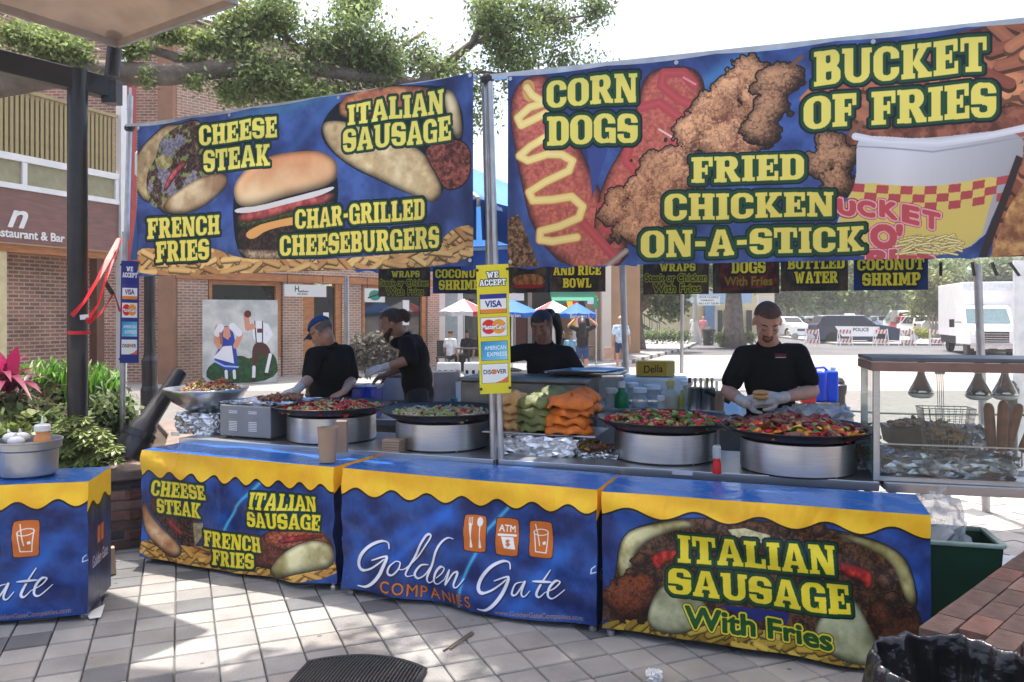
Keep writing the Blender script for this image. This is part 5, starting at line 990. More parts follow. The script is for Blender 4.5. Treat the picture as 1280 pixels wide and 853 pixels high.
small_banner(473, 538, 371, 8.7, 8.6, wr, 'WRAPS menu banner above the bearded vendor, left of the yellow card sign')
small_banner(541, 606, 367, 8.55, 8.45, cs_, 'COCONUT SHRIMP menu banner just left of the yellow card sign', True)
def bun(cv): cv.tex(cv.ell(80, 78, 60, 14), (.35, .2, .08), (.6, .4, .2)); cv.put(cv.ell(80, 88, 60, 4), (.5, .08, .05)); cv.put(cv.poly([(140, 0), (160, 0), (160, 100), (150, 100)]), (.05, .12, .25))
small_banner(634, 688, 366, 8.4, 8.3, [], 'menu banner showing a sandwich, right of the yellow card sign', over=bun)
small_banner(686, 757, 365, 8.3, 8.2, [('AND RICE', .08, .92, .5, .68, 1), ('BOWL', .25, .75, .74, .92, 1)], 'AND RICE BOWL menu banner above the woman vendor')
small_banner(804, 886, 368, 7.4, 7.3, wr, 'WRAPS menu banner over the street, left of the DOGS With Fries one')
small_banner(891, 974, 367, 7.25, 7.1, [('DOGS', .28, .8, .5, .69, 1), ('With Fries', .18, .9, .74, .88, 0)], 'DOGS With Fries menu banner above the shaven-headed vendor', over=lambda cv: (cv.tex(cv.poly([(10, 40), (150, 30), (155, 90), (20, 96)]), (.2, .06, .02), (.4, .14, .06)), cv.text(slab('DOGS'), 45, 50, 69, 128, 50, 69, (.8, .72, .1), ((3, BLK),)), cv.text(sans('With Fries', 64, 2), 29, 74, 88, 144, 74, 88, (.5, .42, .1))))
small_banner(976, 1060, 364, 7.05, 6.9, [('BOTTLED', .1, .95, .5, .66, 1), ('WATER', .2, .85, .7, .88, 1)], 'BOTTLED WATER menu banner right of the DOGS With Fries one')
small_banner(1067, 1160, 363, 6.85, 6.65, cs_, 'COCONUT SHRIMP menu banner at the right end of the row', True)
# umbrella-like shade sail with its black post, top left
M_bp = mat('black_post', (.018, .017, .02), .35, 0, .3, 8, coat=.3)
sp = thing('shade_structure', 'square brown cloth shade on a thick black post and beam at the top left', 'sunshade', (-3.14, 5.8, .5))
m = MB(); m.tube([(-3.15, 5.8, .3), (-3.15, 5.8, 3.42)], .068, 16); m.build('post', M_bp, sp, sm_angle=40)
m = MB(); m.bar((-4.6, 4.35, 3.46), (-2.98, 5.98, 3.33), .11, .15); m.box((-2.98, 5.96, 3.3), (.11, .11, .17)); m.build('beam', M_bp, sp, bevel=.006)
m = MB(); m.tube([P(140, 95, 5.97), P(148, 0, 5.95), P(152, -60, 5.93)], .052, 12); m.build('mast', M_bp, sp, sm_angle=40)
Cc = Vector((-2.91, 5.9, 3.66)); u1 = Vector((-.5, -.866, 0)); u2 = Vector((.816, -.578, 0)); M_sail = mat('brown_canvas', (.17, .125, .095), .85, 0, .35, 2.2, trans=.25)
m = MB(); m.grid(lambda u, v: Cc + u2 * (1.42 * u) + u1 * (1.0 * v) + Vector((0, 0, .42 * (1 - abs(2 * u - 1)) * (1 - abs(2 * v - 1)))), 10, 10, uv=False); m.build('canvas', M_sail, sp, smooth=True)
m = MB(); E = [Cc, Cc + u2 * 1.42, Cc + u2 * 1.42 + u1, Cc + u1]
for i in range(4): m.bar(E[i] - Vector((0, 0, .02)), E[(i + 1) % 4] - Vector((0, 0, .02)), .03, .05)
m.build('rim', mat('tan_frame', (.34, .28, .23), .6), sp)
m = MB(); m.tube([P(98, 345, 5.72), P(146, 296, 6.2)], .012, 6)
M_red = mat('red_strap', (.6, .015, .02), .5, 0, .15, 5); rs = thing('ratchet_strap', 'red ratchet strap tied from the black post to the canopy pole', 'strap', P(98, 400, 5.7))
def ribbon(pts, w, m_, par, name='webbing'):
    pts = [Vector(p) for p in pts]; m = MB(); vs = []
    for i, p in enumerate(pts):
        d = (pts[min(i + 1, len(pts) - 1)] - pts[max(0, i - 1)]).normalized(); s_ = d.cross(Vector((0, 1, 0))).normalized() * w / 2; tw = Vector((0, .015 * math.sin(i * 1.3), 0)); vs += [p - s_ - tw, p + s_ + tw]
    m.add(vs, [(2 * i, 2 * i + 1, 2 * i + 3, 2 * i + 2) for i in range(len(pts) - 1)]); return m.build(name, m_, par, solid=.002)
ribbon([P(90, 395, 5.72), P(105, 378, 5.72), P(122, 350, 5.85), P(135, 325, 6), P(150, 298, 6.2)], .035, M_red, rs)
ribbon([P(109, 400, 5.72), P(122, 382, 5.8), P(132, 350, 5.9), P(150, 298, 6.2)], .03, M_red, rs); ribbon([P(109, 404, 5.72), P(125, 392, 5.8), P(142, 366, 6), P(150, 390, 6.2)], .035, M_red, rs)
m = MB(); m.lathe([(.0725, -.012), (.0745, -.012), (.0745, .012), (.0725, .012)], 16, P(98.5, 416, 5.8)); m.build('webbing_loop', M_red, rs); m = MB(); m.bar(P(131, 352, 5.9), P(141, 368, 5.95), .03, .02); m.build('ratchet', M_blackm, rs); m = MB(); m.bar(P(100, 397, 5.72), P(111, 396, 5.74), .012, .035); m.build('tag', M_white, rs)
# card signs
def card(label, c4, bg, yellow, par=None):
    TL, TR, BR, BL_ = c4; t = thing('card_sign', label, 'sign', BL_); m = MB(); m.grid(lambda u, v: BL_.lerp(BR, u).lerp(TL.lerp(TR, u), v) + Vector((0, -.008 * math.sin(u * math.pi), 0)), 6, 12); m.build('printed_face', print_mat('card_' + label[:6], art_accept(bg, yellow), .4, bump=.05), t, smooth=True)
    for a in (TL.lerp(BR, .04), TR.lerp(BL_, .04), BL_.lerp(TR, .04), BR.lerp(TL, .04)): m = MB(); m.ball(a + Vector((0, -.012, 0)), (.009, .004, .009), 8, 5); m.build('rivet', M_blackm, t)
card('yellow WE ACCEPT card sign on the pole between the two banners', (P(595, 332, 4.76), P(635.5, 330, 4.76), P(639, 491, 4.78), P(600, 493, 4.78)), (.88, .82, .1), True)
card('blue WE ACCEPT card sign on the left pole beside the brick wall', (P(151.5, 326, 6.22), P(174, 327, 6.22), P(173.5, 454, 6.22), P(149.5, 454, 6.22)), (.06, .16, .5), False)

# ------------------------------------------------------------------ printed counters
def counter(label, A_, B_, cv, dep=.44, H=.745, seed=0, src=None):
    A_ = Vector((*A_, 0)); B_ = Vector((*B_, 0)); L_ = (B_ - A_).length; d = (B_ - A_).normalized(); p = Vector((-d.y, d.x, 0)); a = math.atan2(d.y, d.x)
    t = thing('counter_table', label, 'counter', A_, a); rg = np.random.RandomState(seed); ph = rg.rand(12) * 6.28
    def wr(u, v): return .0105 * (1 - v) * sum(math.sin(u * (7 + 5 * k) + ph[k] + v * (3 + k)) for k in range(4)) + .004 * sum(math.sin(v * (9 + 6 * k) + u * (4 + 3 * k) + ph[4 + k]) for k in range(4))
    m = MB(); hem = lambda u: .035 + .01 * math.sin(u * 5 + ph[8])
    m.k = 0; m.grid(lambda u, v: Vector((u * L_, -wr(u, v) * math.sin(math.pi * min(1, max(0, u * 20, 0))) if False else -wr(u, v), hem(u) + (H - hem(u)) * v)), 60, 24)
    m.k = 1; m.grid(lambda u, v: Vector((u * L_, (-wr(u, 1) if v == 0 else 0) + v * dep, H + .005 * math.sin(u * 9 + ph[9]) * math.sin(math.pi * v) + .004 * math.sin(u * 23 + v * 8) * math.sin(math.pi * v))), 40, 12)
    m.k = 2; m.grid(lambda u, v: Vector((L_ - (0 if u else 0), u * dep + (-wr(1, v) * (1 - u)), hem(1) + (H - hem(1)) * v)), 12, 24)
    m.grid(lambda u, v: Vector((0, (1 - u) * dep + (-wr(0, v) * u), hem(0) + (H - hem(0)) * v)), 12, 24)
    m.k = 1; m.grid(lambda u, v: Vector(((1 - u) * L_, dep, .035 + (H - .035) * v)), 20, 6)
    fm = src or print_mat('counter_print_' + label[:10], cv, .36, bump=.4, bscale=5); o = m.build('printed_cover', [fm, M_ctop, M_cside], t, smooth=True, local=True, origin=(0, 0, 0), sm_angle=45)
    for x in (.035, L_ - .035):
        for y in (.05, dep - .04): m = MB(); m.tube([(x, y, 0), (x, y, H - .03)], .014, 8); m.lathe([(.022, 0), (.022, .02), (.014, .03)], 10, (x, y, 0)); m.build('leg', M_galv, t, local=True)
    return t, fm
M_ctop = mat('blue_vinyl_top', (.022, .11, .38), .22, 0, .15, 2, bump=.9, bscale=5); M_cside = print_mat('counter_side_print', art_side(), .36, bump=.4)
counter('counter with CHEESE STEAK, ITALIAN SAUSAGE and FRENCH FRIES print', (-2.47, 5.33), (-1.055, 4.735), art_box1(), seed=1)
_, gm = counter('counter with Golden Gate COMPANIES print in the middle of the row', (-1.0, 4.70), (.437, 4.12), art_box2(), seed=2)
counter('counter with large ITALIAN SAUSAGE With Fries print at the right', (.46, 4.09), (1.885, 3.6), art_box3(), seed=3)
counter('blue and yellow counter cut off by the left picture edge, carrying the steel bucket', (-3.777, 4.004), (-2.29, 4.32), None, seed=4, src=gm, dep=.44)

# ------------------------------------------------------------------ steel tables
ZT_ = .77
def steel_table(label, A_, B_, dep=.75):
    A_ = Vector((*A_, 0)); B_ = Vector((*B_, 0)); L_ = (B_ - A_).length; d = (B_ - A_).normalized(); t = thing('steel_table', label, 'table', A_, math.atan2(d.y, d.x)); 
    m = MB(); m.box((L_ / 2, dep / 2, ZT_ - .02), (L_, dep, .04)); m.build('table_top', M_steel2, t, local=True, bevel=.004)
    m = MB(); m.box((L_ / 2, -.012, ZT_ - .022), (L_ - .01, .02, .05)); m.build('front_lip', M_steel, t, local=True, bevel=.003)
    m = MB(); m.box((L_ / 2, dep / 2, .25), (L_ - .1, dep - .1, .02)); m.build('lower_shelf', M_steel2, t, local=True)
    for x in (.05, L_ - .05):
        for y in (.05, dep - .05): m = MB(); m.tube([(x, y, 0), (x, y, ZT_ - .04)], .02, 8); m.build('leg', M_galv, t, local=True)
    return t
steel_table('steel work table carrying the two left griddle pans', (-2.36, 5.70), (-.1, 4.85)); steel_table('steel work table carrying the two right griddle pans', (-.08, 4.85), (1.93, 4.20)); steel_table('steel work table under the glass warming case', (1.95, 4.19), (3.25, 3.9), .66)
m = MB(); m.box((0, 0, 0), (.11, .003, .026), rz=R(-18)); o = m.build('maker_plate', mat('plate_metal', (.7, .7, .7), .4, 1)); o.location = P(853, 594, 4.42); tag(o, 'small pale metal plate on the front lip of the right steel table', 'plate')
m = MB(); m.box((0, 0, 0), (.07, .003, .026), rz=R(-20)); o = m.build('maker_plate', MATS['plate_metal']); o.location = P(219, 545, 5.66); tag(o, 'small metal plate on the table lip below the foil block', 'plate')

# ------------------------------------------------------------------ griddles and food
M_pan = mat('seasoned_pan', (.03, .02, .018), .38, .4, .4, 9)
def griddle(px, Y, label, dr=.31, pr=.42, hz=.175):
    x = (px - 640) * Y / 1000; t = thing('round_griddle', label, 'griddle', (x, Y, ZT_))
    m = MB(); m.lathe([(dr - .004, .012), (dr, .012), (dr, hz), (dr - .004, hz), (dr - .006, .02)], 48); m.build('burner_drum', M_steel, t, smooth=True, local=True, origin=(0, 0, 0), sm_angle=40)
    m = MB(); m.lathe([(dr - .03, 0), (dr - .01, .0), (dr - .01, .014), (dr - .03, .014)], 40); m.build('base_ring', M_black, t, local=True, origin=(0, 0, 0)); 
    m = MB(); z = hz - .005; m.lathe([(0, z), (.24, z), (.345, z + .03), (pr - .01, z + .066), (pr, z + .075), (pr - .006, z + .079), (pr - .02, z + .07), (.34, z + .038), (.24, z + .01), (0, z + .008)], 56); m.build('pan', M_pan, t, smooth=True, local=True, origin=(0, 0, 0), sm_angle=50)
    for k in range(3): a = k * 2.1 + .9; m = MB(); m.ball((math.cos(a) * (dr - .02), math.sin(a) * (dr - .02), .004), (.014, .014, .006), 8, 4); m.build('foot', M_galv, t, local=True)
    for s in (-1, 1):
        m = MB(); m.tube([(s * (pr - .02), -.05, z + .07), (s * (pr + .03), -.04, z + .085), (s * (pr + .03), .04, z + .085), (s * (pr - .02), .05, z + .07)], .007, 6); m.build('handle', M_black, t, local=True)
    return t, Vector((x, Y, ZT_ + z + .04))
FM = {k: mat('food_' + k, c, .3, 0, .2, 30, island=.25, trans=t_) for k, c, t_ in (('red', (.5, .012, .01), .15), ('green', (.1, .2, .02), .25), ('lime', (.38, .42, .1), .3), ('white', (.6, .56, .38), .3), ('yellow', (.75, .33, .01), .1), ('brown', (.16, .06, .025), 0), ('dred', (.24, .012, .015), .1), ('tan', (.42, .22, .09), 0))}
def vegetables(name, label, c, r, h, pal, n, seed, size=.03, par=None, kind='stuff', edge=.9, cut=None):
    """loose strips and chunks of vegetables heaped on a pan"""
    rg = random.Random(seed); m = MB(); keys = [k for k, w in pal]; ws = [w for k, w in pal]; mats = [FM[k] for k in keys]
    for i in range(n):
        rr = r * math.sqrt(rg.random()) * edge; a = rg.uniform(0, 6.283); x, y = rr * math.cos(a), rr * math.sin(a)
        if cut and cut(x / r, y / r): continue
        hh = h * (1 - (rr / r) ** 2.2) * (.7 + .5 * math.sin(x * 23 + seed) * math.sin(y * 19)) + rg.uniform(0, .018); f = .5 + .5 * math.sin(x * 17 + seed * 2.1 + 3 * math.sin(y * 13 + seed)); 
        ww = [w * (.25 + 1.8 * abs(((j * .37 + f) % 1) - .5) * 2) for j, w in enumerate(ws)]; k = rg.choices(range(len(keys)), ww)[0]; m.k = k
        p = Vector(c) + Vector((x, y, hh)); s = size * rg.uniform(.6, 1.3); q = Matrix.Rotation(rg.uniform(0, 6.28), 3, 'Z') @ Matrix.Rotation(rg.gauss(0, .5), 3, 'X') @ Matrix.Rotation(rg.gauss(0, .45), 3, 'Y')
        if keys[k] in ('red', 'dred', 'green', 'lime') and rg.random() < .65:      # curled pepper strip
            L_ = s * 1.1; w = s * .32; vs = []; N = 5; cur = rg.uniform(.6, 1.6)
            for j in range(N + 1):
                b = (j / N - .5) * 2 * cur; cx, cz = L_ * math.sin(b) / cur * .6, L_ * (math.cos(b) - 1) / cur * .6 + .004
                vs += [p + q @ Vector((cx, -w, cz)), p + q @ Vector((cx, w, cz)), p + q @ Vector((cx * .86, w, cz - .005)), p + q @ Vector((cx * .86, -w, cz - .005))]
            m.add(vs, [(4 * j + a_, 4 * j + (a_ + 1) % 4, 4 * j + 4 + (a_ + 1) % 4, 4 * j + 4 + a_) for j in range(N) for a_ in range(4)] + [(3, 2, 1, 0), (4 * N, 4 * N + 1, 4 * N + 2, 4 * N + 3)])
        elif keys[k] in ('white',) : m.box(p, (s * 1.3, s * .16, s * .14), rot=q)
        elif keys[k] == 'brown': m.ball(p, (s * 1.1, s * .45, s * .4), 8, 5, q)
        else: m.box(p, (s * .9, s * .6, s * .22), rot=q, taper=.7)
    o = m.build(name, mats, par); 
    if par is None: tag(o, label, 'food', kind=kind)
    return o
g1, c1 = griddle(415, 5.67, 'round griddle with red peppers in front of the blue-capped vendor'); vegetables('pepper_mix', 'red and pale green pepper mix on the leftmost round pan', c1, .4, .03, [('red', 6), ('lime', 4), ('white', 3), ('dred', 1)], 430, 1, .042)
g2, c2 = griddle(553, 5.37, 'round griddle with pale onions between the left vendors'); vegetables('onion_mix', 'sliced pale onions and green peppers on the second round pan', c2, .38, .01, [('white', 7), ('lime', 3), ('tan', 1), ('red', .4)], 330, 2, .042)
g3, c3 = griddle(831, 4.93, 'round griddle of red and green peppers, right of the coloured shells'); vegetables('pepper_mix', 'bright red and green pepper mix on the third round pan', c3, .4, .05, [('red', 7), ('green', 4), ('lime', 3), ('white', 1.5)], 520, 3, .045)
g4, c4 = griddle(996, 4.55, 'round griddle heaped with peppers and sausage below the shaven-headed vendor'); vegetables('pepper_mix', 'heap of red, yellow and green peppers on the rightmost round pan', c4, .41, .06, [('red', 6), ('yellow', 2.4), ('green', 2.2), ('dred', 3), ('brown', 1.2), ('lime', 1.2), ('tan', 1)], 560, 4, .048)
vegetables('browned_onions', 'browned onions piled in the middle of the rightmost round pan', c4 + Vector((-.02, .02, .05)), .2, .03, [('dred', 4), ('tan', 2), ('brown', 2), ('white', .5)], 150, 14, .04)
for k, (px, py, a) in enumerate(((948, 541, .3), (962, 551, -.2), (1060, 545, .5), (1040, 536, .1))):
    m = MB(); q = P(px, py, 4.42 if py > 545 else 4.6); 
    for j in range(4): m.tube([q + Vector((-.04, j * .014, 0)), q + Vector((0, j * .014 + .005, .018)), q + Vector((.045, j * .014, .004))], .008, 6)
    tag(m.build('yellow_pepper', FM['yellow'], smooth=True), ['bundle of yellow pepper strips at the left of the rightmost pan', 'yellow pepper strips on the front rim of the rightmost pan', 'yellow pepper strips at the right of the rightmost pan', 'yellow pepper strips high on the right of the heap'][k], 'food')
t = thing('serving_tongs', 'steel tongs lying in the pepper heap near the vendor hands', 'tongs', P(935, 530, 4.75)); m = MB(); m.bar(P(925, 531, 4.75), P(938, 522, 4.85), .012, .004); m.bar(P(927, 533, 4.73), P(940, 524, 4.83), .012, .004); m.build('arms', M_steel, t)
# square vented griddle at the left with the foil tray
t = thing('box_griddle', 'square steel griddle with slotted vents beside the leftmost round pan', 'griddle', (-1.8, 5.85, ZT_), R(-21)); m = MB(); m.box((0, 0, .125), (.44, .46, .22)); m.build('body', mat('griddle_grey', (.27, .28, .3), .4, .7, .1, 5), t, local=True, bevel=.008)
for k in range(2):
    for j in range(8): m = MB(); m.box((-.1 + k * .17, -.232, .06 + j * .012 + (.05 if j > 5 else 0)), (.07, .006, .005)); m.build('vent_slot', M_white, t, local=True)
for x in (-.18, .18):
    for y in (-.18, .18): m = MB(); m.lathe([(.018, 0), (.018, .016)], 10, (x, y, 0)); m.build('foot', M_black, t, local=True)
def crumple(name, m_, label, cat, c, sx, sy, sz, rz=0, amp=.012, seed=1, taper=.9, n=14, par=None, kind=None):
    rg = np.random.RandomState(seed); m = MB(); T = Matrix.Translation(Vector(c)) @ Matrix.Rotation(rz, 4, 'Z'); N = rg.rand(n + 1, n + 1) - .5; Q = rg.rand(4 * n + 1, 9, 3) - .5
    def side(u, v):
        k = u * 4; i = int(min(k, 3.999)); f = k - i; w = taper + (1 - taper) * v; pts = [(-1, -1), (1, -1), (1, 1), (-1, 1), (-1, -1)]; x = pts[i][0] * (1 - f) + pts[i + 1][0] * f; y = pts[i][1] * (1 - f) + pts[i + 1][1] * f; q = Q[int(u * 4 * n) % (4 * n), int(v * 8)]
        return T @ Vector((x * sx / 2 * w + q[0] * amp * 2, y * sy / 2 * w + q[1] * amp * 2, sz * v + q[2] * amp * (0 if v == 0 else 1)))
    m.grid(side, 4 * n, 8, uv=False); m.grid(lambda u, v: T @ Vector(((u * 2 - 1) * sx / 2 * .99, (v * 2 - 1) * sy / 2 * .99, sz * .97 + N[int(u * n), int(v * n)] * amp * 2)), n, n, uv=False)
    o = m.build(name, m_, par)
    if label: tag(o, label, cat, kind=kind)
    return o
crumple('foil_tray', M_foil, 'flat foil-lined tray on top of the square steel griddle', 'tray', (-1.75, 5.85, ZT_ + .236), .56, .46, .02, R(-21), .008, 3); vegetables('grilled_meat', 'browned meat spread on the flat foil tray', (-1.68, 5.85, ZT_ + .262), .17, .012, [('brown', 5), ('tan', 2), ('dred', 2)], 130, 5, .03)
# salad bowl on foil block
m = MB(); q = P(255, 515, 6.0); m.lathe([(.1, 0), (.13, 0), (.24, .07), (.3, .155), (.305, .17), (.298, .17), (.24, .085), (.12, .012), (0, .01)], 40, (q.x, 6.05, .925)); tag(m.build('mixing_bowl', M_steel, smooth=True), 'wide steel mixing bowl heaped with chopped food at the left end', 'bowl')
m = MB(); m.box((q.x, 6.05, .85), (.16, .16, .15)); tag(m.build('bowl_stand', M_steel2), 'plain metal block under the wide mixing bowl', 'stand'); vegetables('chopped_salad', 'chopped onions, tomato and meat in the wide mixing bowl', (q.x + .03, 6.05, 1.06), .25, .085, [('tan', 5), ('lime', 3), ('red', 2), ('white', 2), ('brown', 2)], 520, 6, .026)
crumple('foil_block', M_foil, 'crumpled foil-wrapped pan under the mixing bowl', 'foil', (-2.28, 5.93, ZT_), .36, .2, .15, R(-20), .016, 4); crumple('foil_block', M_foil, 'smaller crumpled foil piece right of the foil-wrapped pan', 'foil', (-2.02, 5.85, ZT_), .16, .14, .13, R(-20), .014, 5)
# foil tray with the coloured shells
def ring(px, Y): return (px - 640) * Y / 1000
crumple('foil_pan', M_foil, 'deep foil pan under the coloured shells', 'foil', (ring(676, 5.1), 5.1, ZT_), .56, .3, .12, R(-19), .014, 6, .86)
m = MB(); m.box((ring(683, 5.15), 5.17, ZT_ + .131), (.74, .4, .012), rz=R(-19)); tag(m.build('baking_sheet', M_steel2, bevel=.004), 'baking sheet lying across the deep foil pan', 'tray')
crumple('foil_wrap', M_foil, 'open foil with orange shell scraps right of the deep foil pan', 'foil', (ring(750, 4.95), 4.98, ZT_), .26, .22, .03, R(-15), .016, 8); vegetables('shell_scraps', 'orange shell scraps on the open foil', (ring(744, 4.95), 5.0, ZT_ + .04), .1, .03, [('yellow', 3), ('brown', 1)], 30, 9, .04)
SH = {'orange': mat('orange_shell', (.72, .17, .015), .5, 0, .2, 12, bump=.5, bscale=30, trans=.1), 'green': mat('green_shell', (.15, .16, .045), .55, 0, .25, 12, bump=.5, bscale=30), 'tan': mat('tan_shell', (.55, .3, .1), .55, 0, .2, 12, bump=.5, bscale=30)}
def shell(kind, px, Y, z, r, seed, label):
    rg = np.random.RandomState(seed); ph = rg.rand(6) * 6.28; m = MB(); x = ring(px, Y) + rg.uniform(-.012, .012); r *= rg.uniform(.9, 1.06); w8, w5 = rg.uniform(.003, .012), rg.uniform(.004, .012); N, K = 40, 9; vs = []
    for j in range(K + 1):
        t_ = j / K
        for i in range(N):
            a = 2 * math.pi * i / N; e = 1 + .07 * math.sin(6 * a + ph[0]) * t_ + .05 * math.sin(11 * a + ph[1]) * t_ ** 2 + .04 * math.sin(3 * a + ph[2]); rr = r * math.sin(t_ * 1.75) * e
            vs.append((x + rr * math.cos(a), Y + rr * math.sin(a) * .92, z + .075 * (math.cos(t_ * 1.9) + .33) / 1.33 + w8 * math.sin(7 * a + ph[3]) * t_ + w5 * math.sin(3 * a + ph[1] + t_ * 7) + .005 * math.sin(13 * a + ph[4] + t_ * 12) * math.sin(4 * a + ph[5]) + rg.uniform(-.003, .003)))
    m.add(vs, [(j * N + i, j * N + (i + 1) % N, (j + 1) * N + (i + 1) % N, (j + 1) * N + i) for j in range(K) for i in range(N)]); tag(m.build('crisp_shell', SH[kind], smooth=True, solid=.006), label, 'food', kind + ' crisp shells stacked on the foil pan')
W4 = ['lowest', 'second lowest', 'third', 'topmost']
z0 = ZT_ + .14
for k in range(4):
    shell('orange', 713, 5.02, z0 + .003 + k * .052, .145, 10 + k, W4[k] + ' shell of the front orange stack'); shell('green', 672, 5.1, z0 + .003 + k * .05, .12, 20 + k, W4[k] + ' shell of the front green stack')
    shell('tan', 643, 5.2, z0 + .003 + k * .054, .1, 30 + k, W4[k] + ' shell of the pale tan stack beside the pole')
for k in range(2): shell('orange', 730, 5.24, z0 + .12 + k * .055, .115, 40 + k, ['lower', 'upper'][k] + ' orange shell behind the front orange stack'); shell('green', 690, 5.33, z0 + .12 + k * .06, .13, 50 + k, ['lower', 'upper'][k] + ' green shell behind the front green stack')
# griddle hood, trays and lids behind
t = thing('steel_grill', 'soot-stained steel grill box behind the coloured shells', 'grill', (ring(664, 5.85), 5.95, 0), R(-18)); M_soot = mat('sooty_steel', (.2, .18, .16), .5, .7, .5, 5); m = MB(); m.box((0, 0, .86), (.93, .5, .6)); m.build('body', M_soot, t, local=True, bevel=.01); m = MB(); m.box((0, 0, 1.175), (.97, .54, .025)); m.build('lid', M_soot, t, local=True, bevel=.006)
for x in (-.4, .4):
    for y in (-.2, .2): m = MB(); m.tube([(x, y, 0), (x, y, .57)], .02, 8); m.build('leg', M_galv, t, local=True)
m = MB(); c = PZ(733, 1.21, 6.0); m.lathe([(.26, 0), (.33, .025), (.335, .025), (.26, -.004)], 4, c, Matrix.Rotation(R(27), 3, 'Z'), 1.1, .7); m.box(c + Vector((0, 0, .008)), (.56, .32, .006), rz=R(-18)); tag(m.build('sheet_pan', M_steel, sm_angle=20), 'shallow steel sheet pan on the grill in front of the woman vendor', 'tray')
for k in range(3): m = MB(); c = PZ(752, 1.15 + k * .022, 6.7); m.lathe([(0, .03), (.12, .026), (.23, .008), (.24, 0), (.23, .002)], 28, c, sx=1 - k * .08, sy=.8); tag(m.build('pan_lid', M_steel, smooth=True), ['lowest', 'middle', 'top'][k] + ' of the three steel lids stacked beside the woman vendor', 'lid', 'stacked steel lids beside the woman vendor')
t = thing('lid_stand', 'plain steel stand under the stacked lids', 'stand', PZ(752, -.0, 6.7)); m = MB(); m.box(PZ(752, .56, 6.7), (.4, .36, 1.12)); m.build('body', M_steel2, t)
# back cart with bottles
t = thing('steel_cart', 'waist-high steel cart holding bottles and jars behind the third pan', 'cart', (ring(822, 6.05), 6.05, 0), R(-14)); m = MB(); m.box((0, 0, .945), (.98, .5, .03)); m.build('cart_top', M_steel2, t, local=True, bevel=.004); m = MB(); m.box((0, .02, .6), (.9, .44, .66)); m.build('cabinet', mat('pale_steel', (.55, .56, .58), .4, .6), t, local=True, bevel=.006)
for x in (-.4, .4): m = MB(); m.lathe([(.04, 0), (.05, .03), (.05, .2), (.02, .26)], 10, (x, -.1, 0)); m.build('caster', M_black, t, local=True)
M_clear = mat('clear_plastic', (.6, .64, .64), .15, 0, .1, 10, alpha=.45); M_grn = mat('green_plastic', (.0, .22, .07), .3); M_cream2 = mat('cream_bottle', (.55, .52, .38), .3, alpha=.85)
def bottle(name, px, Y, r, h, m_, label, capm=None, neck=.35, base=.96, cat='bottle', caph=.03, square=False):
    t = thing(name, label, cat, (ring(px, Y), Y, base)); m = MB(); n = 4 if square else 20
    m.lathe([(r * .96, 0), (r, .006), (r, h * .55), (r * .9, h * .66), (r * neck, h * .82), (r * neck, h)], n, (0, 0, 0), Matrix.Rotation(R(45), 3, 'Z') if square else None); m.build('body', m_, t, smooth=not square, local=True, origin=(0, 0, 0), bevel=.006 if square else 0, sm_angle=50)
    m = MB(); m.lathe([(r * neck * 1.25, h), (r * neck * 1.25, h + caph), (r * neck, h + caph * 1.2)], 14); m.build('cap', capm or M_white, t, local=True); return t
bottle('jug', 777, 5.9, .052, .15, M_grn, 'green plastic jug with white cap behind the third pan', neck=.45, caph=.04); bottle('jar', 800, 5.93, .06, .11, M_clear, 'clear plastic jar right of the green jug', neck=.7); bottle('jar', 815, 6.1, .065, .12, M_clear, 'taller clear jar behind, between the green and cream jugs', neck=.8)
bottle('jug', 838, 5.88, .075, .17, M_cream2, 'large cream-coloured oil jug behind the third pan', mat('yellow_cap', (.6, .5, .12), .5), neck=.35); bottle('bottle', 826, 5.75, .028, .07, M_clear, 'small clear cup in front of the cream jug', neck=.8); bottle('jar', 790, 6.15, .05, .13, M_clear, 'clear jar standing behind the green jug', neck=.8); bottle('jar', 858, 6.1, .05, .15, M_cream2, 'cream jar behind the oil bottle', neck=.8); bottle('jar', 764, 6.0, .05, .1, M_clear, 'clear jar at the left end of the steel cart', neck=.8); bottle('bottle', 852, 5.8, .02, .14, mat('oil', (.35, .3, .05), .2), 'thin yellow oil bottle right of the cream jug')
for k, (px, Y) in enumerate(((868, 5.85), (886, 5.8))):
    m = MB(); m.lathe([(.052, 0), (.052, .15), (.056, .155), (.05, .155), (.047, .01), (0, .008)], 24, (ring(px, Y), Y, .96)); tag(m.build('steel_canister', M_steel, smooth=True, sm_angle=40), ['left', 'right'][k] + ' of the two small steel canisters of squeeze bottles', 'canister', 'steel canisters of squeeze bottles')
for k, (px, cc) in enumerate(((862, 'dred'), (869, 'white'), (876, 'white'), (884, 'lime'), (890, 'white'))): bottle('squeeze_bottle', px, 5.85, .018, .13, FM['white'], 'squeeze bottle with ' + ['dark red', 'white', 'pale', 'lime green', 'cream'][k] + ' tip in the steel canisters', FM[cc], base=1.02, neck=.5)
m = MB(); q = PZ(898, 1.02, 5.75); m.tube([q + Vector((-.1, 0, .08)), q + Vector((.08, 0, 0))], [.014, .018], 8); m.build('x', M_blackm) if False else tag(m.build('spray_handle', M_blackm), 'black tool handle leaning right of the canisters', 'tool'); m = MB(); m.lathe([(.035, 0), (.035, .12), (.02, .14)], 14, PZ(899, .96, 5.75)); tag(m.build('paper_cup', mat('cup_tan', (.35, .22, .15), .7)), 'tan container right of the steel canisters', 'cup')
cv = Cv(200, 100, [(0, 0), (100, 0), (100, 50), (0, 50)], base=(.75, .58, .12)); cv.text(sans('Della', 64, 1), 22, 14, 40, 88, 10, 36, (.12, .1, .05)); m = MB(); A_, B_ = PZ(797, 1.16, 6.35), PZ(833, 1.16, 6.3)
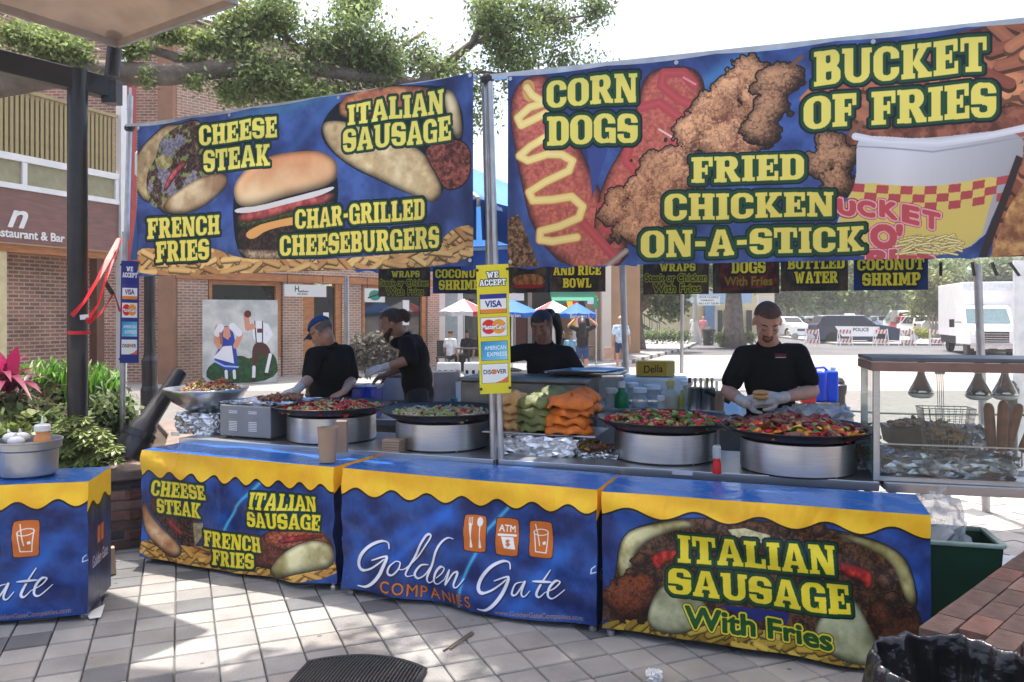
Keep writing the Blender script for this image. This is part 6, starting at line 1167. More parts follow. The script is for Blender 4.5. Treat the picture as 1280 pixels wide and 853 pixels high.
bx = thing('food_box', 'yellow cardboard box with dark script lettering behind the jars', 'box', PZ(815, 1.12, 6.33)); h = Vector((0, 0, .115)); m.add([A_, B_, B_ + h, A_ + h], [(0, 1, 2, 3)], [(0, 0), (1, 0), (1, 1), (0, 1)]); m.build('printed_face', print_mat('box_print', cv, .6, bump=0), bx); m = MB(); m.box(((A_.x + B_.x) / 2 + .04, 6.41, 1.218), (.3, .16, .116), rz=R(-8)); m.build('carton', mat('box_yellow', (.6, .45, .12), .7), bx)
m = MB(); m.box(PZ(820, 1.06, 6.45), (.5, .3, .18), rz=R(-12)); tag(m.build('storage_box', mat('white_tub', (.7, .7, .68), .5), bevel=.02), 'white plastic tub under the yellow box', 'box'); m = MB(); m.ball(PZ(822, 1.04, 6.26), (.05, .02, .035), 12, 8); tag(m.build('rice_scoop', M_steel2, smooth=True), 'dark oval scoop leaning on the white tub', 'scoop')
for k in range(5): m = MB(); c = PZ(903, .86 + k * .012, 5.9); m.lathe([(0, 0), (.1, .002), (.17, .02), (.172, .022), (.1, .006), (0, .004)], 32, c + Vector((0, 0, .04)), Matrix.Rotation(R(28), 3, 'X')); tag(m.build('paper_plate', M_whitep, smooth=True), ['lowest', 'second lowest', 'middle', 'second highest', 'topmost'][k] + ' white paper plate of the tilted stack beside the vendor hip', 'plate', 'stack of white paper plates beside the vendor')
m = MB(); m.box(PZ(905, .41, 5.95), (.4, .35, .82), rz=R(-15)); tag(m.build('plate_stand', M_steel2), 'steel cabinet under the paper plates', 'stand'); crumple('foil_bag', mat('bag_tan', (.5, .45, .38), .6), 'crumpled tan bag in front of the plates', 'bag', PZ(912, .83, 5.7), .16, .12, .09, 0, .02, 12)
# squeeze bottle lying low, cup, napkins
bottle('squeeze_bottle', 896, 4.42, .024, .085, M_red, 'small clear squeeze bottle with orange-red sauce between the right pans', M_clear, base=ZT_, neck=.8, caph=.06)
m = MB(); m.lathe([(.05, 0), (.062, .205), (.065, .21), (.06, .21), (.049, .004), (0, .003)], 28, (ring(409.5, 4.9), 4.9, .748)); tag(m.build('paper_cup', M_cord, smooth=True, sm_angle=40), 'tall brown paper cup stack on the cheese steak counter', 'cup')
m = MB(); m.box((ring(428, 5.12), 5.1, ZT_ + .1), (.07, .05, .2)); tag(m.build('paper_bag', mat('kraft', (.36, .24, .16), .85)), 'folded brown paper bag behind the tall paper cup', 'bag')
for k in range(5): m = MB(); m.box((ring(493, 5.15), 5.13, ZT_ + .009 + k * .016), (.12 - .004 * (k % 2), .1, .013), rz=R(-20 + k)); tag(m.build('napkin_pack', mat('kraft', (0, 0, 0))), ['lowest', 'second lowest', 'middle', 'second highest', 'topmost'][k] + ' brown napkin bundle between the two left griddles', 'napkins', 'stacked brown napkin bundles')
# the steel bucket with bottles on the left counter
bk = thing('steel_bucket', 'steel bucket of sauce bottles on the left counter', 'bucket', (-2.72, 4.5, .747)); m = MB(); m.lathe([(.13, 0), (.145, .012), (.152, .145), (.166, .155), (.168, .19), (.174, .193), (.174, .2), (.164, .2), (.16, .16), (.143, .15), (.135, .012), (0, .01)], 48); m.build('body', M_steel2, bk, smooth=True, local=True, origin=(0, 0, 0), sm_angle=35)
m = MB(); m.lathe([(0, .1), (.14, .1)], 24); m.build('filling', mat('brown_fill', (.12, .06, .04), .8), bk, local=True)
M_osq = mat('orange_sauce', (.75, .3, .1), .35); bottle('squeeze_bottle', 53, 4.5, .045, .11, M_osq, 'orange squeeze bottle with white spout in the steel bucket', M_whitep, base=.885, neck=.75, caph=.03); m = MB(); m.tube([PZ(53, 1.02, 4.5), PZ(53, 1.075, 4.5)], [.012, .003], 8); tag(m.build('spout', M_whitep), 'white pointed spout of the orange bottle', 'spout')
for k, (px, Y, zz) in enumerate(((14, 4.5, .955), (27, 4.55, .95), (20, 4.43, .945))): m = MB(); m.ball(PZ(px, zz, Y), (.045, .04, .03), 14, 8); m.tube([PZ(px - 2, zz + .02, Y), PZ(px - 4 + k * 2, zz + .05, Y)], [.012, .004], 8); tag(m.build('squeeze_bottle', M_whitep, smooth=True), ['white bottle top leaning left in the steel bucket', 'white bottle top in the middle of the bucket', 'white bottle top at the front of the bucket'][k], 'bottle')
bottle('ketchup_bottle', 0, 4.7, .03, .12, M_red, 'red bottle cut off by the left frame edge', base=.748)

# ------------------------------------------------------------------ glass warming case with lamps
wc = thing('warming_case', 'glass warming case with wooden-edged roof and hanging heat lamps', 'case', (1.93, 4.24, ZT_ + .003), R(-14)); LW, DW = 1.25, .34
M_gl = bpy.data.materials.new('case_glass'); M_gl.use_nodes = True; n_ = M_gl.node_tree.nodes; l_ = M_gl.node_tree.links; tb = n_.new('ShaderNodeBsdfTransparent'); tb.inputs[0].default_value = (.93, .96, .95, 1); gb = n_.new('ShaderNodeBsdfGlossy'); gb.inputs['Roughness'].default_value = .03; fr = n_.new('ShaderNodeFresnel'); fr.inputs[0].default_value = 1.5; ms = n_.new('ShaderNodeMixShader'); l_.new(fr.outputs[0], ms.inputs[0]); l_.new(tb.outputs[0], ms.inputs[1]); l_.new(gb.outputs[0], ms.inputs[2]); l_.new(ms.outputs[0], n_['Material Output'].inputs[0])
m = MB(); m.box((LW / 2 - .0, DW / 2 - .035, .64), (LW + .07, DW + .06, .022)); m.build('roof', mat('dark_steel', (.12, .12, .13), .4, .8), wc, local=True, bevel=.004)
m = MB(); m.box((LW / 2 - .0, -.06, .604), (LW + .07, .016, .048)); m.build('roof_edge', mat('brown_edge', (.22, .13, .1), .5, .2, .2, 6), wc, local=True, bevel=.003); m = MB(); m.box((-.03, DW / 2 - .03, .604), (.012, DW + .04, .045)); m.build('roof_edge', MATS['brown_edge'], wc, local=True)
for x in (.0, LW - .02):
    for y in (0, DW): m = MB(); m.box((x, y, .305), (.032, .032, .61)); m.build('post', M_steel, wc, local=True)
m = MB(); m.box((LW / 2, -.005, .012), (LW, .03, .024)); m.box((LW / 2, DW, .012), (LW, .03, .024)); m.build('bottom_rail', M_steel, wc, local=True)
m = MB(); m.box((LW / 2, -.022, .3), (LW - .02, .005, .56)); m.build('front_glass', M_gl, wc, local=True); m = MB(); m.box((-.02, DW / 2, .32), (.006, DW - .04, .58)); m.build('side_glass', mat('green_glass', (.2, .4, .33), .05, alpha=.3), wc, local=True)
m = MB(); m.box((LW / 2, -.018, .195), (LW - .05, .012, .006)); m.build('glass_edge', M_steel, wc, local=True)
M_lamp = mat('mirror_bulb', (.6, .6, .6), .12, 1., .1, 4)
for k, (x, y) in enumerate(((.255, .16), (.523, .12), (.66, .16))):
    hl = thing('heat_lamp', ['leftmost heat lamp bulb hanging in the warming case', 'second heat lamp bulb, just left of the pole', 'third heat lamp bulb, right of the pole', 'heat lamp bulb at the right edge of the warming case'][k], 'lamp', M=WM[wc.name] @ Matrix.Translation((x, y, 0)), group='heat lamps in the warming case')
    m = MB(); m.lathe([(.014, .6), (.018, .56), (.022, .545), (.032, .52), (.058, .468), (.064, .45)], 28); m.build('reflector', M_lamp, hl, smooth=True, local=True, origin=(0, 0, 0)); m = MB(); m.lathe([(.0635, .45), (.062, .438), (.045, .426), (0, .42)], 28); m.build('lens', mat('frosted_lens', (.75, .77, .75), .15, .3), hl, smooth=True, local=True, origin=(0, 0, 0)); m = MB(); m.lathe([(.02, .565), (.02, .628)], 14); m.build('socket', M_whitep, hl, local=True, origin=(0, 0, 0))
def wp(x, y, z): return WM[wc.name] @ Vector((x, y, z))
ft = crumple('foil_pan', M_foil, 'shallow foil-lined pan in the bottom of the warming case', 'foil', wp(.38, .22, .003), .66, .3, .13, R(-12.5), .02, 21, .93)
m = MB(); m.box(wp(.3, .34, .2), (.36, .2, .1), rz=R(-12.5), taper=1.1); tag(m.build('dark_pan', M_black), 'dark pan of fried food behind the fry basket', 'pan'); vegetables('fried_pieces', 'brown fried pieces in the dark pan', wp(.24, .3, .25), .13, .025, [('tan', 5), ('brown', 2)], 90, 31, .03)
fb = thing('fry_basket', 'wire fry basket with raised handle in the warming case', 'basket', wp(.385, .2, .15), R(-12.5)); M_wire = mat('wire', (.3, .29, .28), .4, .9)
m = MB(); T_, B_ = [(-.13, -.07), (.13, -.07), (.13, .07), (-.13, .07)], [(-.1, -.05), (.1, -.05), (.1, .05), (-.1, .05)]
for i in range(4):
    for j in range(9): f = j / 8; a = [T_[i][k] * (1 - f) + T_[(i + 1) % 4][k] * f for k in (0, 1)]; b = [B_[i][k] * (1 - f) + B_[(i + 1) % 4][k] * f for k in (0, 1)]; m.bar((*b, 0), (*a, .22), .0022)
    for j in range(9): f = j / 8; a = [B_[i][k] * (1 - f) + T_[i][k] * f for k in (0, 1)]; b = [B_[(i + 1) % 4][k] * (1 - f) + T_[(i + 1) % 4][k] * f for k in (0, 1)]; m.bar((*a, .22 * f), (*b, .22 * f), .005 if j in (0, 8) else .0022)
m.build('wire_mesh', M_wire, fb, local=True); m = MB(); [m.bar((x, .07, .1), (x, .1, .4), .003) for x in (-.015, -.005, .005, .015)]; m.box((0, .1, .4), (.05, .012, .012)); m.build('handle', M_wire, fb, local=True)
vegetables('fries_heap', 'pale fries filling the wire basket', wp(.385, .2, .2), .1, .09, [('tan', 5), ('white', 1)], 160, 33, .035)
for k, (x0, x1, z1, y) in enumerate(((.61, .6, .40, .2), (.645, .66, .42, .16), (.68, .75, .40, .2), (.74, .83, .36, .16), (.8, .92, .34, .2))):
    t = thing('corn_dog', ['leftmost standing corn dog', 'tallest corn dog, second from the left', 'leaning corn dog in the middle of the row', 'leaning corn dog, fourth from the left', 'rightmost leaning corn dog'][k] + ' in the warming case', 'food', wp(x0, y, .13), group='corn dogs standing in the warming case')
    m = MB(); a, b = wp(x0, y, .15), wp(x1, y + .02, z1); m.tube([a, a.lerp(b, .1), a.lerp(b, .5), a.lerp(b, .88), a.lerp(b, .97), b], [.018, .025, .027, .026, .018, .006], 14); m.build('batter', mat('corn_dog_batter', (.3, .09, .03), .5, 0, .25, 18, bump=.3), t, smooth=True); m = MB(); m.tube([wp(x0, y, .07), a], .004, 6); m.build('stick', M_orange, t)
crumple('foil_cup', M_foil, 'crumpled foil beside the corn dogs', 'foil', wp(.53, .3, .1), .14, .12, .16, 0, .02, 35)
# right-hand clutter on the table
for k, (px, py, sx) in enumerate(((1068, 560, .16), (1085, 575, .14), (1078, 548, .12))): crumple('food_bag', [mat('brown_wrap', (.2, .12, .08), .6), mat('dim_foil', (.4, .4, .42), .3, .6), mat('blue_bag', (.35, .42, .6), .4)][k], ['brown paper wrap behind the rightmost pan', 'silvery wrapper right of the rightmost pan', 'bluish plastic bag behind the rightmost pan'][k], 'bag', P(px, py + 12, 4.6), sx, .14, .09, 0, .025, 40 + k)
crumple('clear_bag', mat('bag_film', (.6, .62, .66), .25, alpha=.6), 'large clear plastic bag behind the rightmost pan', 'bag', PZ(1010, .86, 5.25), .5, .2, .17, R(-10), .04, 44, .8); m = MB(); m.box(PZ(1010, .42, 5.3), (.55, .3, .86), rz=R(-15)); tag(m.build('prep_stand', M_steel2), 'steel stand under the large clear bag', 'stand')
# green bin with clear liner
gb_ = thing('storage_bin', 'dark green plastic bin with a clear liner right of the counters', 'bin', (2.27, 4.17, 0), R(-15)); M_gb = mat('bin_green', (.006, .05, .026), .4); m = MB()
o_ = [(-.21, -.17), (.21, -.17), (.21, .17), (-.21, .17)]
for i in range(4): a, b = o_[i], o_[(i + 1) % 4]; m.extr([(a[0] * .85, a[1] * .85, 0), (b[0] * .85, b[1] * .85, 0), (*b, .5), (*a, .5)], (-(a[0] + b[0]) * .02, -(a[1] + b[1]) * .02, 0))
m.box((0, 0, .01), (.36, .29, .02)); m.build('tub', M_gb, gb_, local=True); m = MB()
for i in range(4): m.bar((*o_[i], .5), (*o_[(i + 1) % 4], .5), .03, .02)
m.build('rim', mat('rim_pale', (.25, .35, .3), .35), gb_, local=True, bevel=.005)
m = MB(); rg = np.random.RandomState(3); Q = rg.rand(30, 10) - .5; T = WM[gb_.name]
m.grid(lambda u, v: T @ Vector(((.17 - .1 * v) * math.cos(u * 6.283) - .06 + Q[int(u * 24) % 24, int(v * 8)] * .05, (.14 - .08 * v) * math.sin(u * 6.283) + Q[(int(u * 24) + 5) % 24, int(v * 8)] * .05, .45 + .3 * v + Q[int(u * 24) % 24, int(v * 8)] * .05)), 24, 8, uv=False); tag(m.build('bin_liner', mat('liner_film', (.7, .74, .78), .12, alpha=.35, spec=.8)), 'puffed clear plastic liner rising out of the green bin', 'bag')
# black trash can liner in the front right corner
tb_ = thing('trash_can', 'black bag lined trash can in the front right corner', 'trash can', (1.37, 2.45, 0)); M_bag = mat('black_bag', (.008, .008, .01), .22, 0, .2, 5, bump=1.4, bscale=9, spec=.6)
m = MB(); m.lathe([(.15, 0), (.16, .1), (.12, .1), (0, .02)], 32); m.build('can', M_gb, tb_, local=True, smooth=True, sm_angle=40)
rg = np.random.RandomState(11); A8 = rg.rand(12) * 6.28
def bagf(u, v):
    a = u * 6.2832; fold = sum((1 - 2 * abs(math.sin(a * k / 2 + A8[k % 12] + v * (k % 5 - 2) * 2.2))) / k ** .5 for k in (5, 9, 13, 19, 27, 37)) * .8
    if v < .45: t_ = v / .45; r = .325 - .065 * t_ + .03 * fold * (1.25 - t_); z = .16 + .4 * t_ + .006 * fold
    elif v < .6: t_ = (v - .45) / .15; r = .262 - .03 * t_ + .02 * fold; z = .56 + .022 * math.sin(math.pi * t_) + .009 * fold
    else: t_ = (v - .6) / .4; r = .235 - .1 * t_ ** 1.3 + .02 * fold + .045 * fold * t_ ** .6 + .01 * math.sin(a * 31) * t_; z = .555 - .45 * t_
    return Vector((r * math.cos(a), r * math.sin(a), z))
m = MB(); m.grid(bagf, 140, 40, uv=False); m.build('bin_bag', M_bag, tb_, local=True, smooth=True)
# ------------------------------------------------------------------ things on the ground
mt = thing('rubber_mat', 'black ribbed rubber mat lying on the paving at the bottom', 'mat', P(450, 840, 3.65)); mo = Vector((ring(447, 3.62), 3.58, 0)); m = MB()
def matf(u, v): x, y = (u - .5) * .56, (v - .5) * .5 ; r_ = 1 - min(1, (x / .36) ** 2); return mo + Matrix.Rotation(R(-8), 3, 'Z') @ Vector((x, y * (.35 + .65 * r_), .01 + .018 * math.sin(math.pi * u) * math.sin(math.pi * v)))
m.grid(matf, 30, 20, uv=False); m.build('sheet', M_black, mt, smooth=True); 
m = MB()
for k in range(34): u = (k + .5) / 34; m.tube([matf(u, v / 8) + Vector((0, 0, .004)) for v in range(9)], .0045, 4)
tag(m.build('ribs', mat('rib_black', (.05, .05, .052), .4), mt), kind='stuff'); m = MB(); m.tube([matf(0, v / 8) for v in range(9)] + [matf(u / 12, 1) for u in range(1, 13)] + [matf(1, 1 - v / 8) for v in range(1, 9)] + [matf(1 - u / 12, 0) for u in range(1, 13)], .012, 6); m.build('rolled_edge', M_blackm, mt)
crumple('paper_scrap', M_white, 'small crumpled white napkin on the paving near the frame bottom', 'litter', PZ(818, .001, 3.6), .05, .04, .04, 0, .014, 50); m = MB(); a = [(107, 768), (131, 756), (126, 772), (112, 774)]; m.extr([P(x, y, 1640 / (y - 393)) for x, y in a], (0, 0, .003)); tag(m.build('paper_sheet', M_white), 'white folded paper corner beside the left counter foot', 'litter')
m = MB(); m.box((ring(140, 5.1), 5.1, .085), (.045, .1, .16), rz=R(30), taper=.6); tag(m.build('paper_bag', MATS['kraft']), 'small brown paper bag standing by the planter wall', 'bag')
for k, (x0, y0, x1, y1) in enumerate(((554, 815, 590, 791), (562, 813, 592, 793))): m = MB(); m.bar(PZ(x0, .006 + k * .001, 1650 / (y0 - 393)), PZ(x1, .006 + k * .001, 1650 / (y1 - 393)), .008, .006); tag(m.build('wooden_stick', M_bark), ['longer dark stick lying on the paving', 'shorter dark stick beside the longer one'][k], 'stick')
# street furniture
def bollard(px, Y, label, h=.98, r=.07):
    z = gh(Y); t = thing('bollard', label, 'bollard', (ring(px, Y), Y, z), group='black iron bollards'); m = MB(); m.lathe([(r * 1.3, 0), (r * 1.35, .06), (r * 1.05, .1), (r, .12), (r, h - .2), (r * 1.15, h - .17), (r * 1.25, h - .12), (r * 1.25, h - .09), (r * .9, h - .07), (r * .95, h - .05), (r * .6, h - .015), (0, h)], 20); m.build('shaft', M_bp, t, smooth=True, local=True, origin=(0, 0, 0), sm_angle=35)
    m = MB(); m.lathe([(r * 1.02, h - .32), (r * 1.12, h - .31), (r * 1.12, h - .29), (r * 1.02, h - .28)], 20); m.build('collar', M_bp, t, local=True, origin=(0, 0, 0)); return t
bollard(1048, 8.6, 'black iron bollard right of the shaven-headed vendor'); bollard(1262, 8.2, 'black iron bollard seen through the warming case'); bollard(389, 10, 'black iron bollard left of the blue-capped vendor')
m = MB(); a, b, c = PZ(1048, .62, 8.6), PZ(1155, .6, 8.4), PZ(1262, .62, 8.2); m.tube([a, a.lerp(c, .25) + Vector((0, 0, -.02)), b, c, c + Vector((3, -1, 0))], .012, 6); tag(m.build('cable', mat('green_cable', (.03, .06, .05), .5)), 'dark cable strung between the iron bollards', 'cable')
t = thing('lamp_post', 'black fluted lamp post behind the blue card sign', 'lamp post', (ring(187, 9.5), 9.5, 0)); m = MB(); m.lathe([(.13, -.1), (.13, .12), (.1, .16), (.1, .75), (.085, .8), (.09, 1.1), (.068, 1.15), (.062, 1.2), (.062, 3.2)], 16); m.build('shaft', M_bp, t, local=True, origin=(0, 0, 0)); m = MB(); m.lathe([(.08, 3.2), (.16, 3.3), (.16, 3.55), (0, 3.7)], 12); m.build('lantern', M_white, t, local=True, origin=(0, 0, 0))
t = thing('fallen_post', 'tilted black iron post leaning behind the planter edge', 'post', P(168, 560, 6.1)); m = MB(); ax = [P(160, 572, 6.0), P(172, 548, 6.05), P(176, 540, 6.07), P(182, 532, 6.1), P(184, 528, 6.1), P(212, 486, 6.3), P(225, 466, 6.4)]; m.tube(ax, [.13, .12, .1, .1, .075, .062, .058], 16); m.build('shaft', M_bp, t, smooth=True, sm_angle=40); m = MB(); m.tube([ax[1], ax[2]], [.125, .125], 16); m.build('collar', M_bp, t)
# blue tubs, boxes, tables behind the left vendors
M_blu = mat('blue_plastic', (.01, .06, .6), .2, 0, .1, 5, alpha=.85)
tb2 = steel_table('steel prep table behind the second pan with the blue tubs', (-1.4, 6.75), (-.3, 6.55), .5)
for k, (px, w) in enumerate(((449, .15), (465, .13))):
    t = thing('plastic_tub', ['left blue plastic tub beside the blue-capped vendor', 'right blue plastic tub under the gloved hand'][k], 'tub', PZ(px, ZT_, 6.88), R(-10), group='blue plastic tubs'); m = MB(); m.box((0, 0, .13), (w, .16, .26), taper=1.08); m.build('body', M_blu, t, local=True, bevel=.01); m = MB(); m.box((0, 0, .27), (w * 1.12, .18, .02)); m.build('lid', mat('tub_lid', (.55, .6, .75), .3), t, local=True, bevel=.006)
def ftable(label, px0, px1, Y, z, m_=M_white, dep=.6):
    t = thing('folding_table', label, 'table', PZ((px0 + px1) / 2, gh(Y), Y)); a, b = PZ(px0, z, Y), PZ(px1, z, Y); m = MB(); m.box(((a.x + b.x) / 2, Y + dep / 2, z - .02), (b.x - a.x, dep, .04)); m.build('table_top', m_, t, bevel=.008)
    for x in (a.x + .06, b.x - .06):
        for y in (Y + .06, Y + dep - .06): m = MB(); m.tube([(x, y, gh(Y)), (x, y, z - .04)], .014, 6); m.build('leg', M_galv, t)
ftable('low table with cardboard boxes behind the bearded vendor', 533, 596, 7.7, .78, M_steel2); ftable('white folding table behind the cream jug', 842, 905, 8.2, 1.0)
for k, (px, w, h_, z) in enumerate(((556, .26, .3, .78), (580, .2, .2, .78))):
    t = thing('cardboard_box', ['open cardboard box behind the bearded vendor', 'smaller pale box right of the open cardboard box'][k], 'box', PZ(px, z, 7.95), R(15)); m = MB(); m.box((0, 0, h_ / 2), (w, .22, h_)); m.build('carton', mat('pink_card', (.45, .33, .28), .8) if k == 0 else M_white, t, local=True); m = MB(); m.box((w / 2 + .05, 0, h_ - .02), (.14, .2, .006), rot=Matrix.Rotation(R(35), 3, 'Y')); m.build('flap', M_white, t, local=True)
m = MB(); m.lathe([(.03, 0), (.035, .06)], 16, PZ(568, .78, 7.72)); tag(m.build('green_mug', mat('mug_green', (.03, .2, .15), .4)), 'small green cup in front of the cardboard boxes', 'cup')
t = thing('plastic_barrier', 'white perforated plastic barrier behind the boxes', 'barrier', PZ(578, gh(10), 10)); 
for a, b in ((546, 576), (580, 612)):
    m = MB(); q0, q1 = PZ(a, 1.05, 10), PZ(b, 1.05, 10); m.box(((q0.x + q1.x) / 2, 10, .62), (q1.x - q0.x, .08, .86 - .1 + .1)); o = m.build('panel', M_white, t, bevel=.02)
    for j in range(4): m = MB(); m.box((q0.x + (j + .5) * (q1.x - q0.x) / 4, 9.955, .93), (.035, .012, .045)); m.build('slot', M_shop, t)
m = MB(); m.box(PZ(498, .95, 7.6), (.28, .3, .22)); m.box(PZ(498, 1.09, 7.6), (.34, .34, .03)); tag(m.build('steel_warmer', M_steel2, bevel=.01), 'steel food warmer box between the two left vendors', 'warmer'); m = MB(); m.box(PZ(498, .45, 7.6), (.4, .4, .78)); tag(m.build('warmer_stand', M_soot), 'dark stand under the steel food warmer', 'stand')
m = MB(); m.box(PZ(580, .35, 6.6), (.34, .3, .78)); m.box(PZ(580, .75, 6.6), (.36, .32, .02)); tag(m.build('ice_chest', mat('pale_steel', (0, 0, 0)), bevel=.01), 'pale steel chest behind the onion pan', 'chest')
# chair and blue jug near the right vendor
t = thing('tube_chair', 'white tubular chair behind the shaven-headed vendor', 'chair', PZ(900, gh(7.3), 7.3)); m = MB(); q = PZ(897, .0, 7.3); m.tube([q + Vector((0, 0, 0)), q + Vector((0, .02, .8)), q + Vector((.05, .03, .92)), q + Vector((.15, .03, .95)), q + Vector((.35, .03, .95)), q + Vector((.42, .03, .85)), q + Vector((.42, 0, 0))], .013, 8); m.build('frame', M_white, t, smooth=True); m = MB(); m.box(q + Vector((.21, -.2, .46)), (.42, .4, .03)); m.build('seat', M_white, t, bevel=.01)
jt = ftable('small dark table holding the blue water jug', 998, 1050, 7.3, .84, M_soot, .4)
t = thing('water_jug', 'translucent blue water jug right of the shaven-headed vendor', 'jug', PZ(1030, .84, 7.45), R(-12)); m = MB()
m.box((-.05, 0, .14), (.1, .2, .28)); m.build('body', mat('jug_blue', (.04, .13, .75), .25, 0, .1, 5, trans=.3), t, local=True, bevel=.02); m = MB(); m.box((.062, 0, .145), (.1, .2, .29)); m.build('body', MATS['jug_blue'], t, local=True, bevel=.02); m = MB(); m.tube([(-.07, 0, .28), (-.07, 0, .31), (.0, 0, .315), (.03, 0, .285)], .012, 8); m.build('handle', MATS['jug_blue'], t, local=True); m = MB(); m.lathe([(.025, .29), (.025, .32)], 12, (.08, 0, 0)); m.build('cap', M_whitep, t, local=True)
m = MB(); m.box(PZ(1010, .875, 7.33), (.13, .06, .07)); tag(m.build('snack_pack', M_red, bevel=.01), 'red and yellow packet beside the blue water jug', 'packet')
# white side panel at the right edge
m = MB(); a = P(1267, 335, 8.2); m.box((a.x + .5, 8.2, 1.1), (1.0, .03, 2.2)); tag(m.build('tent_side_panel', mat('white_cloth', (.82, .82, .82), .8, trans=.3)), 'blank white cloth panel at the right edge in front of the truck', 'panel')
# ------------------------------------------------------------------ people
SKIN = {'fair': mat('skin_fair', (.5, .26, .18), .5, 0, .1, 20), 'tan': mat('skin_tan', (.36, .18, .11), .5, 0, .1, 20), 'dark': mat('skin_brown', (.26, .125, .08), .5, 0, .1, 20)}
M_shirt = mat('black_polo', (.008, .008, .009), .9, 0, .25, 9, bump=1.0, bscale=7, spec=.2); M_trs = mat('dark_trousers', (.02, .02, .024), .85, 0, .2, 9)
M_glove = mat('clear_glove', (.62, .56, .52), .35, 0, .12, 30, alpha=.85, bump=.5, bscale=60)
M_lip = mat('lip', (.28, .1, .085), .5); M_eye = mat('eye_dark', (.03, .02, .018), .3); M_lid = mat('eye_lid', (.3, .15, .11), .5)
def frame_of(f, up=Vector((0, 0, 1))):
    f = f.normalized(); r = f.cross(up).normalized(); u = r.cross(f).normalized(); return Matrix((r, f, u)).transposed()      # columns: right, forward, up
def head_shapes(mb, c, F, s=1.):
    q = lambda x, y, z: Vector(c) + F @ (Vector((x, y, z)) * s)
    def B(p, r): mb.ball(q(*p), tuple(a * s for a in r), 16, 10, F)
    def K(p, r0, p2, r1): mb.cap(q(*p), r0 * s, q(*p2), r1 * s, 10)
    B((0, -.014, .04), (.074, .092, .078)); B((0, .018, -.008), (.062, .066, .085)); B((0, .026, -.06), (.046, .046, .038)); B((0, .056, -.084), (.022, .02, .017))
    K((0, .084, .018), .009, (0, .103, -.02), .012); B((-.011, .094, -.024), (.009, .01, .008)); B((.011, .094, -.024), (.009, .01, .008)); K((-.034, .072, .03), .011, (.034, .072, .03), .011)
    for x in (-1, 1): B((x * .038, .056, -.02), (.022, .02, .024)); B((x * .076, -.006, -.002), (.009, .019, .03)); B((x * .03, .068, .006), (.014, .012, .01))
    K((-.018, .08, -.05), .007, (.018, .08, -.05), .007); K((-.014, .079, -.06), .007, (.014, .079, -.06), .007)
def hand_shapes(mb, w, d, n, side=1, curl=.5, s=1., g=0., splay=.1):
    """w wrist, d towards the fingers, n the back of the hand; side +1/-1 puts the thumb"""
    d = Vector(d).normalized(); n = Vector(n); n = (n - d * n.dot(d)).normalized(); t = d.cross(n) * side; w = Vector(w)
    kn = []
    for i, (o, L0) in enumerate(((-.033, .088), (-.011, .094), (.012, .09), (.033, .08))):
        k = w + d * L0 * s + t * -o * s; kn.append(k); mb.cap(w + d * .012 * s + t * -o * .55 * s, (.016 + g) * s, k, (.0115 + g) * s, 8)
        dd = (d + t * -o * splay * 8).normalized(); p = k; c = curl * (1 + .12 * i)
        for j, (L1, r0, r1) in enumerate(((.042, .0095, .0088), (.026, .0088, .008), (.02, .008, .0068))):
            ang = c * (.75, 1., .7)[j]; dd = (dd * math.cos(ang) - n * math.sin(ang)).normalized(); ax = dd
            L2 = L1 * (1, 1.1, 1.02, .82)[i]; q = p + ax * L2 * s; mb.cap(p, (r0 + g) * s, q, (r1 + g) * s, 8); p = q; n2 = n; n = (n2 - ax * n2.dot(ax)).normalized() if j < 2 else n
        n = (Vector(mb.__dict__.get('_n', n2)) if False else n2); n = (n - d * n.dot(d)).normalized()
    p0 = w + d * .022 * s + t * .022 * s; p1 = p0 + (d * .5 + t * .7 - n * .3).normalized() * .04 * s; p2 = p1 + (d * .85 + t * .25 - n * .45).normalized() * .032 * s; p3 = p2 + (d * .9 - t * .1 - n * .5).normalized() * .024 * s
    mb.cap(p0, (.016 + g) * s, p1, (.0125 + g) * s, 8); mb.cap(p1, (.012 + g) * s, p2, (.011 + g) * s, 8); mb.cap(p2, (.011 + g) * s, p3, (.0085 + g) * s, 8)
def shellcap(c, F, s, keep, grow=1.04, n=28, k=20, jag=0, seed=1):
    """hair or cap: the part of a skull-shaped shell where keep(x,y,z) holds"""
    rg = np.random.RandomState(seed); m = MB(); vs = []; ok = []
    for j in range(k + 1):
        t = math.pi * j / k
        for i in range(n):
            a = 2 * math.pi * i / n; x, y, z = math.sin(t) * math.cos(a), math.sin(t) * math.sin(a), math.cos(t); g = grow * (1 + jag * (rg.rand() - .5))
            v = Vector((x * .077 * g, -.012 + y * .096 * g, .036 + z * .084 * g)); ok.append(keep(x, y, z + rg.normal() * .05 * (jag > 0))); vs.append(Vector(c) + F @ (v * s))
    fs = [(j * n + i, j * n + (i + 1) % n, (j + 1) * n + (i + 1) % n, (j + 1) * n + i) for j in range(k) for i in range(n)]
    fs = [f for f in fs if sum(ok[a] for a in f) >= 3]; m.add(vs, fs); return m
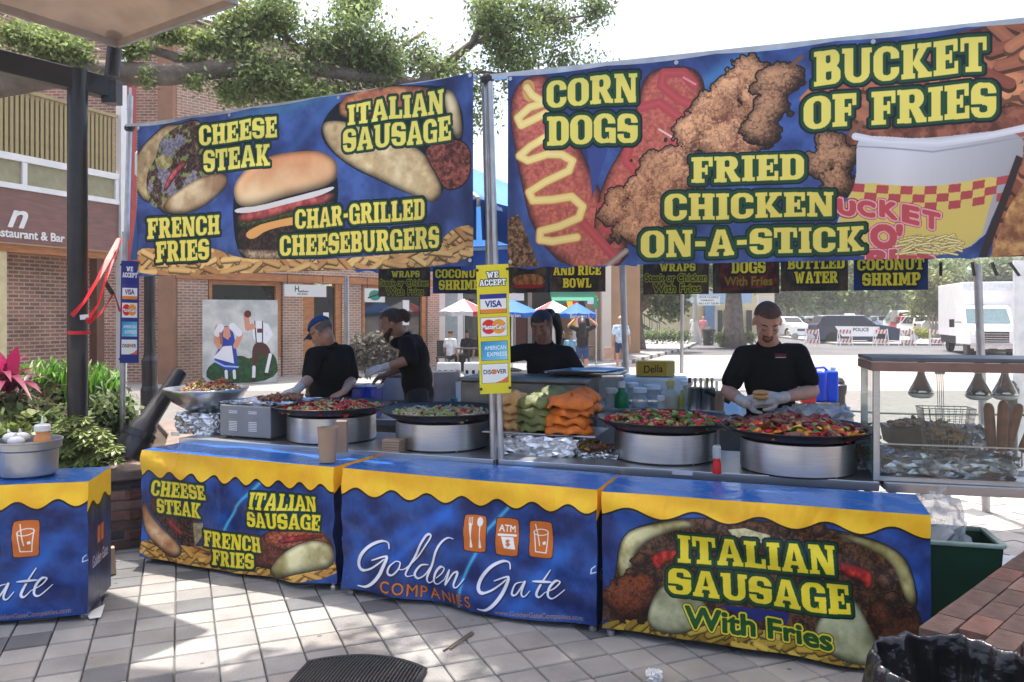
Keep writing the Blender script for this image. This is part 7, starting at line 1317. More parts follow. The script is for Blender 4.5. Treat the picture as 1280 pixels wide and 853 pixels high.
def worker(label, J, face, skin, hs=1., vox=.0075, hair=None, beard=None, cap=None, hands=(), shirt=M_shirt, sleeve=.62, trs=M_trs, sc=1., up=Vector((0, 0, 1)), legs=True, detail=True, shorts=False, base=None, cat='person', group=None, glove=None):
    b0 = base if base is not None else Vector((J['pelvis'].x, J['pelvis'].y, gh(J['pelvis'].y))); t = thing('person', label, cat, b0, group=group); F = frame_of(face, up); hc = J['head']
    m = MB(); head_shapes(m, hc, F, hs); nb = J['neck']; m.cap(hc + F @ Vector((0, -.025, -.05)) * hs, .055 * hs, nb, .062 * sc, 12); m.ball(nb + Vector((0, 0, -.06)), (.08 * sc, .055 * sc, .04 * sc), 12, 8)
    for k, s in (('L', 0), ('R', 1)):
        a, e, w = J['sh' + k], J['el' + k], J['wr' + k]; m.cap(a, .052 * sc, e, .041 * sc); m.cap(e, .041 * sc, e.lerp(w, .35), .043 * sc); m.cap(e.lerp(w, .35), .043 * sc, w, .027 * sc)
    m.cap(nb + Vector((0, 0, -.05)), .06 * sc, J['pelvis'], .1 * sc)
    for k, (d, n, sd, cu) in zip('LR', hands): hand_shapes(m, J['wr' + k], d, n, sd, cu, sc)
    P0 = J['pelvis']
    if legs:
        for k, sx in (('L', -1), ('R', 1)):
            h = J.get('hip' + k, P0 + J['side'] * .09 * sc * sx); kn = J.get('kn' + k, Vector((h.x, h.y - .02, (h.z + b0.z) * .5 + .03))); an = J.get('an' + k, Vector((h.x, h.y + .02, b0.z + .09))); m.cap(h, .085 * sc, kn, .055 * sc); m.cap(kn, .055 * sc, kn.lerp(an, .35), .056 * sc); m.cap(kn.lerp(an, .35), .056 * sc, an, .037 * sc)
    m.build('body', SKIN[skin], t, remesh=vox)
    # shirt
    m = MB(); W_ = (J['shR'] - J['shL']); c0 = (J['shR'] + J['shL']) / 2; Fs = frame_of(J.get('front', face * Vector((1, 1, 0)) if False else Vector((face.x, face.y, 0)) + Vector((0, -1e-4, 0)))); wd = W_.length / 2
    ch = c0.lerp(P0, .33); be = c0.lerp(P0, .72); k_ = J.get('girth', 1.)
    m.ball(c0.lerp(P0, .1), (wd * 1.02, .1 * sc * k_, .085 * sc), 18, 10, Fs); m.ball(ch, (wd * 1.0, .135 * sc * k_, .2 * sc), 18, 12, Fs); m.ball(be, (wd * .92 * k_, .135 * sc * k_, .2 * sc), 18, 12, Fs); m.ball(P0, (wd * .93 * k_, .13 * sc * k_, .14 * sc), 18, 10, Fs)
    m.cap(nb + Vector((0, 0, -.012)), .07 * sc, c0 + Vector((0, 0, -.02)), .09 * sc, 12)
    m.ball(nb + Vector((0, 0, -.055)), (.12 * sc, .1 * sc, .055 * sc), 14, 8, Fs)
    for k in 'LR': a, e = J['sh' + k], J['el' + k]; m.cap(c0.lerp(a, .6) + Vector((0, 0, .0)), .075 * sc, a, .07 * sc, 12); m.cap(a, .069 * sc, a.lerp(e, sleeve / .85), .066 * sc, 12)
    so_ = m.build('shirt', shirt, t, remesh=max(vox, .009))
    if detail:
        m = MB(); 
        gp = .3; m.grid(lambda u, v: nb + Fs @ (Vector((math.sin(gp + u * (6.2832 - 2 * gp)) * (.066 + .03 * v), math.cos(gp + u * (6.2832 - 2 * gp)) * (.064 + .034 * v) - .004, .022 - .05 * v - .022 * math.cos(gp + u * (6.2832 - 2 * gp)) - .02 * v * max(0, math.cos(gp + u * (6.2832 - 2 * gp))) ** 4)) * sc), 28, 3, uv=False); m.build('collar', shirt, t, smooth=True, solid=.004)
    if legs and trs:
        m = MB(); m.ball(P0 + Vector((0, 0, -.05)), (wd * .9 * k_, .13 * sc, .12 * sc), 14, 9, Fs)
        for k, sx in (('L', -1), ('R', 1)):
            h = J.get('hip' + k, P0 + J['side'] * .09 * sc * sx); kn = J.get('kn' + k, Vector((h.x, h.y - .02, (h.z + b0.z) * .5 + .03))); an = J.get('an' + k, Vector((h.x, h.y + .02, b0.z + .09))); m.cap(h, .1 * sc, h.lerp(kn, .6 if shorts else 1), .075 * sc)
            if not shorts: m.cap(kn, .072 * sc, an, .06 * sc)
        m.build('shorts' if shorts else 'trousers', trs, t, remesh=max(vox, .01))
        for k, sx in (('L', -1), ('R', 1)):
            h = J.get('hip' + k, P0 + J['side'] * .09 * sc * sx); an = J.get('an' + k, Vector((h.x, h.y + .02, b0.z + .09))); m = MB(); m.ball(Vector((an.x, an.y, b0.z + .045)) + Fs @ Vector((0, .05, 0)), (.048 * sc, .13 * sc, .045), 12, 8, Fs); m.build('shoe', M_blackm, t, smooth=True)
    if glove:
        for k, (d, n, sd, cu) in zip('LR', hands):
            if k in glove:
                m = MB(); hand_shapes(m, J['wr' + k], d, n, sd, cu, sc, .0022); dn = (J['wr' + k] - J['el' + k]).normalized(); m.cap(J['wr' + k] + dn * .02, .032 * sc, J['wr' + k] - dn * .045, .036 * sc, 12); m.build('glove', M_glove, t, remesh=.006)
    if detail:
        q = lambda x, y, z: hc + F @ (Vector((x, y, z)) * hs)
        for x in (-1, 1): m = MB(); m.tube([q(x * .019, .083, .004), q(x * .03, .0835, .0005), q(x * .042, .076, .004)], .0024 * hs, 6); m.build('eye', M_eye, t); m = MB(); m.tube([q(x * .014, .086, .031), q(x * .03, .085, .038), q(x * .048, .07, .032)], [.003 * hs, .0042 * hs, .002 * hs], 6); m.build('eyebrow', J.get('brow', M_eye), t)
        m = MB(); m.tube([q(-.023, .081, -.0585), q(0, .0885, -.0545), q(.023, .081, -.0585)], [.001, .0035 * hs, .001], 6); m.build('mouth', M_lip, t)
    return t, F, so_
SIDE = Vector((1, 0, 0))
# shaven-headed vendor at the right pan
Y = 5.3; J = dict(head=P(959, 403, 5.16), neck=P(962, 432, 5.3), shL=P(930, 446, 5.3), shR=P(997, 443, 5.3), elL=P(909, 489, 5.27), elR=P(1016, 489, 5.22), wrL=P(930, 503, 5.06), wrR=P(975, 498, 5.03), pelvis=P(963, 533, 5.4), side=SIDE, front=Vector((0, -1, 0)), brow=mat('brown_hair', (.07, .035, .02), .8))
fc = Vector((-.12, -1, -.72)); hd = ((Vector((1, -.1, .12)), Vector((-.2, -.9, .5)), 1, .55), (Vector((-1, -.12, .05)), Vector((.2, -.9, .5)), -1, .55))
w1, F1, sh1 = worker('shaven-headed vendor with a goatee in a black polo, holding a bun in gloved hands', J, fc, 'fair', hs=1.1, hands=hd, sleeve=.6, sc=1.08, glove='LR')
hc = J['head']; M_buzz = mat('buzz_hair', (.11, .065, .048), .9, 0, .3, 60)
shellcap(hc, F1, 1.1, lambda x, y, z: z > .42 + .0 * y if y > .35 else z > -.1 + .35 * max(0, y) and not (abs(x) > .8 and z < .05 and y > -.2), 1.0 + .012).build('hair', M_buzz, w1, smooth=True)
q = lambda x, y, z: hc + F1 @ (Vector((x, y, z)) * 1.1)
m = MB(); m.ball(q(0, .062, -.083), (.026, .022, .018), 12, 8, F1)
for x in (-1, 1): m.cap(q(x * .024, .072, -.047), .006, q(x * .022, .066, -.075), .009)
m.cap(q(-.022, .084, -.043), .0055, q(0, .091, -.039), .006); m.cap(q(0, .091, -.039), .006, q(.022, .084, -.043), .0055); m.build('goatee', mat('goatee_hair', (.13, .06, .035), .9, 0, .3, 60), w1, smooth=True)
cv = Cv(120, 50, [(0, 0), (12, 0), (12, 5), (0, 5)], base=(.02, .02, .022)); cv.text(sans('Catering', 40, 1), 1, .5, 3.4, 11, .5, 3.4, (.6, .05, .08)); cv.put(cv.poly([(1, 3.9), (11, 3.9), (11, 4.6), (1, 4.6)]), (.8, .8, .8))
m = MB(); a = P(968, 448, 5.135); m.add([a, a + Vector((.085, .01, 0)), a + Vector((.085, .012, .034)), a + Vector((0, .002, .034))], [(0, 1, 2, 3)], [(0, 0), (1, 0), (1, 1), (0, 1)]); m.build('chest_logo', print_mat('logo_print', cv, .7, bump=0), w1)
m = MB(); m.ball(P(951, 496, 4.97), (.05, .03, .022), 14, 8); m.ball(P(951, 491, 4.96), (.052, .032, .018), 14, 8); tag(m.build('sandwich_bun', mat('bun', (.55, .3, .12), .6, 0, .2, 20), smooth=True), 'open bun held in the gloved hands of the right vendor', 'bun')
# woman vendor
J = dict(head=P(677, 408, 6.2), neck=P(680, 430, 6.3), shL=P(655, 440, 6.3), shR=P(709, 443, 6.32), elL=P(617, 448, 6.2), elR=P(727, 474, 6.25), wrL=P(612, 486, 6.05), wrR=P(712, 487, 6.05), pelvis=P(690, 492, 6.4), side=SIDE, front=Vector((-.15, -1, 0)), girth=1.12, brow=mat('black_hair', (.012, .01, .01), .5, 0, .3, 40))
hd = ((Vector((-.1, -.3, -1)), Vector((0, -1, .2)), 1, .5), (Vector((-.8, -.5, -.3)), Vector((0, -.8, .5)), -1, .5))
w2, F2, _ = worker('woman vendor in a black polo with black tied-back hair, reaching to her side', J, Vector((-.35, -1, -.45)), 'dark', hs=1.02, hands=hd, sc=.98, sleeve=.7)
M_bh = MATS['black_hair']; shellcap(J['head'], F2, 1.02, lambda x, y, z: (z > .3 if y > .45 else z > -.35), 1.07, jag=.02).build('hair', M_bh, w2, smooth=True)
m = MB(); m.tube([P(684, 394, 6.28), P(694, 397, 6.33), P(699, 412, 6.35), P(698, 432, 6.36)], [.04, .045, .035, .02], 10); m.ball(P(686, 391, 6.25), (.05, .05, .035), 12, 8); m.build('ponytail', M_bh, w2, smooth=True)
# man with the blue cap
J = dict(head=P(402, 416, 6.66), neck=P(411, 434, 6.72), shL=P(392, 445, 6.55), shR=P(432, 441, 6.85), elL=P(387, 473, 6.45), elR=P(440, 475, 6.8), wrL=P(372, 487, 6.25), wrR=P(430, 490, 6.45), pelvis=P(414, 502, 6.8), side=Vector((.8, .6, 0)), front=Vector((-.7, .75, 0)), girth=1.15)
hd = ((Vector((-1, -.3, -.35)), Vector((-.1, -.4, 1)), 1, .4), (Vector((-.8, -.4, -.4)), Vector((0, -.3, 1)), 1, .5))
w3, F3, _ = worker('vendor in a blue cap and black shirt bending over the leftmost pan', J, Vector((-.85, .3, -.6)), 'fair', hs=1.05, hands=hd, glove='L', sc=1.04, sleeve=.72, up=Vector((-.1, 0, 1)))
M_cap_ = mat('navy_cap', (.02, .06, .2), .8, 0, .2, 20); shellcap(J['head'], F3, 1.05, lambda x, y, z: z > .22, 1.12).build('cap', M_cap_, w3, smooth=True, solid=.004)
q = lambda x, y, z: J['head'] + F3 @ (Vector((x, y, z)) * 1.05)
m = MB(); m.grid(lambda u, v: q((u - .5) * .13 * (1 - .35 * v * v), .075 + .085 * v * (1 - .9 * (u - .5) ** 2), .055 - .012 * v - .05 * (2 * u - 1) ** 2 * .5), 10, 5, uv=False); m.build('cap_peak', M_cap_, w3, smooth=True, solid=.004)
shellcap(J['head'], F3, 1.05, lambda x, y, z: -.55 < z < .3 and y < .12, 1.03, jag=.02).build('hair', mat('grey_hair', (.13, .12, .11), .9, 0, .3, 60), w3, smooth=True)
m = MB(); m.bar(q(-.078, .0, .018), q(-.066, .085, .012), .004, .004); m.bar(q(.078, .0, .018), q(.066, .085, .012), .004); [m.tube([q(x * .03 + .02 * math.cos(a), .09, .008 + .016 * math.sin(a)) for a in [i * .785 for i in range(9)]], .002, 5) for x in (-1, 1)]; m.build('glasses', M_blackm, w3)
# bearded vendor with tied hair
J = dict(head=P(490, 405, 6.83), neck=P(502, 421, 6.9), shL=P(508, 430, 6.72), shR=P(520, 428, 7.05), elL=P(514, 449, 6.62), elR=P(512, 455, 7.0), wrL=P(479, 460, 6.62), wrR=P(484, 468, 6.85), pelvis=P(524, 492, 6.98), side=Vector((0, 1, 0)), front=Vector((-1, .05, 0)), girth=1.0)
hd = ((Vector((-1, -.1, -.25)), Vector((-.1, -.6, .8)), 1, .45), (Vector((-1, 0, -.4)), Vector((0, .3, 1)), 1, .5))
w4, F4, _ = worker('bearded vendor with tied-up brown hair reaching a gloved hand to the blue tubs', J, Vector((-1, -.05, -.3)), 'tan', hs=1.04, hands=hd, glove='L', sc=1.02, sleeve=.78)
M_br = mat('dark_brown_hair', (.06, .033, .02), .8, 0, .35, 40); q = lambda x, y, z: J['head'] + F4 @ (Vector((x, y, z)) * 1.04)
shellcap(J['head'], F4, 1.04, lambda x, y, z: z > .32 if y > .3 else z > -.5, 1.08, jag=.05).build('hair', M_br, w4, smooth=True); m = MB(); m.ball(q(0, -.105, .055), (.05, .05, .045), 12, 8); m.ball(q(0, -.13, .02), (.035, .03, .05), 12, 8); m.build('bun', M_br, w4, smooth=True)
m = MB(); m.cap(q(-.05, .02, -.045), .02, q(0, .07, -.085), .028); m.cap(q(.05, .02, -.045), .02, q(0, .07, -.085), .028); m.cap(q(0, .075, -.08), .026, q(0, .075, -.13), .014); m.cap(q(-.018, .087, -.042), .006, q(.018, .087, -.042), .006); m.build('beard', M_br, w4, remesh=.006)
# people in the street: a standing figure posed by hand
def stand(label, px, Y, h, face, skin, shirt, trs, shorts=True, arms='down', hairm=None, long=0, vox=.016, gz=None, seated=False, group=None):
    x = ring(px, Y); b = Vector((x, Y, gh(Y) + .115 if Y > 15 and px < 800 else gh(Y))); s = h / 1.75; f = Vector((*face, 0)).normalized(); r = f.cross(Vector((0, 0, 1))); z = lambda v: Vector((0, 0, v * s))
    dz = -.42 if seated else 0; at = lambda a, c, e: b + r * (a * s) + f * (c * s) + z(e + dz)
    J = dict(head=at(0, .02, 1.63), neck=at(0, -.01, 1.49), shL=at(-.175, 0, 1.42), shR=at(.175, 0, 1.42), pelvis=at(0, 0, .97), side=r, front=f)
    if arms == 'up': J.update(elL=at(-.36, 0, 1.5), elR=at(.37, 0, 1.52), wrL=at(-.18, .02, 1.68), wrR=at(.17, .02, 1.7))
    else: J.update(elL=at(-.25, -.02, 1.13), elR=at(.25, -.02, 1.13), wrL=at(-.27, .06, .88), wrR=at(.27, .06, .88))
    for k, sx, st in (('L', -1, .1), ('R', 1, -.08)):
        if seated: J['hip' + k] = at(sx * .09, 0, .93); J['kn' + k] = at(sx * .11, .42, .93); J['an' + k] = at(sx * .11, .42, .5)
        else: J['hip' + k] = at(sx * .09, 0, .93); J['kn' + k] = at(sx * .095, st * .6, .5); J['an' + k] = at(sx * .1, st, .09)
    dd = Vector((0, 0, -1)) if arms == 'down' else f * -.2 + r * 0 + Vector((0, 0, .6)); hd = ((dd, r * -1, 1, .35), (dd, r, -1, .35))
    t, F, _ = worker(label, J, f + Vector((0, 0, -.1)), skin, hs=s * 1.0, vox=vox, hands=hd, sc=s * .95, shirt=shirt, trs=trs, shorts=shorts, detail=False, base=b, sleeve=.55, group=group)
    if hairm:
        shellcap(J['head'], F, s, lambda x, y, z: z > .2 if y > .2 else z > -.4, 1.08).build('hair', hairm, t, smooth=True)
        if long: m = MB(); m.tube([J['head'] + Vector((0, 0, .06)) - f * .06, J['head'] - f * .1 + z(-.1), J['head'] - f * .12 + z(-.3), J['head'] - f * .12 + z(-long)], [.07 * s, .1 * s, .1 * s, .06 * s], 10); m.build('long_hair', hairm, t, smooth=True)
    return t, J
M_bl = mat('black_top', (.015, .015, .018), .85); M_den = mat('denim', (.03, .06, .16), .85); M_lb = mat('light_blue_shirt', (.2, .42, .55), .8); M_wh = mat('white_shirt', (.6, .62, .64), .8)
M_pat = mat('patterned_shirt', (.42, .56, .68), .8, 0, .45, 9)
stand('woman seen from behind with long black hair and raised arms', 728, 20, 1.68, (.05, 1), 'fair', M_bl, M_den, arms='up', hairm=M_bh, long=.42)
wk, wj = stand('man seen from behind in a pale blue patterned shirt walking away', 776, 23.2, 1.68, (.1, 1), 'fair', M_pat, mat('navy_shorts', (.015, .03, .09), .85), hairm=mat('bald_hair', (.45, .3, .24), .7)); m = MB(); m.box(wj['wrL'] + Vector((-.08, 0, -.25)), (.28, .12, .36)); tag(m.build('shopping_bag', mat('kraft_light', (.42, .27, .2), .8)), 'brown paper shopping bag held by the walking man', 'bag')
stand('person in a light blue shirt at the umbrella tables', 713, 25.5, 1.5, (-.3, -1), 'tan', M_lb, M_bl, shorts=False, hairm=M_bh, seated=True); stand('person with dark hair left of the light blue shirt', 704, 27.5, 1.5, (.3, -1), 'dark', M_bl, M_bl, shorts=False, hairm=M_bh, seated=True)
stand('person in a pale shirt sitting under the umbrella behind the boxes', 563, 24, 1.66, (.6, .8), 'tan', M_wh, M_bl, shorts=False, hairm=M_br, seated=True); stand('person in a dark shirt sitting right of the pale shirt', 584, 25, 1.6, (-.5, -1), 'tan', M_bl, M_bl, shorts=False, hairm=M_bh, seated=True)
stand('distant person in a pale shirt by the theatre', 867, 54, 1.75, (0, 1), 'fair', M_wh, M_den, vox=.03); stand('distant person in a pink top by the theatre lamp post', 879, 52, 1.72, (.2, 1), 'fair', mat('pink_top', (.6, .2, .22), .8), MATS['pink_top'], vox=.03)
# ------------------------------------------------------------------ umbrellas, signs, posts behind
def umbrella(px, Y, z_e, r, hh, cols, label, txt=None):
    x = ring(px, Y); t = thing('table_umbrella', label, 'umbrella', (x, Y, gh(Y) + .11), group='cafe umbrellas'); n = 8; vs = []
    ap = Vector((x, Y, z_e + hh)); e = [Vector((x + r * math.cos(2 * math.pi * (i + .5) / n), Y + r * math.sin(2 * math.pi * (i + .5) / n), z_e)) for i in range(n)]
    for i in range(n):
        a, b = e[i], e[(i + 1) % n]; m = MB(); m.add([ap, a, (a + b) / 2 + Vector((0, 0, .03)), b, a + Vector((0, 0, -.14)), (a + b) / 2 + Vector((0, 0, -.1)), b + Vector((0, 0, -.14))], [(0, 1, 2), (0, 2, 3), (1, 4, 5, 2), (2, 5, 6, 3)]); m.build('canopy_panel', cols[i % len(cols)], t, solid=.004)
    m = MB(); m.tube([(x, Y, gh(Y) + .12), (x, Y, z_e + hh)], .025, 8); m.build('pole', M_white, t); m = MB(); m.lathe([(.3, 0), (.3, .04), (.05, .1)], 16, (x, Y, gh(Y) + .115)); m.build('base', M_blackm, t)
    if txt:
        c = bpy.data.curves.new('lt', 'FONT'); c.body = txt; c.size = .15; c.align_x = 'CENTER'; o = bpy.data.objects.new('lt', c); me = bpy.data.meshes.new_from_object(o); bpy.data.objects.remove(o); me.materials.append(M_white); o = bpy.data.objects.new('lettering', me); COL.objects.link(o); o.parent = t; o.matrix_local = WM[t.name].inverted() @ Matrix.Translation((x, Y - r * .93 - .01, z_e - .11)) @ Matrix.Rotation(R(90), 4, 'X')
M_ub = mat('umbrella_blue', (.015, .13, .5), .7, trans=.25); M_uw = mat('umbrella_white', (.7, .7, .7), .7, trans=.25); M_ur = mat('umbrella_red', (.5, .04, .05), .7)
umbrella(640, 24.5, 1.68, .95, .42, (M_ub,), 'blue cafe umbrella just right of the yellow card sign', 'Bavarian'); umbrella(580, 25.5, 1.72, .85, .42, (M_uw, M_uw, M_ur, M_uw), 'white and red cafe umbrella left of the yellow card sign')
umbrella(691, 26.5, 1.68, .85, .42, (M_uw, M_ur, M_uw), 'white cafe umbrella with red panels behind the woman vendor'); umbrella(721, 25, 1.65, .62, .36, (M_ub,), 'small blue cafe umbrella right of the woman vendor', 'Bavarian')
for px, Y in ((566, 24.2), (710, 26)):
    t = thing('cafe_table', ['round cafe table by the pale shirt', 'round cafe table by the light blue shirt'][px > 600], 'table', (ring(px, Y) + .5, Y - .3, gh(Y) + .11)); m = MB(); m.lathe([(.35, .7), (.35, .73)], 20); m.build('table_top', M_blackm, t, local=True, origin=(0, 0, 0)); m = MB(); m.lathe([(.2, 0), (.03, .03), (.03, .7)], 10); m.build('pedestal', M_blackm, t, local=True, origin=(0, 0, 0))
for px, Y, lb in ((554, 24, 'dark cafe chair under the white and red umbrella'), (706, 25.8, 'dark cafe chair by the light blue shirt')):
    t = thing('cafe_chair', lb, 'chair', (ring(px, Y), Y, gh(Y) + .11)); m = MB(); m.box((0, 0, .45), (.42, .42, .04)); m.build('seat', M_blackm, t, local=True); m = MB(); m.box((0, .2, .7), (.42, .04, .5)); m.build('backrest', M_blackm, t, local=True)
    for sx in (-.18, .18):
        for sy in (-.18, .18): m = MB(); m.tube([(sx, sy, 0), (sx, sy, .44)], .015, 6); m.build('leg', M_blackm, t, local=True)
t = thing('flag', 'black, red and yellow flag hanging behind the blue umbrella', 'flag', P(718, 400, 27)); a = P(708, 376, 27); 
for k, c in enumerate(((.75, .5, .02), (.5, .02, .02), (.01, .01, .01))): m = MB(); m.grid(lambda u, v: a + Vector((.2 * k + .2 * u + .25 * v, .03 * math.sin(v * 6), -.02 - 1.0 * v)), 3, 8, uv=False); m.build('stripe', mat('flag_%d' % k, c, .8), t, solid=.004)
t = thing('street_sign', 'green street name blade on a thin metal post', 'sign', P(745, 455, 26)); m = MB(); m.tube([PZ(745, gh(26), 26), P(745, 370, 26)], .03, 8); m.build('post', M_galv, t); m = MB(); m.box(P(744.5, 379, 25.95), (.12, .02, .42)); m.build('sign_blade', mat('sign_green', (.03, .32, .15), .6), t); m = MB(); m.box(P(740, 378, 25.96), (.3, .015, .12)); m.build('sign_blade', M_white, t)
for px, Y, yt, lb in ((868.5, 50, 300, 'pale lamp post with a wide foot left of the litter bin'), (909, 46, 300, 'pale lamp post between the litter bin and the thick tree'), (1211, 90, 346, 'white globe street lamp above the box truck')):
    t = thing('street_lamp', lb, 'lamp post', PZ(px, gh(Y), Y)); m = MB(); b = PZ(px, gh(Y), Y); m.lathe([(.45, 0), (.4, .5), (.2, 1.2), (.13, 1.4), (.1, (CH - (yt - HZ) * Y / 1000) - b.z)], 12, b); m.build('post', mat('post_grey', (.4, .39, .37), .6), t); m = MB(); m.lathe([(.1, 0), (.3, .35), (.32, .8), (.1, 1.1)], 12, (b.x, b.y, CH - (yt - HZ) * Y / 1000)); m.build('lantern', M_white, t)
t = thing('litter_bin', 'black slatted litter bin beside the thick street tree', 'bin', PZ(885.5, gh(48), 48)); m = MB(); m.lathe([(.3, 0), (.38, .8), (.42, .85), (.4, .95)], 16, PZ(885.5, gh(48), 48)); m.build('body', M_blackm, t); m = MB(); m.lathe([(.4, .95), (.3, 1.08), (0, 1.1)], 16, PZ(885.5, gh(48), 48)); m.build('lid', M_blackm, t)
# ------------------------------------------------------------------ vehicles
M_tyre = mat('tyre', (.02, .02, .02), .9); M_rim = mat('wheel_rim', (.5, .5, .52), .35, .8); M_win = mat('car_window', (.02, .025, .03), .06, 0, .2, 1); M_tl = mat('tail_light', (.5, .01, .01), .25); M_hl = mat('head_light', (.8, .8, .78), .15); M_chrome = mat('chrome', (.6, .6, .62), .18, 1)
def paint(n, c): return mat('car_paint_' + n, c, .35, .0, .05, 2, coat=.4)
def car(label, px, Y, ang, pm, kind='sedan', L=4.6, W_=1.85, H=1.45, cat='car', lower=None, name='parked_car', z=None, group=None):
    """ang: heading, 0 = nose towards +X"""
    b = PZ(px, gh(Y) if z is None else z, Y); t = thing(name, label, cat, b, ang, group=group); h = W_ / 2
    prof = {'sedan': [(-.5, .42), (-.5, .62), (-.47, .68), (-.36, .7), (-.24, .98), (.06, 1.0), (.2, .7), (.42, .62), (.5, .52), (.5, .3)], 'suv': [(-.5, .45), (-.5, .66), (-.475, .72), (-.43, .98), (-.36, 1.0), (.08, .99), (.22, .68), (.43, .6), (.495, .52), (.5, .3)], 'van': [(-.5, .3), (-.5, .95), (-.48, 1.0), (.2, 1.0), (.33, .62), (.46, .54), (.5, .42), (.5, .25)]}[kind]
    bel = {'sedan': .66, 'suv': .62, 'van': .56}[kind] * H; body = [(x * L, z_ * H) for x, z_ in prof]; gr = .2
    wr_, wxs = .34 * (1.12 if kind != 'sedan' else 1), (-.31 * L, .3 * L)
    low = [(-.5 * L, gr)]
    for wx in wxs: low += [(wx - wr_ * 1.15, gr)] + [(wx + wr_ * 1.15 * math.cos(math.pi - a * math.pi / 6), gr - .02 + wr_ * 1.15 * math.sin(a * math.pi / 6) + .05) for a in range(1, 6)] + [(wx + wr_ * 1.15, gr)]
    low += [(.5 * L, gr)]; outl = low + [(x, z_) for x, z_ in reversed(body)]
    m = MB(); n = len(outl); tum = lambda z_: h - max(0, z_ - bel) * .32 - max(0, gr + .1 - z_) * .2
    bm = bmesh.new(); ring_ = []
    vsL = [(x, -tum(z_), z_) for x, z_ in outl]; vsR = [(x, tum(z_), z_) for x, z_ in outl]
    m.add(vsL + vsR, [tuple(range(n)), tuple(range(2 * n - 1, n - 1, -1))] + [(i, n + i, n + (i + 1) % n, (i + 1) % n) for i in range(n)]); bm.free()
    m.build('body', pm, t, local=True, bevel=.04, sm_angle=35)
    # windows
    top = .93 * H; xs = {'sedan': (-.3, -.22, .04, .16), 'suv': (-.45, -.42, .05, .19), 'van': (.03, .03, .2, .31)}[kind]; x0, x1, x2, x3 = [x * L for x in xs]; zb = bel + .02
    for sgn in (-1, 1):
        cuts = [x1 + (x2 - x1) * f for f in ((0, .34, .68, 1) if kind == 'suv' else (0, .5, 1))] if kind != 'van' else [x1, x2]
        for i in range(len(cuts) - 1):
            a, c = cuts[i] + .03, cuts[i + 1] - .03; bl = x0 + .03 if i == 0 else a; br = x3 - .05 if i == len(cuts) - 2 else c
            pts = [(bl, sgn * (tum(zb) + .006), zb), (br, sgn * (tum(zb) + .006), zb), (c, sgn * (tum(top) + .006), top), (a, sgn * (tum(top) + .006), top)]; m = MB(); m.extr(pts, (0, -sgn * .03, 0)); m.build('window', M_win, t, local=True)
    def zat(x, lo): 
        for (a, za), (c, zc_) in zip(body[:-1], body[1:]):
            if a <= x <= c and c > a: return za + (zc_ - za) * (x - a) / (c - a)
        return lo
    wsx = {'sedan': ((.06, .2), (-.24, -.36)), 'suv': ((.08, .22), (-.43, -.475)), 'van': ((.2, .33), (-.5, -.5))}[kind]
    for k, (a, c) in enumerate(wsx):
        sg = 1 if k == 0 else -1
        a *= L; c *= L; za, zc2 = (body[[i for i, q in enumerate(prof) if abs(q[0] * L - a) < 1e-6][-1 if k == 0 else 0]][1] if kind != 'van' or k == 0 else .93 * H), None
        zc2 = zat(c, .6 * H) if not (kind == 'van' and k) else .6 * H
        A_ = Vector((a, 0, za)); C_ = Vector((c, 0, zc2)); A2, C2 = A_.lerp(C_, .1), A_.lerp(C_, .88); nn = Vector((C_.z - A_.z, 0, -(C_.x - A_.x))).normalized() * (-.012 * sg if True else 0)
        if nn.x * sg < 0: nn = -nn
        if kind == 'van' and k: nn = Vector((-.012, 0, 0))
        m = MB(); m.add([A2 + nn + Vector((0, -tum(A2.z) + .08, 0)), A2 + nn + Vector((0, tum(A2.z) - .08, 0)), C2 + nn + Vector((0, tum(C2.z) - .1, 0)), C2 + nn + Vector((0, -tum(C2.z) + .1, 0))], [(0, 1, 2, 3)]); m.build('windscreen' if k == 0 else 'rear_window', M_win, t, local=True, solid=.01)
    for wx in wxs:
        for sgn in (-1, 1):
            m = MB(); RX = Matrix.Rotation(R(90) * sgn, 3, 'X'); m.lathe([(wr_ * .62, -.1), (wr_ * .95, -.1), (wr_, -.06), (wr_, .06), (wr_ * .95, .1), (wr_ * .62, .1)], 20, (wx, sgn * (h - .1), wr_), RX); wo = m.build('wheel', M_tyre, t, local=True); WM[wo.name] = WM[t.name] @ wo.matrix_local
            m = MB(); C_ = WM[t.name]; m.T = C_; m.lathe([(0, -.09), (wr_ * .2, -.095), (wr_ * .62, -.07), (wr_ * .62, .02), (0, .02)], 10, (wx, sgn * (h - .1), wr_), RX); m.build('rim', M_rim, wo)
    for sgn in (-1, 1):
        m = MB(); m.box((L * .49, sgn * (h - .22), .5 * H), (.06, .34, .12)); m.build('headlight', M_hl, t, local=True); m = MB(); m.box((-L * .497, sgn * (h - .12), .6 * H), (.05, .16, .2)); m.build('tail_light', M_tl, t, local=True)
        m = MB(); m.box((x3 - .12, sgn * (h + .07), zb + .06), (.12, .16, .13)); m.build('wing_mirror', pm, t, local=True, bevel=.02)
    m = MB(); m.box((L * .5, 0, .36 * H), (.04, W_ * .6, .16)); m.build('grille', M_blackm, t, local=True); m = MB(); m.box((-L * .503, 0, .42 * H), (.02, .34, .12)); m.build('number_plate', M_white, t, local=True); m = MB(); m.box((L * .5, 0, .24), (.1, W_ * .94, .14)); m.box((-L * .5, 0, .28), (.1, W_ * .94, .16)); m.build('bumper', lower or pm, t, local=True, bevel=.02)
    return t, tum, bel
pt, tum, bel = car('white and navy police suv standing across the street behind the barricades', 1066, 51.5, R(-4), paint('navy', (.006, .012, .045)), 'suv', 5.1, 1.95, 1.78, cat='police car', name='police_car')
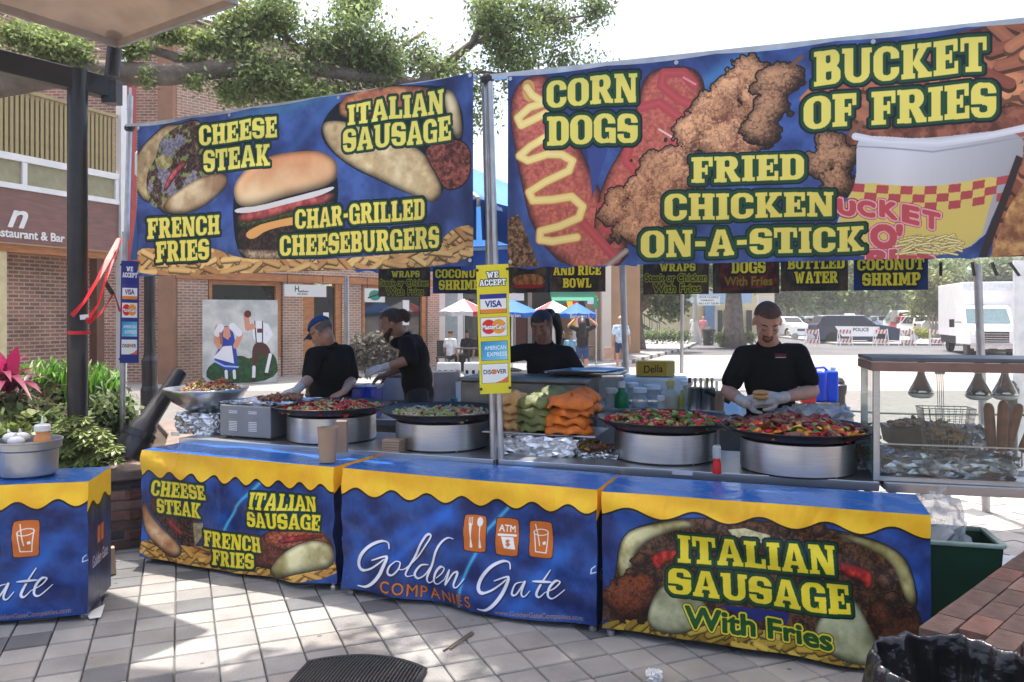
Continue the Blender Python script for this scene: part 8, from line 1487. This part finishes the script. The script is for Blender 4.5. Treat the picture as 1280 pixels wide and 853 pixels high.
for sgn in (-1, 1): m = MB(); m.extr([(-1.0, sgn * .985, .45), (1.15, sgn * .985, .45), (1.3, sgn * .985, 1.06), (-1.45, sgn * .985, 1.1)], (0, -sgn * .01, 0)); m.build('door_panel', paint('white', (.8, .8, .8)), pt, local=True)
m = MB(); m.box((-.75, 0, 1.775), (2.4, 1.5, .03)); m.build('roof_panel', paint('white', (0, 0, 0)), pt, local=True, bevel=.01); m = MB()
for sgn in (-1, 1): m.extr([(-1.6, sgn * .93, 1.1), (-1.05, sgn * .93, 1.1), (-1.45, sgn * .8, 1.62), (-1.55, sgn * .8, 1.62)], (0, -sgn * .01, 0))
m.build('white_pillar', paint('white', (0, 0, 0)), pt, local=True)
m = MB(); m.box((-.2, 0, 1.84), (.28, 1.2, .1)); m.build('light_bar', mat('light_bar', (.6, .62, .68), .2), pt, local=True, bevel=.02); m = MB(); m.box((1.25, -1.0, .95), (.12, .03, .1)); m.build('door_light', mat('pink_light', (.9, .25, .35), .2), pt, local=True)
for sgn in (-1,):
    c = bpy.data.curves.new('lt', 'FONT'); c.body = 'POLICE'; c.size = .3; c.align_x = 'CENTER'; c.offset = .006; o = bpy.data.objects.new('lt', c); me = bpy.data.meshes.new_from_object(o); bpy.data.objects.remove(o); me.materials.append(paint('navy', (0, 0, 0))); o = bpy.data.objects.new('lettering', me); COL.objects.link(o); o.parent = pt; o.matrix_local = Matrix.Translation((.15, -1.0, .78)) @ Matrix.Rotation(R(90), 4, 'X')
LOT = 'cars parked in the lot'
for a in ((985, 66, R(-78), (.75, .76, .77), 'suv', 'white suv facing the camera beside the vendor head', 4.6, 1.65), (998, 75, R(-80), (.32, .02, .04), 'sedan', 'maroon parked car right of the white suv', 4.5, 1.45), (1006, 80, R(-80), (.5, .52, .54), 'sedan', 'silver parked car between the maroon and blue cars', 4.5, 1.45), (1014, 84, R(-100), (.05, .15, .3), 'suv', 'dark blue parked car behind the police car tail', 4.6, 1.65),
          (1090, 92, R(-160), (.06, .045, .045), 'sedan', 'dark brown sedan parked behind the police car roof', 4.8, 1.45), (1104, 90, R(-95), (.35, .45, .55), 'suv', 'pale blue suv right of the dark brown sedan', 4.6, 1.65), (1124, 78, R(78), (.78, .78, .78), 'van', 'white van with dark rear windows, tallest in the lot', 5.2, 2.2), (1132, 70, R(75), (.45, .02, .04), 'suv', 'red suv seen from behind, in front of the white van', 4.5, 1.7), (1146, 64, R(80), (.68, .68, .66), 'suv', 'pale suv with a spare wheel cover on its back', 4.4, 1.75)):
    px, Y, ang, c, kd, lb, L_, H_ = a; t, _, _ = car(lb, px, Y, ang, paint('p%d' % px, c), kd, L_, 1.85, H_, group=LOT)
    if px == 1146: m = MB(); m.lathe([(0, -.08), (.33, -.08), (.36, 0), (.36, .1)], 20, (-2.28, 0, 1.0), Matrix.Rotation(R(90), 3, 'Y')); m.build('spare_wheel_cover', M_white, t, local=True)
# box truck
bt_ = thing('box_truck', 'white box truck facing the camera at the right', 'truck', PZ(1240, gh(35), 35.5)); X0, X1 = ring(1204, 36), ring(1274, 36); g = gh(35); xc = (X0 + X1) / 2; MW = paint('truck', (.8, .8, .8))
m = MB(); m.box((xc, 36.2 + 2.6, g + 2.06), (X1 - X0, 5.2, 2.5)); m.build('cargo_box', MW, bt_, bevel=.03); m = MB(); m.box((xc, 36.16, g + 3.1), (X1 - X0 - .1, .06, .36)); m.build('box_header', mat('truck_grey', (.6, .64, .68), .4), bt_)
y0 = 33.6; cw = 1.95; cx = ring(1246, y0 + 1); S_ = [(y0, .55), (y0, 1.15), (y0 + .25, 1.32), (y0 + 1.1, 1.42), (y0 + 1.6, 2.15), (y0 + 1.9, 2.22), (36.15, 2.22), (36.15, .5)]
m = MB(); m.extr([(cx - cw / 2, y, g + z_) for y, z_ in S_], (cw, 0, 0)); m.build('cab', MW, bt_, bevel=.05); m = MB(); a, b = Vector((cx - cw / 2 + .12, y0 + 1.12, g + 1.46)), Vector((cx - cw / 2 + .18, y0 + 1.58, g + 2.1)); m.add([a, a + Vector((cw - .24, 0, 0)), b + Vector((cw - .36, 0, 0)), b], [(0, 1, 2, 3)]); o = m.build('windscreen', mat('pale_windscreen', (.12, .18, .2), .08), bt_, solid=.02); o.location.y -= .03
for k in range(4): m = MB(); m.box((cx, y0 - .02, g + .72 + k * .1), (.95, .05, .035)); m.build('grille_bar', M_chrome, bt_)
m = MB(); m.box((cx, y0 - .0, g + .88), (1.0, .03, .46)); m.build('grille', M_shop, bt_); m = MB(); m.box((cx, y0 - .1, g + .5), (cw, .16, .2)); m.build('bumper', M_chrome, bt_, bevel=.02); m = MB(); m.box((cx, y0 - .05, g + .32), (1.5, .06, .1)); m.build('lower_grille', M_shop, bt_)
for s in (-1, 1):
    m = MB(); m.box((cx + s * .78, y0 - .01, g + .92), (.26, .06, .24)); m.build('headlight', M_hl, bt_, bevel=.02); m = MB(); m.box((cx + s * 1.35, y0 + 1.5, g + 1.45), (.2, .1, .36)); m.build('wing_mirror', M_blackm, bt_, bevel=.02); m = MB(); m.bar((cx + s * 1.25, y0 + 1.5, g + 1.5), (cx + s * .95, y0 + 1.5, g + 1.5), .03); m.build('mirror_arm', M_blackm, bt_)
    for yy, sx in ((y0 + .9, .82), (40.2, .95)): m = MB(); m.lathe([(.2, -.14), (.36, -.14), (.4, -.1), (.4, .1), (.36, .14), (.2, .14), (.1, .05), (0, .05)], 20, (xc * 0 + cx * (yy < 38) + xc * (yy > 38) + s * sx, yy, g + .4), Matrix.Rotation(R(90), 3, 'Y')); m.build('wheel', M_tyre, bt_)
m = MB(); m.box((xc, 39, g + .62), (X1 - X0 - .2, 4.6, .36)); m.build('chassis', M_shop, bt_)
bt_.matrix_local = WM[bt_.name] @ Matrix.Rotation(R(-17), 4, 'Z')
# barricades
M_or = mat('barricade_red', (.6, .12, .08), .6); BG = 'striped barricades across the street'
for k, (px, Y, a_) in enumerate(((1015, 46, 0), (1056, 47, 0), (1101, 46.5, 0), (1134, 45, .15), (1171, 46, -.3))):
    b = PZ(px, gh(Y) + .012, Y); t = thing('barricade', ['red and white striped barricade before the police car tail', 'striped barricade before the police car rear door', 'striped barricade before the police car front door', 'striped barricade before the police car bonnet', 'striped barricade leaning near the pale thin tree'][k], 'barricade', b, a_, group=BG)
    for zz in (.28, .82):
        m = MB(); m.box((0, 0, zz), (.78, .03, .24)); m.build('board', M_white, t, local=True)
        for j in range(4): x = -.36 + j * .2; m = MB(); m.extr([(x, -.019, zz - .118), (x + .09, -.019, zz - .118), (x + .17, -.019, zz + .118), (x + .08, -.019, zz + .118)], (0, .004, 0)); m.build('stripe', M_or, t, local=True)
    for s in (-1, 1): m = MB(); m.bar((s * .36, -.03, .98), (s * .36, -.25, 0), .04); m.bar((s * .36, .03, .98), (s * .36, .25, 0), .04); m.build('leg', M_white, t, local=True)
# ------------------------------------------------------------------ haze: humid air that pales the far trees
m = MB(); m.box((25, 92, 5.9), (230, 200, 14.4)); hz = m.build('haze', bpy.data.materials.new('haze_air')); M_hz = hz.data.materials[0]; M_hz.use_nodes = True; n = M_hz.node_tree.nodes; n.clear()
pvn = n.new('ShaderNodeVolumePrincipled'); pvn.inputs['Color'].default_value = (.95, .96, .97, 1); pvn.inputs['Density'].default_value = .0011; pvn.inputs['Anisotropy'].default_value = .3; ou = n.new('ShaderNodeOutputMaterial'); M_hz.node_tree.links.new(pvn.outputs[0], ou.inputs['Volume'])
tag(hz, kind='stuff'); hz.visible_shadow = True
